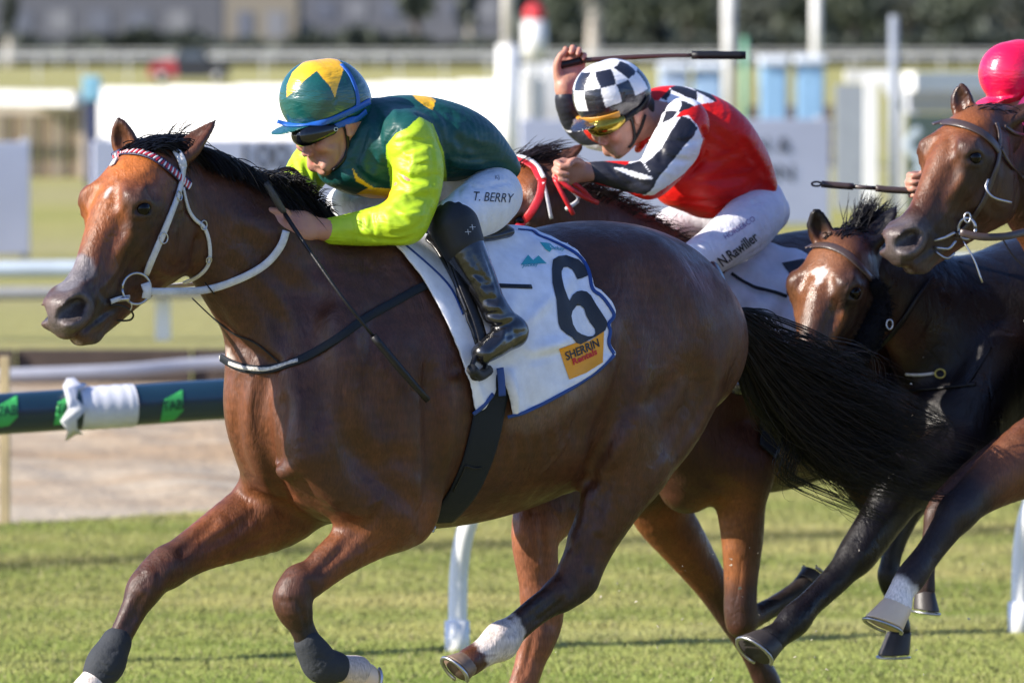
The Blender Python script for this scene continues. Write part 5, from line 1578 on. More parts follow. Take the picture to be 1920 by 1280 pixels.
def pj(p):
    st = lambda pts, c, soft, amt=1.0, rag=0.0: p.stroke([[*FA(a, b_, t), r / PX] for a, b_, t, r in pts], c, soft, amt, rag, 0)
    sd = (p.V - FA.o) @ FA.l
    # lime sleeves: everything outside the armhole seam
    for s in (1, -1):
        A = [[*FA(782, 268, .205 * s), 47 / PX], [*FA(786, 318, .21 * s), 56 / PX], [*FA(776, 376, .22 * s), 54 / PX], [*FA(756, 412, .225 * s), 52 / PX]] if s == 1 else \
            [[*FA(612, 290, -.21), 50 / PX], [*FA(580, 318, -.215), 50 / PX], [*FA(562, 346, -.19), 44 / PX], [*FA(544, 374, -.14), 40 / PX]]
        p.stroke(A, LIME, .003)
    st([(756, 412, .225, 52), (706, 424, .18, 46), (660, 430, .135, 40), (610, 433, .1, 36)], LIME, .003)
    m, u, v, z = poly_mask(p.V, [(724, 292), (724, 273), (742, 250), (764, 240), (776, 228), (787, 219), (812, 233), (832, 285), (838, 335), (826, 400), (796, 472), (600, 482), (600, 395), (663, 385), (712, 380), (733, 364), (730, 328)], FA)
    p.mask((sd > .03) * (z < depth_of(FA(770, 260, .05))) * (1 - m) * (u > 600) * (v < 395), GREEN); p.mask(m * (sd > .03), LIME)
    # yellow diamonds on the back and the breast
    m, u, v, z = poly_mask(p.V, [(766, 170), (790, 172), (817, 188), (811, 207), (798, 200), (780, 186)], FA)
    p.mask(m * (z < depth_of(FA(790, 190, -.05))), YEL)
    m, u, v, z = poly_mask(p.V, [(659, 312), (672, 332), (700, 352), (735, 354), (735, 380), (700, 374), (668, 364), (690, 352), (668, 340)], FA)
    p.mask(m * (sd > -.02), YEL)
jacketA, VJ, FJ = build('jacket', j, .0030, MAT['silk'], riderA, GREEN, pj, smooth=1)
# ---- breeches
q = Field()
put(q, FA, [(892, 340, 0, 56, 88), (912, 362, 0, 54, 84)], k=.03)
put(q, FA, [(925, 368, .09, 54, 54), (905, 385, .15, 56, 50), (868, 405, .20, 47, 44), (850, 416, .22, 44, 42)], k=.03, sub=5)
put(q, FA, [(885, 352, -.09, 54), (770, 362, -.19, 46), (700, 374, -.22, 44), (655, 388, -.24, 42)], k=.03)
put(q, FA, [(655, 392, -.24, 40), (700, 480, -.27, 32)], k=.03)
SQ = Skin(q, .010, FA)
gq = lambda pts, w, a: SQ.line([p[:2] for p in pts], w, np.asarray(a) * 1.5)
gq([(836, 345, .20), (890, 352, .23), (955, 342, .18)], .006, [.002, .005, .002])
gq([(862, 355, .24), (858, 390, .255), (852, 405, .25)], .005, [.003, .003, .0])
for i in range(7): gq([(868 + i * 11, 402 + i, .27 - i * .008), (866 + i * 12, 425 + i, .26 - i * .008), (862 + i * 12, 446, .24)], .0028, [.0015, .0022, .0])
gq([(830, 360, .2), (842, 385, .24), (838, 402, .24)], .01, .005); gq([(820, 385, .2), (832, 405, .22)], .008, .006)
gq([(610, 365, -.2), (660, 360, -.2), (730, 350, -.18)], .014, .006)
def pq(p):
    p.stroke([[*FA(604, 372, -.22), .030], [*FA(620, 362, -.21), .018]], (.45, .14, .42), .03, .8, .004)
brA, VQ, FQ = build('breeches', q, .0040, MAT['breeches'], riderA, (.66, .67, .72), pq)
# ---- boots
def boots(FR, parent, knee, calf, ank, heel, ball, toe, cuff, h=.0038):
    q = Field()
    put(q, FR, [knee, calf, ank], k=.03, sub=5)
    put(q, FR, [ank, (heel[0], heel[1], heel[2], heel[3] * 1.0, heel[4])], k=.02)
    put(q, FR, [heel, ball, toe], k=.02, sub=5)
    return q
bA = boots(FA, riderA, (858, 440, .232, 43, 40), (888, 498, .27, 34, 32), (930, 585, .31, 23, 22), (962, 622, .32, 27, 23), (930, 645, .33, 25, 25), (905, 662, .335, 20, 24), None)
SB_ = Skin(bA, .008, FA)
for (x0, y0, x1, y1, t0, a) in [(905, 560, 950, 552, .34, .006), (905, 575, 956, 566, .345, -.005), (908, 588, 960, 578, .345, .007), (912, 600, 964, 590, .35, -.005), (918, 612, 960, 604, .355, .005), (880, 515, 930, 508, .32, .003), (875, 500, 925, 530, .32, .003), (900, 535, 940, 525, .33, .004), (915, 630, 985, 620, .36, .003)]:
    SB_.line([(x0, y0), ((x0 + x1) / 2, (y0 + y1) / 2 + 5), (x1, y1)], .006, [a * .5, a * 1.3, a * .6])
for pts, w, a in [([(862, 470), (892, 520), (915, 570)], .005, [.001, -.004, -.001]), ([(905, 470), (925, 520), (938, 560)], .005, [.001, .004, .001]), ([(880, 470), (905, 520), (922, 562)], .006, [.001, .004, .001]), ([(930, 600), (945, 625), (930, 650)], .007, [.002, -.006, -.002]), ([(950, 605), (968, 628), (962, 648)], .006, [.001, .005, .001])]: SB_.line(pts, w, a)
bootA, VO, FO = build('boot', bA, .0036, MAT['boot'], riderA, (.01, .01, .01), smooth=1)
cu = Field(); put(cu, FA, [(852, 424, .226, 48, 44), (866, 456, .244, 43, 39)], k=.01)
build('boot_cuff', cu, .004, MAT['boot_matt'], riderA, (.01, .01, .01))
bF = boots(FA, riderA, (668, 410, -.25, 38, 36), (715, 500, -.28, 34, 32), (760, 580, -.31, 26, 24), (785, 618, -.32, 26, 23), (755, 640, -.33, 24, 24), (728, 655, -.335, 20, 22), None)
build('boot', bF, .006, MAT['boot'], riderA, (.01, .01, .01))
# sole
# ---- helmet
hf = helmet_field(Field(), JA)
star = [(537, 183), (538, 160), (548, 136), (566, 119), (585, 106), (612, 104), (632, 110), (646, 124), (636, 155), (628, 183), (619, 163), (594, 133), (571, 151), (552, 171)]
def ph(p):
    m, u, v, z = poly_mask(p.V, star, JA)
    zc = depth_of(JA(606, 180, 0))
    p.mask(m * (z < zc + .03), YEL)
    top = JA(604, 112, 0); d = np.linalg.norm(p.V - top, axis=1)
    p.mask((z >= zc + .03) * (d < .075), YEL)
helA, VH, FH = build('helmet', hf, .0026, MAT['satin_cap'], riderA, (.006, .078, .072), ph)
bvh_h = bvh_arr(VH, FH)
strap('helmet_band', [(520, 229), (545, 236), (575, 236), (605, 230), (640, 216), (668, 203), (692, 190)], bvh_h, .0155, MAT['blue_elastic'], helA, off=.001, thick=.004)
strap('helmet_band', [(640, 122), (655, 140), (666, 165), (671, 190), (668, 206)], bvh_h, .011, MAT['blue_elastic'], helA, off=.001, thick=.003)
# ---- goggles
gg = Field()
put(gg, JA, [(576, 253, -.050, 16, 10), (563, 253, -.024, 18, 8), (559, 252, .0, 13, 7), (563, 254, .024, 19, 8), (576, 255, .050, 19, 10), (600, 250, .068, 14, 7), (624, 243, .073, 10, 5)], k=.01, sub=4)
gro(gg, JA, [(552, 262, 0), (560, 275, 0)], .012, .014)
gog, VG, FG = build('goggles', gg, .0026, MAT['lens_dark'], riderA, (.01, .01, .01))
bvh_f = bvh_arr(np.vstack([VB, VH]), np.vstack([FB, FH + len(VB)]))
strap('goggle_strap', [(618, 240), (640, 232), (665, 224), (684, 208)], bvh_f, .016, MAT['blue_elastic'], gog, off=.004, thick=.003)
text_patch('lens_mark', 'O', 629, 243, 7, bvh_arr(VG, FG), simple('print_white', (.7, .7, .7), .5), gog, rot=20, off=.002)
strap('chin_strap', [(645, 235), (650, 258), (650, 282), (640, 302), (622, 318)], bvh_f, .009, MAT['black_leather'], riderA, off=.004, thick=.003)
strap('chin_strap', [(668, 250), (660, 268), (651, 284)], bvh_f, .009, MAT['black_leather'], riderA, off=.004, thick=.003)
# lettering on the breeches and boot cuff
bvq = bvh_arr(VQ, FQ)
text_patch('name_lettering', 'T. BERRY', 924, 371, 17, bvq, MAT['ink'], brA, rot=-3, off=.0015, sx=.78, shear=.15, bold=.0)
text_patch('logo_lettering', 'KJ', 932, 333, 7, bvq, simple('grey_print', (.2, .2, .25), .5), brA, rot=8, off=.0015)
text_patch('logo_lettering', 'X X', 880, 432, 8, bvh_arr(VO, FO), simple('boot_print', (.5, .5, .5), .5), riderA, rot=50, off=.006)
# ---- whip held down the shoulder
whip = empty('whip', FA(530, 390, .1), 'thin black whip pointing down across the leading horse, held in the lime sleeved hand', 'whip', 'riding whips')
L = [FA(498, 344, .10), FA(530, 395, .11), FA(568, 452, .16), FA(640, 555, .27)]
tube('handle', [FA(498, 342, .09), FA(515, 370, .10), FA(532, 398, .095)], [.0085, .0095, .0085], simple('whip_grip', (.05, .05, .055), .6, bmp=.8, bscale=300), whip)
tube('shaft', [FA(532, 398, .095), FA(568, 452, .17), (FA(640, 555, .285)), FA(700, 630, .31)], [.0055, .005, .0045, .004], MAT['black_leather'], whip)
tube('flap', [FA(700, 630, .31), FA(745, 685, .325), FA(802, 750, .33)], [.0095, .010, .008], MAT['black_leather'], whip)
# ------------------------------------------------------------------ tack of the leader
def T4(pts, S=1.939, ox=700, oy=340): return [(x / S + ox, y / S + oy) for x, y in pts]
def cloth_mat(name, base, fold=.4):
    return attr_material(name, rough=.7, wr=fold, wscale=11, fine=.10, spec=.3, stretch=(1, 1, .45))
MAT['cloth'] = cloth_mat('white_saddlecloth', None)
MAT['number_ink'] = simple('number_print', (.018, .02, .026), .6, bmp=.2, bscale=200)
MAT['teal_ink'] = simple('teal_print', (.03, .33, .38), .6)
MAT['orange_ink'] = simple('orange_print', (.80, .33, .015), .6)
MAT['red_ink'] = simple('red_print', (.55, .01, .012), .6)
MAT['navy_piping'] = simple('blue_piping', (.006, .045, .22), .55, bmp=.3, bscale=200)
MAT['girth'] = simple('navy_girth', (.008, .012, .018), .7, bmp=.4, bscale=140, spec=.3)

clothA = [(731, 459), (764, 500), (793, 546), (818, 590), (838, 628), (858, 675), (874, 725), (886, 778), (908, 764), (929, 735), (928, 697), (934, 705), (944, 740), (953, 783), (980, 776), (1009, 763), (1040, 746), (1071, 729),
          (1098, 712), (1123, 694), (1154, 664), (1142, 644), (1146, 622), (1143, 606), (1154, 592), (1144, 571), (1130, 553), (1113, 541), (1108, 515), (1098, 492), (1082, 474), (1056, 459), (1030, 447),
          (1009, 440), (1000, 432), (985, 430), (950, 428), (900, 432), (840, 436), (780, 446)]
def fold(u, v):
    w = .010 + 0 * u
    def ln(x0, y0, x1, y1, wd, a):
        dx, dy = x1 - x0, y1 - y0; L2 = dx * dx + dy * dy
        t = np.clip(((u - x0) * dx + (v - y0) * dy) / L2, 0, 1)
        d2 = (u - x0 - t * dx) ** 2 + (v - y0 - t * dy) ** 2
        return a * np.exp(-d2 / wd ** 2) * (0.35 + .65 * np.sin(np.pi * np.clip(t, 0.02, .98)))
    w = w + ln(950, 700, 960, 770, 7, .016) + ln(975, 670, 990, 760, 9, -.009) + ln(1000, 660, 1060, 640, 14, .010) + ln(940, 690, 1060, 655, 8, -.006)
    w = w + ln(905, 452, 985, 455, 8, .012) + ln(985, 455, 1050, 500, 9, .010) + ln(930, 470, 1020, 500, 10, -.005)
    w = w + ln(1030, 560, 980, 610, 10, .006) + ln(960, 560, 930, 640, 14, .006) + ln(760, 470, 860, 640, 18, .004) + ln(1060, 560, 1100, 640, 9, -.004)
    w = w + ln(1110, 520, 1150, 590, 9, .006) + ln(1060, 720, 1150, 665, 9, .006) + ln(880, 700, 905, 770, 8, .006) + ln(1080, 470, 1050, 560, 14, .004)
    return w
scA = empty('saddlecloth', FA(950, 600, .3), 'white saddlecloth with blue piping and number 6 on the leading horse', 'saddlecloth')
r = patch('cloth', clothA, BV_A, MAT['cloth'], scA, off=0, step=6, thick=.006, wob=lambda u, v: np.maximum(.014 + (fold(u, v) - .010) * 1.7, .009), smooth_it=6, cols=lambda V: np.tile((.74, .75, .82), (len(V), 1)))
cl, PN, FN, V2 = r
BV_SC = BVHTree.FromPolygons([Vector(p) for p in PN], FN)
# far side of the cloth
Pm = FA.mirror(PN)
link('far_flap', mesh_np('far_flap', Pm, [f[::-1] for f in FN], cols=np.tile((.74, .74, .78), (len(Pm), 1))), MAT['cloth'], scA)
# piping all round the visible edge
edge = clothA[:35]
strap('piping', edge[:7] + [(886, 779)], BV_SC, .006, MAT['navy_piping'], scA, off=.001, thick=.002)
strap('piping', [(887, 776), (906, 761), (924, 738)], BV_SC, .010, MAT['navy_piping'], scA, off=.001, thick=.003, smooth_it=1)
q = [(952, 781), (980, 774), (1009, 761), (1040, 745), (1071, 728), (1098, 711), (1123, 693), (1151, 666)]
strap('piping', q, BV_SC, .009, MAT['navy_piping'], scA, off=.001, thick=.003, smooth_it=1)
q = [(1151, 664), (1141, 644), (1144, 622), (1141, 607), (1151, 592), (1142, 573), (1128, 555), (1111, 542), (1106, 515), (1096, 493), (1080, 476), (1056, 462), (1030, 450), (1010, 442), (1000, 434), (985, 432), (972, 431)]
strap('piping', q, BV_SC, .009, MAT['navy_piping'], scA, off=.001, thick=.003, smooth_it=1)
strap('seam', [(752, 453), (790, 485), (828, 520), (850, 548), (868, 590)], BV_SC, .006, MAT['navy_piping'], scA, off=.001, thick=.002)
six = T4([(652, 285), (672, 273), (700, 270), (745, 285), (765, 305), (778, 325), (780, 343), (760, 352), (740, 357), (732, 338), (722, 322), (705, 312), (690, 314), (683, 328), (684, 348), (692, 385), (706, 425), (712, 435), (722, 414), (738, 401),
          (756, 398), (775, 402), (790, 415), (808, 446), (832, 482), (848, 508), (850, 522), (842, 542), (815, 560), (780, 578), (752, 592), (738, 588), (722, 568), (700, 555), (680, 538), (671, 515), (668, 480), (664, 430), (650, 370), (648, 320)])
hole = T4([(730, 462), (738, 452), (752, 452), (765, 464), (772, 488), (785, 512), (803, 535), (806, 552), (798, 562), (778, 564), (755, 556), (738, 545), (724, 520), (718, 490), (722, 472)])
patch('number_6', six, BV_SC, MAT['number_ink'], scA, holes=[hole], off=.0022, step=5)
patch('sponsor_panel', T4([(674, 608), (738, 585), (785, 580), (838, 545), (836, 600), (834, 658), (775, 695), (712, 720), (692, 665)]), BV_SC, MAT['orange_ink'], scA, off=.0014, step=6)
text_patch('lettering', 'SHERRIN', 1091, 656, 15, BV_SC, MAT['ink'], scA, rot=23, off=.0032, sx=.82, bold=.02, shear=.15)
text_patch('lettering', 'Rentals', 1095, 669, 11, BV_SC, MAT['red_ink'], scA, rot=24, off=.0032, sx=1.1, bold=.035, shear=.2)
patch('logo', T4([(535, 305), (562, 268), (580, 288), (600, 270), (630, 300), (585, 300)]), BV_SC, MAT['teal_ink'], scA, off=.0016, step=5)
text_patch('lettering', 'Jockey', 994, 497, 7, BV_SC, MAT['teal_ink'], scA, rot=4, off=.002, sx=1.1, shear=.2, bold=.01)
patch('logo', T4([(605, 222), (640, 226), (655, 240), (640, 258), (625, 248)]), BV_SC, MAT['teal_ink'], scA, off=.0016, step=5)
text_patch('lettering', 'lockey', 1044, 466, 7, BV_SC, MAT['teal_ink'], scA, rot=-8, off=.002, sx=1.1, shear=.2, bold=.01)
strap('slot', [(935, 536), (960, 537), (996, 538)], BV_SC, .012, MAT['black_leather'], scA, off=.001, thick=.003)
# ---- girth
gi = empty('girth', FA(880, 860, .3), 'dark navy elastic girth strap running down behind the elbow of the leading horse', 'girth')
strap('band', [(940, 688), (921, 742), (910, 800), (893, 862), (868, 918), (840, 955), (822, 974)], BV_A, .088, MAT['girth'], gi, off=.004, thick=.006, smooth_it=8)
strap('blue_strap', [(927, 690), (930, 712), (931, 740)], BV_A, .020, MAT['navy_piping'], gi, off=.026, thick=.003, smooth_it=10)
strap('keeper', [(868, 868), (884, 873), (898, 872)], BV_A, .004, MAT['black_leather'], gi, off=.011, thick=.003)
strap('keeper', [(868, 868), (860, 885), (845, 915)], BV_A, .003, MAT['black_leather'], gi, off=.011, thick=.002)
tube('buckle', [FA(800, 990, .2), FA(812, 996, .2), FA(816, 986, .2)], .003, MAT['steel'], gi)
# ---- saddle with flap, leather and stirrup
sd_ = empty('saddle', FA(850, 450, 0), 'small black racing saddle under the jockey in green and lime silks', 'saddle', 'racing saddles')
MAT['saddle'] = simple('saddle_leather', (.014, .014, .016), .33, bmp=.5, bscale=60, coat=.2)
patch('flap', [(800, 436), (840, 440), (872, 520), (905, 600), (922, 660), (915, 690), (898, 690), (884, 640), (862, 575), (838, 515), (812, 470), (790, 450)], BV_SC, MAT['saddle'], sd_, off=.008, step=9, thick=.006, smooth_it=3)
f = Field(); put(f, FA, [(800, 440, 0, 22, 130), (850, 442, 0, 18, 120), (900, 432, 0, 22, 110)], k=.02)
build('seat', f, .008, MAT['saddle'], sd_, (.01, .01, .01))
strap('stirrup_leather', [(812, 452), (838, 500), (862, 560), (886, 625), (897, 672)], BV_SC, .022, MAT['black_leather'], sd_, off=.03, thick=.004)
strap('stirrup_leather', [(800, 446), (822, 476), (842, 520), (868, 590)], BV_SC, .012, MAT['saddle'], sd_, off=.018, thick=.006)
tube('stirrup_iron', [FA(893, 664, .335), FA(884, 690, .36), FA(888, 708, .36), FA(902, 704, .34), FA(910, 684, .31), FA(899, 664, .31)], .0065, MAT['black_leather'], sd_)
tube('stirrup_iron', [FA(884, 692, .37), FA(898, 704, .34), FA(915, 694, .30)], .014, MAT['boot_matt'], sd_)
# ---- breast strap
bs = empty('breast_strap', FA(520, 690, .1), 'dark breast strap with pale foam across the chest of the leading horse', 'strap')
strap('strap', [(838, 518), (812, 530), (785, 541), (740, 566), (685, 596), (640, 630), (610, 650), (565, 674), (520, 690), (480, 693), (445, 686), (417, 670)], BV_A, .021, MAT['girth'], bs, off=.003, thick=.005, smooth_it=10)
strap('foam', [(560, 677), (520, 690), (480, 692), (445, 685), (418, 670)], BV_A, .010, simple('foam', (.62, .60, .56), .7, var=.6, vscale=120, bmp=.8, bscale=150), bs, off=.007, thick=.003, smooth_it=6)
strap('running_rein', [(362, 556), (400, 592), (436, 622), (480, 642), (524, 678)], BV_A, .004, MAT['black_leather'], bs, off=.003, thick=.003)
# ---- bridle
br = empty('bridle', HA(300, 420, .1), 'white bridle with a red and white beaded browband on the leading horse', 'bridle')
MAT['navy'] = simple('navy_leather', (.014, .014, .06), .5, bmp=.3, bscale=160)
MAT['red_bead'] = simple('red_bead', (.52, .015, .03), .35); MAT['white_bead'] = simple('white_bead', (.78, .74, .74), .4)
bb, PB, NB = strap('browband', [(216, 297), (228, 289), (246, 286), (268, 288), (292, 299), (318, 318), (340, 337), (354, 349)], BV_A, .030, MAT['navy'], br, off=.003, thick=.004, step=3, smooth_it=10, ret=True)
cum = np.concatenate([[0], np.cumsum(np.linalg.norm(np.diff(PB, axis=0), axis=1))]); nb_ = 22
at = lambda arr, s: np.array([np.interp(s, cum, arr[:, k]) for k in range(3)])
for i in range(nb_ * 2):
    s0 = cum[-1] * (i + .15) / (nb_ * 2); s1 = cum[-1] * (i + .95) / (nb_ * 2); sm = (s0 + s1) / 2
    p = at(PB, sm); n = at(NB, sm); tg = at(PB, s1) - at(PB, s0); w = np.linalg.norm(tg); tg /= w; sd2 = np.cross(n, tg); sd2 /= np.linalg.norm(sd2)
    if sd2[2] < 0: sd2 = -sd2
    L = [p + n * .0045 + sd2 * (.0105 * k) - sd2 * .0035 + tg * .002 * k for k in (-1, -.5, 0, .5, 1)]
    Vt, Ft = tube_np([L], [[.0015, w * .52, w * .55, w * .52, .0015]], 6)
    link('bead', mesh_np('bead', Vt, Ft), MAT['white_bead'] if i % 2 else MAT['red_bead'], bb)
ring_c = HA(255, 541, .075)
strap('cheekpiece', [(342, 312), (338, 340), (331, 368), (318, 402), (303, 442), (286, 480), (272, 514)], BV_A, .0165, MAT['white_rubber'], br, off=.003, thick=.005, smooth_it=8)
strap('headpiece', [(342, 314), (340, 300), (330, 285)], BV_A, .02, MAT['white_rubber'], br, off=.003, thick=.005)
strap('throat_lash', [(340, 352), (348, 388), (362, 412), (380, 424), (390, 448), (393, 480), (388, 500), (370, 518), (346, 528)], BV_A, .0095, MAT['white_rubber'], br, off=.004, thick=.004, smooth_it=8)
for (x, y, rr) in [(331, 368, 7), (304, 446, 8), (378, 422, 7), (390, 485, 5)]:
    l, n = hit(BV_A, x, y); n = n / np.linalg.norm(n)
    tg = np.cross(n, [0, 0, 1.0]); tg /= np.linalg.norm(tg); up = np.cross(tg, n)
    tube('buckle', [l + n * .009 + (tg * math.cos(a) + up * math.sin(a) * 1.2) * rr / PX for a in np.linspace(0, 6.283, 9)], .0018, MAT['steel'], br, sides=6)
rx = HA.a * .94 - HA.l * .34; rz = np.array([0, 0, 1.0])
cc = HA(256, 541, .066)
tube('bit_ring', [cc + (rx * math.cos(a) + rz * math.sin(a)) * .0375 for a in np.linspace(0, 2 * math.pi, 25)], .0032, MAT['steel'], br, sub=1, sides=8)
tube('bit_mouthpiece', [HA(242, 560, .070), HA(222, 562, .045), HA(200, 566, .02)], .0055, MAT['steel'], br)
strap('bit_strap', [(238, 557), (222, 558), (204, 566)], BV_A, .012, MAT['white_rubber'], br, off=.006, thick=.004)
tube('chin_strap', [HA(206, 572, .045), HA(222, 572, .055), HA(240, 578, .06), HA(250, 590, .055), HA(243, 600, .04), HA(218, 601, .03)], .0025, MAT['black_leather'], br)
tube('bit_hook', [HA(244, 565, .066), HA(247, 574, .066), HA(244, 582, .062)], .002, MAT['steel'], br)
# rein from the ring to the near hand, hanging clear of the neck
rp = [HA(277, 546, .070), HA(300, 547, .075)]
rl = []
for (u, v) in [(333, 546), (392, 539), (451, 520), (488, 500), (512, 478), (526, 455), (531, 436)]:
    l, n = hit(BV_A, u, v)
    rl.append(l + n * .012 if l is not None else None)
for i, x in enumerate(rl):
    if x is None: rl[i] = P([333, 392, 451, 488, 512, 526, 531][i], [546, 539, 520, 500, 478, 455, 436][i], depth_of(rp[1]) + .02)
pts = catmull(rp + rl, 6)
for _ in range(8): pts[1:-1] = (pts[:-2] + 2 * pts[1:-1] + pts[2:]) / 4
band('rein', pts, -FWD * .6 + FA.l * .6, .0185, .005, MAT['white_rubber'], br)
band('rein_loop', [HA(272, 530, .072), HA(277, 545, .073), HA(274, 560, .072)], -FWD, .022, .008, MAT['white_rubber'], br)
tube('rein_keeper', [P(384, 530, depth_of(rl[1]) - .01), P(393, 540, depth_of(rl[1]) - .02), P(402, 552, depth_of(rl[1]) - .01)], .0018, MAT['black_leather'], br)
tube('far_rein', [HA.mirror(np.array(HA(277, 546, .070))), FA(420, 520, -.12), FA(500, 420, -.12), FA(540, 392, -.12)], .006, MAT['white_rubber'], br)
strap('far_cheekpiece', [(219, 300), (212, 312)], BV_A, .016, MAT['white_rubber'], br, off=.003)
tube('mane_strap', [FA(498, 345, .02), FA(520, 322, .0), FA(548, 318, -.03), FA(572, 345, -.05), FA(575, 372, -.06)], .006, MAT['black_leather'], br)
# ---- bandages on the pasterns
for k, (A_, B_) in enumerate([([(199, 1194, -.13), (210, 1210, -.13), (198, 1240, -.13), (184, 1268, -.13)], .033), ([(578, 1206, .16), (590, 1226, .16), (604, 1246, .16), (628, 1250, .16)], .031)]):
    f = Field(); pts = [(*p, r_) for p, r_ in zip(A_, ([28, 31, 35, 29] if k == 0 else [25, 30, 33, 28]))]
    if k == 0: pts = [(218, 1204, -.13, 27), (209, 1222, -.13, 30), (198, 1244, -.13, 35), (186, 1262, -.13, 29)]
    put(f, FA, [(a, b, c, d + 1.5) for a, b, c, d in pts], k=.01)
    for z_ in range(4): gro(f, FA, ([(180 + z_ * 0, 1212 + z_ * 15, -.10), (205, 1222 + z_ * 14, -.09), (236, 1216 + z_ * 14, -.10)] if k == 0 else [(572 + z_ * 12, 1262 - z_ * 3, .19), (590 + z_ * 10, 1238, .2), (610 + z_ * 8, 1224 + z_ * 4, .19)]), .004, .004)
    o, _, _ = build('fetlock_bandage', f, .004, MAT['bandage'] if 'bandage' in MAT else MAT.setdefault('bandage', simple('grey_bandage', (.022, .026, .032), .85, bmp=.9, bscale=90, var=.3)), lead, (.05, .05, .05))
# ---- hair
rs = np.random.RandomState(3)
def mane(F, crest, n, lean, length, t0=0.0, droop=.5, r=.0017, name='mane', parent=None, mat=None, wind=None, spread=.02, seg=9, sag=0.0):
    C = np.array([F(u, v, t0) for u, v in crest]); cs = catmull(C, 8)
    L = []
    for i in range(n):
        s = rs.rand() * (len(cs) - 1); k = int(s); fr = s - k
        p = cs[k] * (1 - fr) + cs[min(k + 1, len(cs) - 1)] * fr
        p = p + F.l * rs.normal() * spread * .5 + rs.normal(size=3) * .004
        d = np.array([0, 0, 1.0]) * lean[0] - F.a * lean[1] + F.l * (lean[2] + rs.normal() * .25) + rs.normal(size=3) * .16
        d /= np.linalg.norm(d)
        ln = length * (0.5 + rs.rand() * .7) * (1 if wind is None else wind(s / (len(cs) - 1)))
        q = [p - d * .01]; v = d.copy(); cur = rs.normal(size=3) * .14
        for j in range(seg - 1):
            v = v + np.array([0, 0, -1.0]) * droop / seg * 2 - F.a * .5 / seg + cur / seg * 2 + F.l * sag / seg; v /= np.linalg.norm(v)
            q.append(q[-1] + v * ln / seg)
        L.append(q)
    return strands(name, L, r, mat or MAT['hair'], parent)
mane(FA, [(345, 274), (380, 286), (430, 312), (480, 352), (530, 390), (580, 412), (640, 436)], 2600, (.5, 1.0, .45), .13, droop=1.4, parent=lead, spread=.045, sag=1.5)
f = Field(); put(f, FA, [(372, 288, .02, 8), (420, 312, .02, 13), (462, 338, .02, 17), (500, 346, .02, 26), (528, 352, .02, 28), (560, 384, .02, 24), (600, 408, .02, 15)], k=.02)
build('mane_root', f, .006, MAT['hair'], lead, (.01, .01, .01))
mane(FA, [(470, 335), (500, 335), (528, 340), (556, 366), (590, 398)], 1500, (1.3, .1, .5), .062, droop=1.0, parent=lead, spread=.07, name='mane_tuft', sag=.9, r=.0018)
mane(FA, [(480, 338), (520, 342), (560, 374), (600, 404)], 900, (.3, .8, 1.2), .10, droop=1.3, parent=lead, spread=.05, name='mane_tuft', sag=.9, r=.0018)
mane(HA, [(250, 278), (272, 266), (300, 260), (325, 266)], 900, (1.0, 1.25, .1), .155, droop=1.35, parent=lead, spread=.04, name='forelock')
mane(HA, [(256, 284), (285, 274), (310, 272)], 700, (.55, 1.2, .4), .14, droop=1.0, parent=lead, spread=.04, name='forelock')
mane(HA, [(290, 262), (320, 266), (345, 276)], 18, (1.3, .9, .1), .17, droop=.5, parent=lead, spread=.04, name='forelock', r=.0012)
def tail(F, guides, n, r, parent, tw, name='tail', mat=None, seg=18, t0=0.0, wild=.012):
    """guides: list of px polylines from the dock outwards, ordered across the fan"""
    Gd = [catmull(np.array([F(u, v, t0) for u, v in g]), 4) for g in guides]
    m = min(len(g) for g in Gd); Gd = np.array([g[:m] for g in Gd])
    L = []
    for i in range(n):
        a = rs.beta(1.1, 1.1) * (len(Gd) - 1); k = min(int(a), len(Gd) - 2); fr = a - k
        g = Gd[k] * (1 - fr) + Gd[k + 1] * fr
        end = .55 + .45 * rs.rand() ** .6
        x = np.linspace(0, (m - 1) * end, seg)
        q = np.array([[np.interp(z, np.arange(m), g[:, c]) for c in range(3)] for z in x])
        w = np.linspace(0, 1, seg)[:, None]
        ph = rs.rand(3) * 6.28; am = rs.normal(size=3)
        q = q + F.l * (rs.normal() * tw) * (0.25 + w) ** .7 + rs.normal(size=3) * .006 + wild * np.stack([np.sin(w[:, 0] * (4 + 3 * rs.rand()) + ph[c]) * am[c] for c in range(3)], 1) * w * 1.4
        q += rs.normal(size=3) * .022 * w ** 1.5
        L.append(q)
    return strands(name, L, r, mat or MAT['hair'], parent)
UG = [[(1372, 580), (1412, 600), (1470, 645), (1560, 690), (1660, 735), (1780, 800)],
      [(1376, 600), (1424, 648), (1500, 700), (1590, 752), (1680, 800), (1785, 855)],
      [(1378, 620), (1428, 690), (1500, 765), (1590, 826), (1670, 868), (1765, 892)],
      [(1380, 640), (1424, 715), (1486, 798), (1560, 862), (1640, 896), (1725, 916)],
      [(1382, 655), (1416, 730), (1462, 800), (1520, 858), (1590, 900), (1670, 928)]]
tail(FA, UG, 950, .0019, lead, .028, wild=.010)
tail(FA, UG, 520, .0014, lead, .040, wild=.034, seg=24, mat=MAT['hair_brown'])
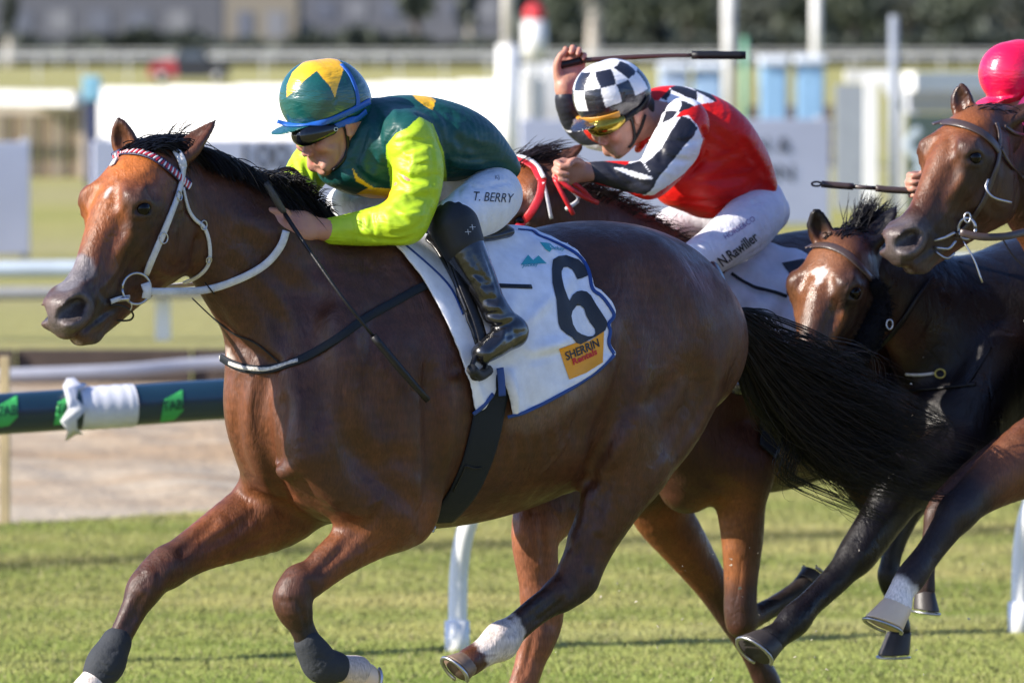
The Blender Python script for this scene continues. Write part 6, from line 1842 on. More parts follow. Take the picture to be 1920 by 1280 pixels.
# tangled locks
UL = []
for q in range(46):
    a_ = rs.rand() * 4; k_ = min(int(a_), 3); f_ = a_ - k_
    base_ = [((1 - f_) * x0 + f_ * x1 + rs.normal() * 12 * i, (1 - f_) * y0 + f_ * y1 + rs.normal() * 9 * i) for i, ((x0, y0), (x1, y1)) in enumerate(zip(UG[k_], UG[k_ + 1]))]
    end_ = 3 + rs.randint(4); base_ = base_[:end_] if end_ < 6 else base_
    UL.append(base_)
LL = []
for gpx in UL:
    t_ = rs.normal() * .04; c_ = catmull(np.array([FA(u, v, t_ * i / 5) for i, (u, v) in enumerate(gpx)]), 5)
    for m_ in range(22):
        o_ = rs.normal(size=3) * .010; w_ = np.linspace(0, 1, len(c_))[:, None]; o2 = rs.normal(size=3) * .010
        LL.append(c_ + o_ * (.3 + np.sin(w_ * 3.14) * .9) + o2 * w_ ** 2)
strands('tail', LL, .0016, MAT['hair'], lead)
f = Field(); put(f, FA, [(1340, 580, 0, 30, 26), (1385, 620, 0, 34, 26), (1420, 665, 0, 32, 26), (1452, 712, 0, 24, 20)], k=.02)
build('tail_dock', f, .007, MAT['hair'], lead, (.01, .01, .01))
# ------------------------------------------------------------------ the horses behind
def horse_head(F, f, poll_px, depth, dyaw, pitch, S):
    global LASTM
    LASTM = M = move_matrix(HA.o, P(poll_px[0], poll_px[1], depth), dyaw, pitch, HA.l, S)
    H = Moved(HA, M, S); head_field(f, H, S); head_lines(f, HEAD_BAKE, M, S, H); return H

def painter(F, p):
    k = F.S_
    def s(pts, c, soft=.05, amt=1, rag=.008, rag2=.004):
        p.stroke([[*F(a, b_, t), r / PX * k] for a, b_, t, r in pts], c, soft, amt, rag, rag2)
    return s

def ears(f, H, S, back=0.0):
    r = .0345
    ear_field(f, H, S, H(334, 304, .052), H(364 + 8 * back, 266 + 10 * back, .062), H(405 + 12 * back, 226 + 26 * back, .075), r, H.l * .25 + np.array([0, 0, 1.0]) - .45 * H.a)
    ear_field(f, H, S, H(244, 300, -.052), H(231 + 6 * back, 258, -.062), H(222 + 14 * back, 220 + 4 * back, -.062), r, H.a * .8 + np.array([0.45, 0, .0]))

# ---- horse B (red bridle)
FB = Frame(1450, 650, 17.95, 42); FB.S_ = 17.95 / 16.1; SB = FB.S_
fb = Field()
pb_ = lambda pts, k=.03, **kw: put(fb, FB, pts, k=k, S=SB, **kw)
pb_([(1270, 760, 0, 120, 92), (1320, 700, 0, 200, 130), (1420, 690, 0, 235, 185), (1520, 660, 0, 230, 190), (1580, 640, 0, 212, 180), (1640, 622, 0, 180, 160), (1680, 640, 0, 130, 120)], k=.04, sub=6)
pb_([(1030, 400, 0, 76, 46), (1110, 460, 0, 100, 60), (1200, 540, 0, 130, 84), (1290, 620, 0, 160, 110)], k=.07)
pb_([(1262, 830, .09, 72, 60), (1290, 900, .10, 62, 52)], k=.06, mirror=True)
pb_([(1330, 700, .18, 90, 44), (1300, 820, .17, 80, 48), (1390, 880, .19, 64, 46)], k=.06, mirror=True)
pb_([(1398, 870, .18, 56, 46), (1390, 940, .165, 50, 42), (1392, 1010, .16, 42, 36), (1389, 1090, .16, 33, 30), (1388, 1140, .16, 31, 31), (1388, 1168, .16, 27, 27)], k=.04)
pb_([(1392, 1166, .16, 25, 24), (1440, 1142, .15, 20, 17), (1490, 1112, .14, 21, 18), (1508, 1096, .14, 22, 20)], k=.02)
pb_([(1225, 900, -.12, 70, 58), (1238, 955, -.13, 60, 48), (1284, 1022, -.13, 48, 38), (1332, 1092, -.13, 35, 30), (1372, 1160, -.13, 26, 25), (1408, 1222, -.13, 21, 19), (1434, 1268, -.13, 26, 24), (1450, 1300, -.13, 22, 22)], k=.04)
pb_([(1650, 760, .12, 90, 50), (1610, 860, .12, 56, 36), (1650, 960, .12, 32, 26)], k=.06)
HB = horse_head(FB, fb, (1002, 322), 17.45, -4, 6, 1.0)
ears(fb, HB, 1.0, .9)
gro(fb, FB, [(1362, 960, .20), (1376, 1050, .19), (1380, 1120, .19)], .010, [.004, .007, .003])
gro(fb, FB, [(1300, 880, .2), (1345, 905, .22), (1400, 930, .22)], .02, [.003, .010, .004])
VB2, QB2 = nets(fb, .0095, smooth=1)
p = Paint(VB2, (.055, .019, .010)); s = painter(FB, p)
s([(1360, 940, .17, 60), (1370, 1060, .16, 40)], (.24, .085, .028), .08, .7)  # sunlit strip of the near foreleg, painted in
s([(1390, 1150, .16, 50)], (.05, .022, .016), .06, .8)
s([(1440, 1142, .15, 40), (1510, 1095, .14, 40)], (.015, .012, .012), .04, .95)
s([(1230, 960, -.13, 60), (1320, 1080, -.13, 40)], (.26, .085, .022), .08, .7)  # far foreleg: sun warmth painted over its brown
s([(1345, 1110, -.13, 40), (1440, 1290, -.13, 50)], (.04, .018, .014), .07, .9)
paint_head(p, HB, 1.0)
horseB = empty('racehorse', G(1450, 17.75), 'dark bay racehorse in a red bridle, behind the rump of the leading horse', 'horse')
bodyHB = link('body', mesh_np('body', VB2, QB2, cols=np.clip(p.C, .003, .9)), MAT['coat'], horseB)
BV_B = bvh_arr(VB2, QB2)
hoof('hoof', FB, FB(1510, 1090, .14), FB(1522, 1074, .14), -FB.a, 27 / PX * SB, MAT['hoof_dark'], horseB, MAT['steel'])
hoof('hoof', FB, FB(1452, 1300, -.13), FB(1440, 1330, -.13), FB.a, 27 / PX * SB, MAT['hoof_dark'], horseB, MAT['steel'])
eye_ball(HB, 1, horseB, MAT)
mane(HB, [(255, 280), (280, 272), (318, 276)], 420, (.8, 1.0, .1), .15, droop=.5, parent=horseB, spread=.03, name='forelock', mat=MAT['hair_brown'])
mane(FB, [(1060, 345), (1120, 385), (1180, 420), (1250, 470)], 1000, (1.0, .8, .3), .13, droop=.7, parent=horseB, spread=.05, name='mane', mat=MAT['hair_brown'])
brB = empty('bridle', HB(300, 420, .1), 'red bridle with a white lined browband on the horse behind the leader', 'bridle')
MAT['red_strap'] = simple('red_strap', (.50, .012, .02), .45, bmp=.3, bscale=160)
strap('browband', [(946, 298), (968, 300), (990, 308), (1006, 322), (1016, 340)], BV_B, .026, MAT['red_strap'], brB, off=.004)
strap('browband_lining', [(946, 296), (970, 297), (994, 305), (1010, 320), (1019, 338)], BV_B, .012, MAT['white_rubber'], brB, off=.008)
strap('cheekpiece', [(1016, 340), (1013, 365), (1000, 392), (982, 415), (966, 432)], BV_B, .022, MAT['red_strap'], brB, off=.005)
strap('throat_lash', [(1018, 345), (1024, 370), (1032, 410)], BV_B, .010, MAT['white_rubber'], brB, off=.005)
for pts in ([(1040, 335, .1), (1055, 365, .12), (1075, 402, .13)], [(1046, 330, .05), (1085, 350, .1), (1112, 378, .1)], [(1038, 330, .1), (1082, 362, .14), (1120, 380, .12)]):
    tube('rein', [FB(*q) for q in pts], .0065, MAT['red_strap'], brB)
tube('rein', [FB(1060, 345, .1), FB(1085, 372, .12), FB(1062, 392, .12)], .006, MAT['white_rubber'], brB)
scB = empty('saddlecloth', FB(1450, 550, .3), 'white saddlecloth with a dark numeral under the jockey in red', 'saddlecloth')
clB = [(1345, 520), (1372, 500), (1410, 478), (1440, 462), (1475, 462), (1510, 478), (1560, 500), (1590, 560), (1590, 640), (1500, 660), (1440, 640), (1390, 600), (1350, 560)]
def foldB(u, v): return .012 + .006 * np.sin(u * .09 + v * .05) + .004 * np.sin(u * .05 - v * .11)
r = patch('cloth', clB, BV_B, MAT['cloth'], scB, off=0, step=9, thick=.006, wob=foldB, smooth_it=3, cols=lambda V: np.tile((.66, .66, .72), (len(V), 1)))
bvb = BVHTree.FromPolygons([Vector(x) for x in r[1]], r[2])
patch('numeral', [(1466, 494), (1504, 486), (1520, 492), (1500, 510), (1480, 514)], bvb, MAT['number_ink'], scB, off=.003, step=6)
strap('strap', [(1366, 515), (1395, 535), (1425, 545), (1470, 556)], bvb, .010, MAT['girth'], scB, off=.01)
strap('girth', [(1448, 650), (1450, 720), (1446, 780), (1436, 850)], BV_B, .08, MAT['girth'], scB, off=.01, thick=.005)
stB = Field(); put(stB, FB, [(1444, 735, .24, 16), (1456, 765, .25, 17), (1470, 790, .25, 14)], S=SB)

# ---- rider B
riderB = empty('person', G(1350, 17.7), 'jockey in red silks with black and white checks, whip hand raised beside a checkered cap', 'person')
RB = FB
MB_ = move_matrix(JA(606, 180, 0), P(1143, 172, 17.48), 2, 9, JA.l, .95)
JB = Moved(JA, MB_, .95)
b = Field(); S_ = SB
pp = lambda f_, pts, k=.03, **kw: put(f_, RB, pts, k=k, S=SB, **kw)
face_field(b, JB, .95)
b.chain([JB(645, 268, 0), JB(668, 262, 0), RB(1240, 215, 0)], [.044, .048, .06], [.045, .052, .08], n=RB.l, k=.03)
pp(b, [(1262, 222, 0, 42, 62), (1310, 262, 0, 50, 76), (1372, 340, 0, 44, 60), (1400, 380, 0, 36, 54)], k=.04)
pp(b, [(1283, 232, .18, 32), (1255, 290, .20, 30), (1215, 340, .20, 22), (1150, 327, .14, 18), (1090, 322, .09, 17)], k=.025)
pp(b, [(1200, 232, -.20, 26), (1130, 250, -.30, 24), (1088, 232, -.36, 22), (1062, 180, -.36, 17), (1058, 160, -.36, 17)], k=.025)
pp(b, [(1410, 400, .08, 32), (1355, 455, .18, 28), (1308, 488, .20, 26), (1350, 580, .27, 24), (1400, 680, .30, 16), (1430, 705, .31, 15), (1385, 720, .32, 14)], k=.04)
pp(b, [(1395, 385, -.10, 40), (1290, 420, -.22, 34), (1240, 450, -.24, 30), (1280, 560, -.28, 20)], k=.04)
hand(b, RB(1092, 322, .09), RB(1074, 322, .09), RB(1056, 322, .085), np.array([0, 0, 1.0]), RB.l * .9 + np.array([0, 0, -.3]))
# raised fist: fingers towards the camera-left, curled over the whip
hw = RB(1058, 166, -.36); hp = RB(1066, 142, -.36); hk = RB(1072, 122, -.36)
hand(b, hw, hp, hk, -RGT * .9 + np.array([0, 0, .15]), -FWD * .8 + UPV * .2, S=1.0)
def pbp(p):
    face_paint(p, JB, .95)
    p.stroke([[*RB(1070, 114, -.36), .035]], (.50, .17, .13), .03, .5)
o, VBB, FBB = build('body', b, .0036, MAT['skin'], riderB, SKIN, pbp); eyes_behind(JB, riderB, .95)
hf_ = Field(); put(hf_, JB, [(668, 222, 0, 30, 46), (674, 246, 0, 22, 34)], k=.02, S=.95); build('hair', hf_, .005, MAT['hair_man'], riderB, (.02, .01, .01))
j = Field()
pp(j, [(1234, 205, 0, 40, 42), (1252, 212, 0, 50, 58), (1276, 228, 0, 64, 92), (1312, 255, 0, 72, 116), (1355, 305, 0, 66, 106), (1385, 345, 0, 46, 92)], k=.03, sub=6)
pp(j, [(1290, 330, 0, 66, 80), (1330, 360, 0, 50, 84)], k=.05)
pp(j, [(1283, 228, .16, 44, 42)], k=.05, mirror=True)
pp(j, [(1284, 238, .185, 46, 42), (1262, 280, .20, 46, 44), (1232, 325, .205, 38, 36), (1214, 338, .20, 33, 32)], k=.02, sub=5)
pp(j, [(1216, 338, .20, 32, 30), (1170, 330, .16, 27, 26), (1125, 324, .12, 21, 20), (1100, 322, .095, 17, 16)], k=.02, sub=5)
pp(j, [(1200, 232, -.20, 38), (1130, 250, -.30, 34), (1088, 232, -.36, 31), (1068, 202, -.36, 25), (1060, 186, -.36, 20)], k=.025, sub=4)
SJB = Skin(j, .010, RB)
gk = lambda pts, w, a: SJB.line([p[:2] for p in pts], w, np.asarray(a) * 1.5)
gk([(1252, 232, .17), (1240, 270, .17), (1240, 300, .16)], .008, .005); gk([(1318, 246, .20), (1320, 290, .21), (1290, 330, .20)], .009, .008)
for (x0, y0, x1, y1, t, w, a) in [(1300, 340, 1420, 320, .18, .012, .008), (1290, 365, 1400, 345, .17, .010, -.006), (1280, 375, 1390, 372, .16, .010, .006), (1330, 230, 1400, 300, .17, .014, .005), (1310, 310, 1400, 270, .19, .012, .005),
                                (1225, 290, 1300, 300, .25, .009, .006), (1215, 310, 1280, 330, .25, .008, -.005), (1160, 312, 1215, 350, .22, .008, .006), (1140, 310, 1180, 348, .19, .006, .005), (1105, 308, 1112, 340, .14, .005, .004),
                                (1240, 260, 1310, 262, .25, .009, .005), (1380, 250, 1436, 330, .12, .012, .006), (1340, 395, 1420, 355, .15, .008, .005)]:
    gk([(x0, y0, t), ((x0 + x1) / 2 + 3, (y0 + y1) / 2 + 5, t + .012), (x1, y1, t)], w, [a * .3, a, a * .4])
RED = (.62, .008, .006); BLK = (.014, .015, .024); WHT = (.80, .80, .84)
def checks(V, c0, ax, ay, size):
    x = (V - c0) @ ax / size; y = (V - c0) @ ay / size
    return ((np.floor(x) + np.floor(y)) % 2 == 0).astype(float)
def pjb(p):
    V = p.V
    m, u, v, z = poly_mask(V, [(1226, 222), (1234, 190), (1258, 164), (1290, 152), (1322, 164), (1346, 190), (1310, 196), (1276, 210), (1262, 224), (1240, 266), (1210, 300), (1196, 300), (1205, 262)], RB)
    ax = (RB.a * -.75 + np.array([0, 0, .66])); ay = (RB.a * .66 + np.array([0, 0, .75]))
    near = z < depth_of(RB(1290, 200, -.02))
    ck = checks(V, RB(1270, 190, .1), ax, ay, .047)
    p.mask(m * near, WHT); p.mask(m * near * ck, BLK)
    sf = chain_dist(V, [[*RB(1180, 240, -.24), .06], [*RB(1130, 250, -.30), .07], [*RB(1088, 232, -.36), .07], [*RB(1050, 170, -.36), .06]]) < 0
    a1 = RB.a * .3 + np.array([0, 0, .95]); a2 = np.cross(a1, RB.l)
    p.mask(sf.astype(float), WHT); p.mask(sf * checks(V, RB(1060, 212, -.36), a1, a2, .050), BLK); p.mask((chain_dist(V, [[*RB(1056, 180, -.36), .05], [*RB(1062, 200, -.36), .045]]) < 0).astype(float), BLK)
    zn = z < depth_of(RB(1250, 290, .06))
    pm = lambda poly: inside_poly(u, v, poly) & zn & ~sf
    back = (chain_dist(V, [[*RB(1262, 284, .21), .06], [*RB(1216, 338, .205), .055], [*RB(1140, 326, .14), .045], [*RB(1090, 322, .09), .04]]) < 0) & ~zn
    p.mask(pm([(1174, 312), (1186, 296), (1212, 262), (1236, 234), (1262, 222), (1290, 216), (1308, 236), (1318, 262), (1308, 298), (1282, 326), (1250, 350), (1226, 366), (1206, 366)]) | back, WHT)
    p.mask(pm([(1270, 228), (1278, 217), (1294, 222), (1308, 240), (1300, 256), (1288, 268), (1266, 296), (1244, 322), (1230, 340), (1208, 306), (1222, 296), (1240, 279), (1252, 256)]), BLK)
    p.mask(pm([(1182, 286), (1196, 274), (1211, 270), (1206, 284), (1190, 296)]), BLK)
    p.mask(pm([(1080, 300), (1120, 300), (1150, 305), (1172, 309), (1202, 301), (1216, 320), (1232, 336), (1226, 352), (1210, 366), (1165, 358), (1120, 343), (1080, 345)]), BLK)
    p.mask(pm([(1150, 314), (1168, 316), (1222, 332), (1228, 337), (1202, 336), (1168, 324)]), WHT)
build('jacket', j, .0038, MAT['silk'], riderB, RED, pjb)
# collar
cf = Field(); cf.chain([RB(1220, 200, .02), RB(1222, 236, .05), RB(1206, 266, .04), RB(1196, 280, .0)], .011, .010, n=RB.l, k=.01)
build('collar', cf, .004, MAT['silk'], riderB, RED)
q = Field()
pp(q, [(1402, 378, 0, 54, 84), (1416, 396, 0, 50, 78)], k=.03)
pp(q, [(1418, 402, .09, 54, 52), (1392, 430, .15, 54, 48), (1345, 465, .20, 44, 42), (1305, 492, .22, 40, 38)], k=.03, sub=5)
pp(q, [(1395, 385, -.10, 50), (1300, 415, -.20, 44), (1245, 445, -.23, 40), (1262, 500, -.26, 32)], k=.03)
gro(q, RB, [(1260, 420, -.1), (1300, 410, .02), (1380, 400, .16), (1430, 372, .18)], .009, .007); gro(q, RB, [(1280, 455, .22), (1330, 440, .24), (1400, 425, .22)], .006, .004); gro(q, RB, [(1330, 500, .25), (1400, 480, .23), (1450, 440, .18)], .006, .004)
def pq2(p): p.stroke([[*RB(1250, 440, -.2), .05], [*RB(1290, 470, .1), .03]], (.72, .50, .55), .06, .5, .01)
o, VQ2, FQ2 = build('breeches', q, .005, MAT['breeches'], riderB, (.68, .68, .74), pq2)
text_patch('name_lettering', 'N.Rawiller', 1383, 468, 19, bvh_arr(VQ2, FQ2), MAT['ink'], o, rot=37, off=.002, sx=.74, bold=.02, dist=60)
text_patch('logo_lettering', 'HORSE&CO', 1386, 428, 10, bvh_arr(VQ2, FQ2), simple('purple_print', (.22, .12, .30), .6), o, rot=33, off=.002, sx=.9, dist=60)
bf_ = Field(); pp(bf_, [(1305, 490, .22, 36), (1350, 580, .27, 32), (1400, 680, .30, 24), (1432, 705, .31, 24), (1385, 722, .32, 20)], k=.02)
build('boot', bf_, .008, MAT['boot'], riderB, (.01, .01, .01))
bf_ = Field(); pp(bf_, [(1262, 500, -.26, 34), (1300, 600, -.28, 30), (1350, 690, -.31, 24), (1310, 720, -.32, 20)], k=.02)
build('boot', bf_, .008, MAT['boot'], riderB, (.01, .01, .01))
hfB = helmet_field(Field(), JB, .95)
def phb(p):
    c = JB(606, 200, 0); upv = JB(590, 110, 0) - JB(612, 240, 0); upv /= np.linalg.norm(upv)
    fx = JB.a - (JB.a @ upv) * upv; fx /= np.linalg.norm(fx); fy = np.cross(upv, fx)
    r = p.V - c; hgt = r @ upv; az = np.arctan2(r @ fy, r @ fx) + .28; n_ = 12
    el = np.arctan2(hgt, np.hypot(r @ fx, r @ fy))
    ring = np.digitize(el, [R(4), R(34), R(62)])
    sec = np.floor(az / (2 * math.pi / n_))
    shrink = np.abs(((az / (2 * math.pi / n_)) % 1) - .5)
    ck = ((sec + ring) % 2 == 0)
    ck = ck & ~((ring == 3))
    ck = ck | ((ring == 0))
    ck2 = (ring == 2) & ((sec + ring) % 2 == 1) & (shrink > .18 + .35 * (1 - (el - R(34)) / R(28)))
    p.mask((ck | ck2).astype(float), BLK)
helB, VHB, FHB = build('helmet', hfB, .0030, MAT['satin_cap'], riderB, (.78, .78, .80), phb)
gg = Field(); put(gg, JB, [(574, 250, -.050, 14, 10), (562, 250, -.022, 17, 8), (556, 250, .0, 15, 7), (562, 250, .022, 18, 8), (576, 250, .050, 19, 10), (604, 246, .070, 15, 7), (622, 240, .074, 10, 5)], k=.01, sub=4, S=.95)
gro(gg, JB, [(548, 262, 0), (556, 278, 0)], .010, .010)
gog, VG, FG = build('goggles', gg, .0030, MAT['lens_gold'], riderB, (.01, .01, .01))
bvB = bvh_arr(np.vstack([VBB, VHB]), np.vstack([FBB, FHB + len(VBB)]))
strap('visor_trim', [(1078, 217), (1096, 221), (1120, 222), (1148, 215), (1160, 211)], bvB, .017, simple('orange_leather', (.55, .25, .03), .4, bmp=.4, bscale=90), gog, off=.006, thick=.003)
strap('goggle_strap', [(1165, 228), (1185, 215), (1205, 196), (1214, 180)], bvB, .014, MAT['black_leather'], gog, off=.004, thick=.003)
strap('chin_strap', [(1180, 215), (1186, 235), (1188, 262), (1178, 276)], bvB, .008, MAT['black_leather'], riderB, off=.004, thick=.003)
strap('chin_strap', [(1208, 215), (1200, 240), (1188, 262)], bvB, .008, MAT['black_leather'], riderB, off=.004, thick=.003)
wB = empty('whip', RB(1070, 120, -.18), 'black whip raised level behind the checkered cap by the jockey in red', 'whip', 'riding whips')
dz = depth_of(hk) - .02
tube('handle', [P(1040, 124, dz), P(1062, 120, dz), P(1090, 114, dz)], [.016, .0105, .010], MAT['black_leather'], wB)
tube('shaft', [P(1090, 114, dz), P(1170, 108, dz), P(1240, 105, dz), P(1300, 104, dz)], [.008, .0065, .0055, .005], simple('whip_shaft', (.05, .025, .025), .4), wB)
tube('flap', [P(1297, 104, dz), P(1350, 104, dz), P(1398, 104, dz)], [.0115, .0115, .011], MAT['black_leather'], wB)

# ---- horse C (dark, star)
FC = Frame(1850, 700, 17.92, 40); FC.S_ = 17.92 / 16.1; SCC = FC.S_
fc = Field()
pc_ = lambda pts, k=.03, **kw: put(fc, FC, pts, k=k, S=SCC, **kw)
pc_([(1800, 740, 0, 110, 84), (1850, 690, 0, 190, 130), (1950, 660, 0, 225, 175), (2080, 640, 0, 225, 190), (2200, 610, 0, 210, 180), (2330, 600, 0, 180, 160), (2420, 620, 0, 120, 110)], k=.04, sub=5)
pc_([(1640, 520, 0, 66, 44), (1700, 560, 0, 92, 58), (1775, 610, 0, 130, 84), (1850, 660, 0, 160, 110)], k=.07)
pc_([(1770, 790, .09, 70, 58), (1790, 860, .10, 60, 50)], k=.06, mirror=True)
pc_([(1880, 700, .17, 80, 44), (1830, 810, .17, 72, 46), (1860, 870, .18, 60, 44)], k=.06, mirror=True)
pc_([(1780, 870, .17, 70, 52), (1700, 905, .165, 58, 44), (1660, 962, .16, 46, 36), (1622, 1018, .16, 40, 36), (1604, 1044, .16, 34, 32)], k=.04)
pc_([(1606, 1040, .16, 33, 30), (1566, 1086, .16, 28, 24), (1518, 1132, .16, 25, 22), (1490, 1162, .16, 31, 27), (1462, 1188, .16, 24, 23), (1445, 1200, .16, 28, 27)], k=.02)
pc_([(1760, 870, -.13, 60, 46), (1710, 930, -.13, 42, 34), (1686, 990, -.13, 26, 24), (1670, 1050, -.13, 20, 18), (1668, 1084, -.13, 24, 22), (1680, 1130, -.13, 17, 16), (1688, 1180, -.13, 22, 20)], k=.03)
pc_([(2380, 720, .14, 110, 60), (2350, 880, .14, 66, 40), (2420, 1020, .14, 34, 28), (2380, 1160, .14, 26, 22), (2330, 1230, .14, 28, 26)], k=.06)
pc_([(2360, 720, -.14, 110, 60), (2300, 880, -.14, 66, 40), (2250, 1020, -.14, 34, 28), (2200, 1160, -.14, 26, 22)], k=.06)
HC = horse_head(FC, fc, (1600, 456), 17.42, 8, 4, 1.03)
ears(fc, HC, 1.04, 0.1)
gro(fc, FC, [(1640, 940, .2), (1612, 1000, .19), (1580, 1070, .19)], .010, [.003, .006, .002])
gro(fc, FC, [(1742, 800, .0), (1750, 870, 0), (1780, 910, 0)], .025, [.01, .02, .01])
VC, QC = nets(fc, .0092, smooth=1)
p = Paint(VC, (.006, .0045, .0055)); s = painter(FC, p)
s([(1700, 780, 0, 30), (1760, 860, .1, 60)], (.12, .05, .026), .10, .8)
s([(1690, 800, .0, 8), (1760, 880, 0, 8)], (.4, .25, .18), .04, .4, .012, .01)
s([(1660, 640, 0, 60)], (.08, .03, .02), .1, .8)
paint_head(p, HC, 1.04, dark=(.02, .012, .011), sunlit_orange=(.22, .085, .035), star=[star_pts([(212, 338, .004), (205, 350, .009), (198, 364, .004)], LASTM), star_pts([(197, 344, .003), (215, 346, .005)], LASTM)])
horseC = empty('racehorse', G(1850, 18.1), 'dark brown racehorse with a white star and black sheepskin cheekpieces', 'horse')
bodyHC = link('body', mesh_np('body', VC, QC, cols=np.clip(p.C, .003, .9)), MAT['coat_dark'], horseC)
BV_C = bvh_arr(VC, QC)
eye_ball(HC, 1.04, horseC, MAT)
hoof('hoof', FC, FC(1444, 1202, .16), FC(1424, 1228, .16), FC.a + np.array([0, 0, .1]), 38 / PX * SCC, MAT['hoof_dark'], horseC, MAT['steel'])
hoof('hoof', FC, FC(1688, 1184, -.13), FC(1686, 1226, -.13), FC.a * .5 + np.array([0, 0, -.5]), 30 / PX * SCC, MAT['hoof_dark'], horseC, MAT['steel'])
mane(HC, [(255, 282), (280, 272), (318, 276)], 380, (.7, .9, .1), .12, droop=.9, parent=horseC, spread=.03, name='forelock')
mane(HC, [(300, 262), (340, 268), (380, 292)], 420, (1.3, .5, .1), .12, droop=.2, parent=horseC, spread=.03, name='mane')
mane(FC, [(1680, 470), (1740, 480), (1800, 500), (1860, 530)], 500, (.4, 1.0, .5), .12, droop=1.2, parent=horseC, spread=.04)
brC = empty('bridle', HC(300, 420, .1), 'dark bridle with black sheepskin cheekpieces on the horse with a white star', 'bridle')
strap('browband', [(1512, 468), (1530, 462), (1556, 463), (1585, 476), (1610, 500), (1632, 524)], BV_C, .022, MAT['brown_leather'], brC, off=.004)
sk = []
for (u, v) in [(1640, 536), (1648, 560), (1645, 590), (1632, 622), (1614, 652), (1594, 684)]:
    l, n = hit(BV_C, u, v); l = l if l is not None else P(u, v, 17.5); sk.append(l - FWD * .012)
f = Field(); f.chain(sk, [.022, .030, .033, .036, .038, .034], k=.02); oS, VS, FS = build('sheepskin_roll', f, .006, MAT['black_wool'] if 'black_wool' in MAT else MAT.setdefault('black_wool', simple('black_wool', (.006, .006, .008), .95, bmp=1.0, bscale=130, spec=.15)), brC, (.01, .01, .01))
hl = []
for i in range(900):
    k = rs.randint(len(VS)); c = VS[k]; d = c - np.array(sk[int(np.argmin([np.linalg.norm(c - q_) for q_ in sk]))]); d = d / (np.linalg.norm(d) + 1e-6) + rs.normal(size=3) * .4
    hl.append([c, c + d * .006, c + d * .012 + np.array([0, 0, -.003])])
strands('sheepskin_wool', hl, .0014, MAT['black_wool'], oS)
strap('cheekpiece', [(1632, 524), (1640, 540), (1640, 560)], BV_C, .014, MAT['brown_leather'], brC, off=.004)
for (x, y) in [(1607, 575), (1668, 608)]:
    d_ = depth_of(sk[3]) - .03
    tube('buckle', [P(x + 6 * math.cos(a), y + 9 * math.sin(a), d_) for a in np.linspace(0, 6.283, 9)], .0025, MAT['steel'], brC, sides=6)
strap('rein', [(1600, 690), (1640, 660), (1690, 600), (1716, 560), (1750, 520)], BV_C, .014, MAT['black_leather'], brC, off=.01)
bsC = empty('breast_strap', FC(1760, 720, .1), 'thin dark breastplate straps with brass rings on the dark brown horse', 'strap')
strap('strap', [(1672, 735), (1720, 732), (1770, 728), (1830, 720)], BV_C, .010, MAT['black_leather'], bsC, off=.004)
strap('strap', [(1700, 700), (1730, 702), (1752, 700)], BV_C, .008, MAT['white_rubber'], bsC, off=.004)
strap('strap', [(1858, 652), (1835, 690), (1812, 724)], BV_C, .006, MAT['black_leather'], bsC, off=.004)
l, n = hit(BV_C, 1762, 700)
if l is not None:
    tube('ring', [l - FWD * .02 + RGT * .014 * math.cos(a) + UPV * .012 * math.sin(a) for a in np.linspace(0, 6.283, 10)], .003, simple('brass', (.5, .42, .12), .3, metal=1.0), bsC, sides=6)

# ---- horse D (right edge)
FD = Frame(1960, 640, 17.35, 38); FD.S_ = 17.35 / 16.1; SD = FD.S_
fd = Field()
pd_ = lambda pts, k=.03, **kw: put(fd, FD, pts, k=k, S=SD, **kw)
pd_([(2120, 700, 0, 130, 84), (2150, 660, 0, 195, 130), (2220, 640, 0, 235, 190), (2320, 620, 0, 235, 200), (2480, 600, 0, 220, 190), (2620, 590, 0, 190, 170), (2720, 620, 0, 130, 120)], k=.04, sub=5)
pd_([(1902, 320, 0, 74, 48), (1972, 390, 0, 96, 60), (2050, 480, 0, 124, 80), (2120, 580, 0, 160, 106)], k=.06)
pd_([(2062, 720, .07, 66, 58), (2080, 790, .09, 66, 54)], k=.05, mirror=True)
pd_([(2170, 620, .17, 90, 46), (2120, 740, .17, 76, 46), (2120, 830, .18, 68, 44)], k=.06)
pd_([(2060, 816, .17, 88, 56), (1960, 846, .165, 78, 56), (1886, 886, .16, 58, 46), (1832, 926, .16, 42, 36), (1794, 962, .16, 35, 33)], k=.04)
pd_([(1796, 958, .16, 35, 33), (1746, 1030, .16, 27, 22), (1708, 1082, .16, 29, 26), (1690, 1108, .16, 24, 23), (1682, 1134, .16, 29, 28)], k=.02)
pd_([(2000, 830, -.13, 90, 56), (1860, 890, -.13, 54, 40), (1765, 950, -.13, 26, 24), (1750, 1000, -.13, 21, 19), (1738, 1060, -.13, 17, 16), (1733, 1105, -.13, 22, 20)], k=.03)
pd_([(2660, 760, .14, 120, 60), (2620, 900, .14, 70, 40), (2700, 1050, .14, 36, 28), (2640, 1200, .14, 30, 26)], k=.06)
HD = horse_head(FD, fd, (1862, 226), 17.05, -6, -5, .97)
ears(fd, HD, .97, .75)
gro(fd, FD, [(1880, 520, .02), (1900, 560, .06), (1930, 600, .10)], .006, [.002, .004, .002])
gro(fd, FD, [(1930, 870, .21), (1860, 915, .20), (1800, 965, .19)], .011, [.003, .006, .002])
VD, QD = nets(fd, .0080, smooth=1)
p = Paint(VD, (.046, .018, .010)); s = painter(FD, p)
s([(1930, 520, 0, 60), (1960, 620, 0, 80)], (.28, .095, .025), .12, .8)  # sunlit underside of neck and chest, painted orange
s([(1800, 950, .16, 60), (1710, 1085, .16, 50)], (.018, .012, .013), .07, .95)
s([(1950, 850, .16, 70), (1880, 890, .16, 60)], (.20, .066, .022), .1, .7)  # sun on the forearm, painted into the coat
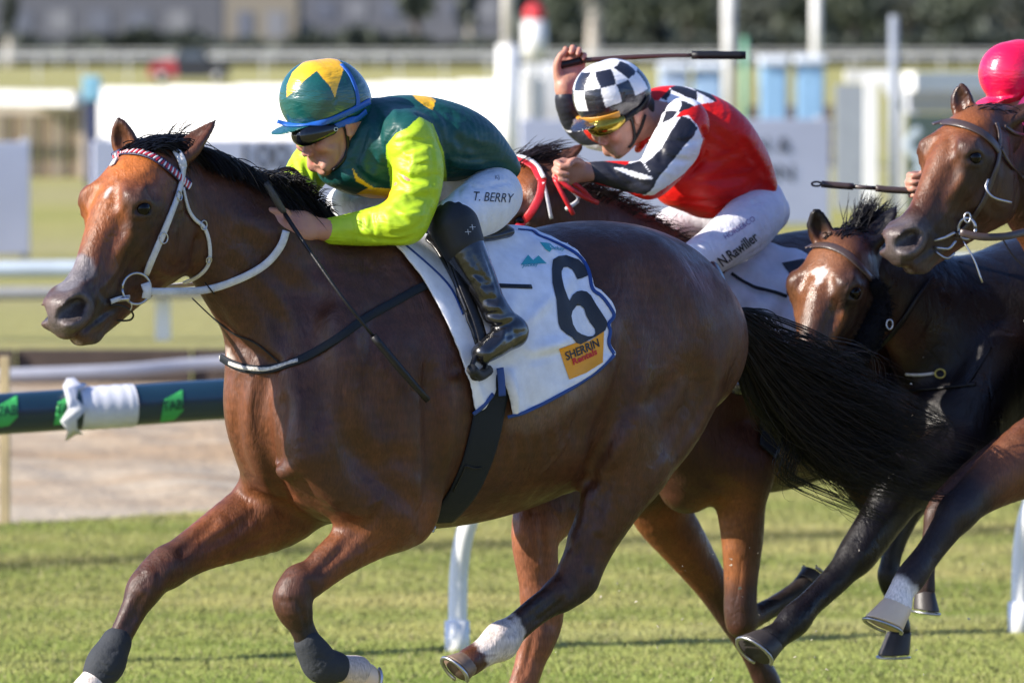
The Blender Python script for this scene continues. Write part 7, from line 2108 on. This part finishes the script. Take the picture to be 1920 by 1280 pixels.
s([(1690, 1112, .16, 32), (1680, 1140, .16, 36)], (.80, .72, .68), .015, .95)
s([(1860, 890, -.13, 60), (1733, 1105, -.13, 50)], (.03, .016, .013), .1, .9)
paint_head(p, HD, .97, sunlit_orange=(.24, .075, .020))
horseD = empty('racehorse', G(1960, 17.3), 'bay racehorse at the right edge of the field with a pale front hoof', 'horse')
bodyHD = link('body', mesh_np('body', VD, QD, cols=np.clip(p.C, .003, .9)), MAT['coat'], horseD)
BV_D = bvh_arr(VD, QD)
eye_ball(HD, .97, horseD, MAT)
hoof('hoof', FD, FD(1685, 1134, .16), FD(1668, 1176, .16), FD.a, 37 / PX * SD, MAT['hoof_pale'], horseD, MAT['steel'])
hoof('hoof', FD, FD(1733, 1108, -.13), FD(1730, 1142, -.13), FD.l * .8 + np.array([0, 0, .4]), 25 / PX * SD, MAT['hoof_dark'], horseD, MAT['steel'])
mane(HD, [(262, 282), (285, 274), (320, 276)], 480, (.7, 1.1, .1), .13, droop=1.0, parent=horseD, spread=.03, name='forelock')
mane(FD, [(1900, 235), (1950, 270), (2000, 320)], 600, (.6, .9, .4), .12, droop=1.2, parent=horseD, spread=.04)
brD = empty('bridle', HD(300, 420, .1), 'plain brown leather bridle on the bay horse at the right edge', 'bridle')
strap('browband', [(1750, 236), (1772, 231), (1800, 234), (1830, 245), (1855, 262), (1872, 284)], BV_D, .024, MAT['brown_leather'], brD, off=.004)
strap('cheekpiece', [(1872, 270), (1870, 300), (1856, 345), (1838, 385), (1812, 420), (1790, 440)], BV_D, .014, MAT['brown_leather'], brD, off=.004)
strap('headpiece', [(1872, 275), (1872, 250), (1866, 232)], BV_D, .014, MAT['brown_leather'], brD, off=.004)
strap('throat_lash', [(1874, 278), (1886, 302), (1904, 322), (1922, 338)], BV_D, .010, MAT['brown_leather'], brD, off=.006)
strap('throat_lash', [(1880, 238), (1900, 250), (1925, 256)], BV_D, .009, MAT['brown_leather'], brD, off=.006)
tube('tongue_tie', [P(1853, 336, 16.85), P(1849, 352, 16.84), P(1862, 370, 16.84), P(1896, 380, 16.87)], .0035, MAT['steel'], brD)
cD = HD(262, 541, .066)
tube('bit_ring', [cD + (RGT * math.cos(a) * .8 - FWD * .25 * math.cos(a) + np.array([0, 0, 1]) * math.sin(a)) * .028 for a in np.linspace(0, 6.283, 20)], .0045, MAT['steel'], brD, sub=1)
tube('bit_bar', [P(1790, 436, 16.86), P(1770, 446, 16.85), P(1748, 452, 16.86)], .004, MAT['steel'], brD)
tube('bit_bar', [P(1792, 452, 16.86), P(1778, 466, 16.85), P(1752, 464, 16.86)], .004, MAT['steel'], brD)
tube('bit_bar', [P(1752, 470, 16.86), P(1775, 484, 16.85), P(1790, 474, 16.86)], .003, MAT['steel'], brD)
tube('buckle', [P(1814 + 6 * math.cos(a), 408 + 9 * math.sin(a), 16.85) for a in np.linspace(0, 6.283, 9)], .0028, MAT['steel'], brD, sides=6)
band('rein', catmull([P(1800, 436, 16.88), P(1840, 444, 16.88), P(1885, 443, 16.9), P(1925, 434, 16.95)], 5), -FWD, .020, .005, MAT['brown_leather'], brD)
tube('rein_end', [P(1806, 452, 16.87), P(1826, 486, 16.86), P(1842, 530, 16.86)], .0025, MAT['steel'], brD)
bsD = empty('breast_strap', FD(1910, 625, .1), 'grey breast strap on the bay horse at the right edge', 'strap')
strap('strap', [(1926, 600), (1940, 622), (1970, 640), (2010, 646)], BV_D, .02, MAT['white_rubber'], bsD, off=.004)
strap('strap', [(1880, 440), (1905, 480), (1950, 520)], BV_D, .007, MAT['black_leather'], bsD, off=.004)

# ---- rider D
riderD = empty('person', G(2010, 17.5), 'jockey in a shiny pink cap, half hidden behind the head of the right hand horse', 'person')
MD_ = move_matrix(JA(606, 180, 0), P(1903, 134, 17.5), 0, 4, JA.l, .93)
JD = Moved(JA, MD_, .93)
b = Field(); face_field(b, JD, .93)
pr_ = lambda f_, pts, k=.03, **kw: put(f_, FD, pts, k=k, S=SD, **kw)
b.chain([JD(645, 268, 0), JD(668, 262, 0), FD(2000, 215, 0)], [.044, .048, .06], [.045, .052, .08], n=FD.l, k=.03)
pr_(b, [(2005, 215, 0, 56, 86), (2080, 250, 0, 56, 86), (2160, 310, 0, 48, 74), (2190, 360, 0, 46, 74)], k=.04)
pr_(b, [(2040, 230, .18, 32), (2040, 320, .2, 26), (1960, 400, .14, 18)], k=.03)
pr_(b, [(1985, 240, -.18, 32), (1900, 330, -.32, 26), (1800, 345, -.42, 18), (1756, 345, -.46, 17)], k=.03)
pr_(b, [(2190, 370, .1, 44), (2110, 430, .22, 34), (2150, 540, .28, 26), (2190, 640, .31, 16), (2150, 680, .32, 15)], k=.04)
pr_(b, [(2180, 370, -.1, 44), (2040, 420, -.22, 34), (2080, 540, -.28, 26)], k=.04)
hand(b, FD(1750, 345, -.46), FD(1733, 345, -.47), FD(1715, 346, -.47), np.array([0, 0, 1.0]), FD.l)
build('body', b, .0048, MAT['skin'], riderD, SKIN, lambda p: face_paint(p, JD, .93))
j = Field()
pr_(j, [(1985, 218, 0, 62, 100), (2040, 225, 0, 74, 116), (2110, 255, 0, 68, 106), (2170, 310, 0, 48, 92)], k=.03)
pr_(j, [(2045, 235, .18, 44), (2045, 320, .2, 38), (1975, 395, .14, 26)], k=.03)
pr_(j, [(1985, 238, -.18, 44), (1900, 328, -.32, 36), (1812, 345, -.41, 26), (1778, 345, -.44, 23)], k=.03)
build('jacket', j, .007, MAT['silk'], riderD, (.16, .006, .06))
q = Field(); pr_(q, [(2180, 350, 0, 54, 84)], k=.03); pr_(q, [(2190, 370, .1, 54), (2110, 430, .22, 44)], k=.03); pr_(q, [(2180, 370, -.1, 54), (2045, 420, -.22, 42)], k=.03)
build('breeches', q, .009, MAT['breeches'], riderD, (.68, .68, .74))
q = Field(); pr_(q, [(2110, 435, .22, 40), (2150, 540, .28, 34), (2190, 640, .31, 24), (2150, 680, .32, 20)], k=.03)
build('boot', q, .009, MAT['boot'], riderD, (.01, .01, .01))
build('helmet', helmet_field(Field(), JD, .93), .0034, MAT['satin_cap'], riderD, (.72, .004, .06))
wD = empty('whip', FD(1700, 350, -.47), 'brown whip pointing left from behind the face of the right hand horse', 'whip', 'riding whips')
dz = depth_of(FD(1705, 350, -.47)) - .02
tube('handle', [P(1715, 358, dz), P(1670, 356, dz), P(1642, 353, dz)], .0095, MAT['brown_leather'], wD)
tube('shaft', [P(1642, 353, dz), P(1600, 350, dz)], .006, MAT['brown_leather'], wD)
tube('flap', [P(1600, 350, dz), P(1560, 347, dz), P(1540, 345, dz)], .0095, MAT['brown_leather'], wD)
tube('loop', [P(1531 + 9 * math.cos(a), 345 + 4 * math.sin(a), dz) for a in np.linspace(0, 6.283, 9)], .003, MAT['brown_leather'], wD, sides=6)
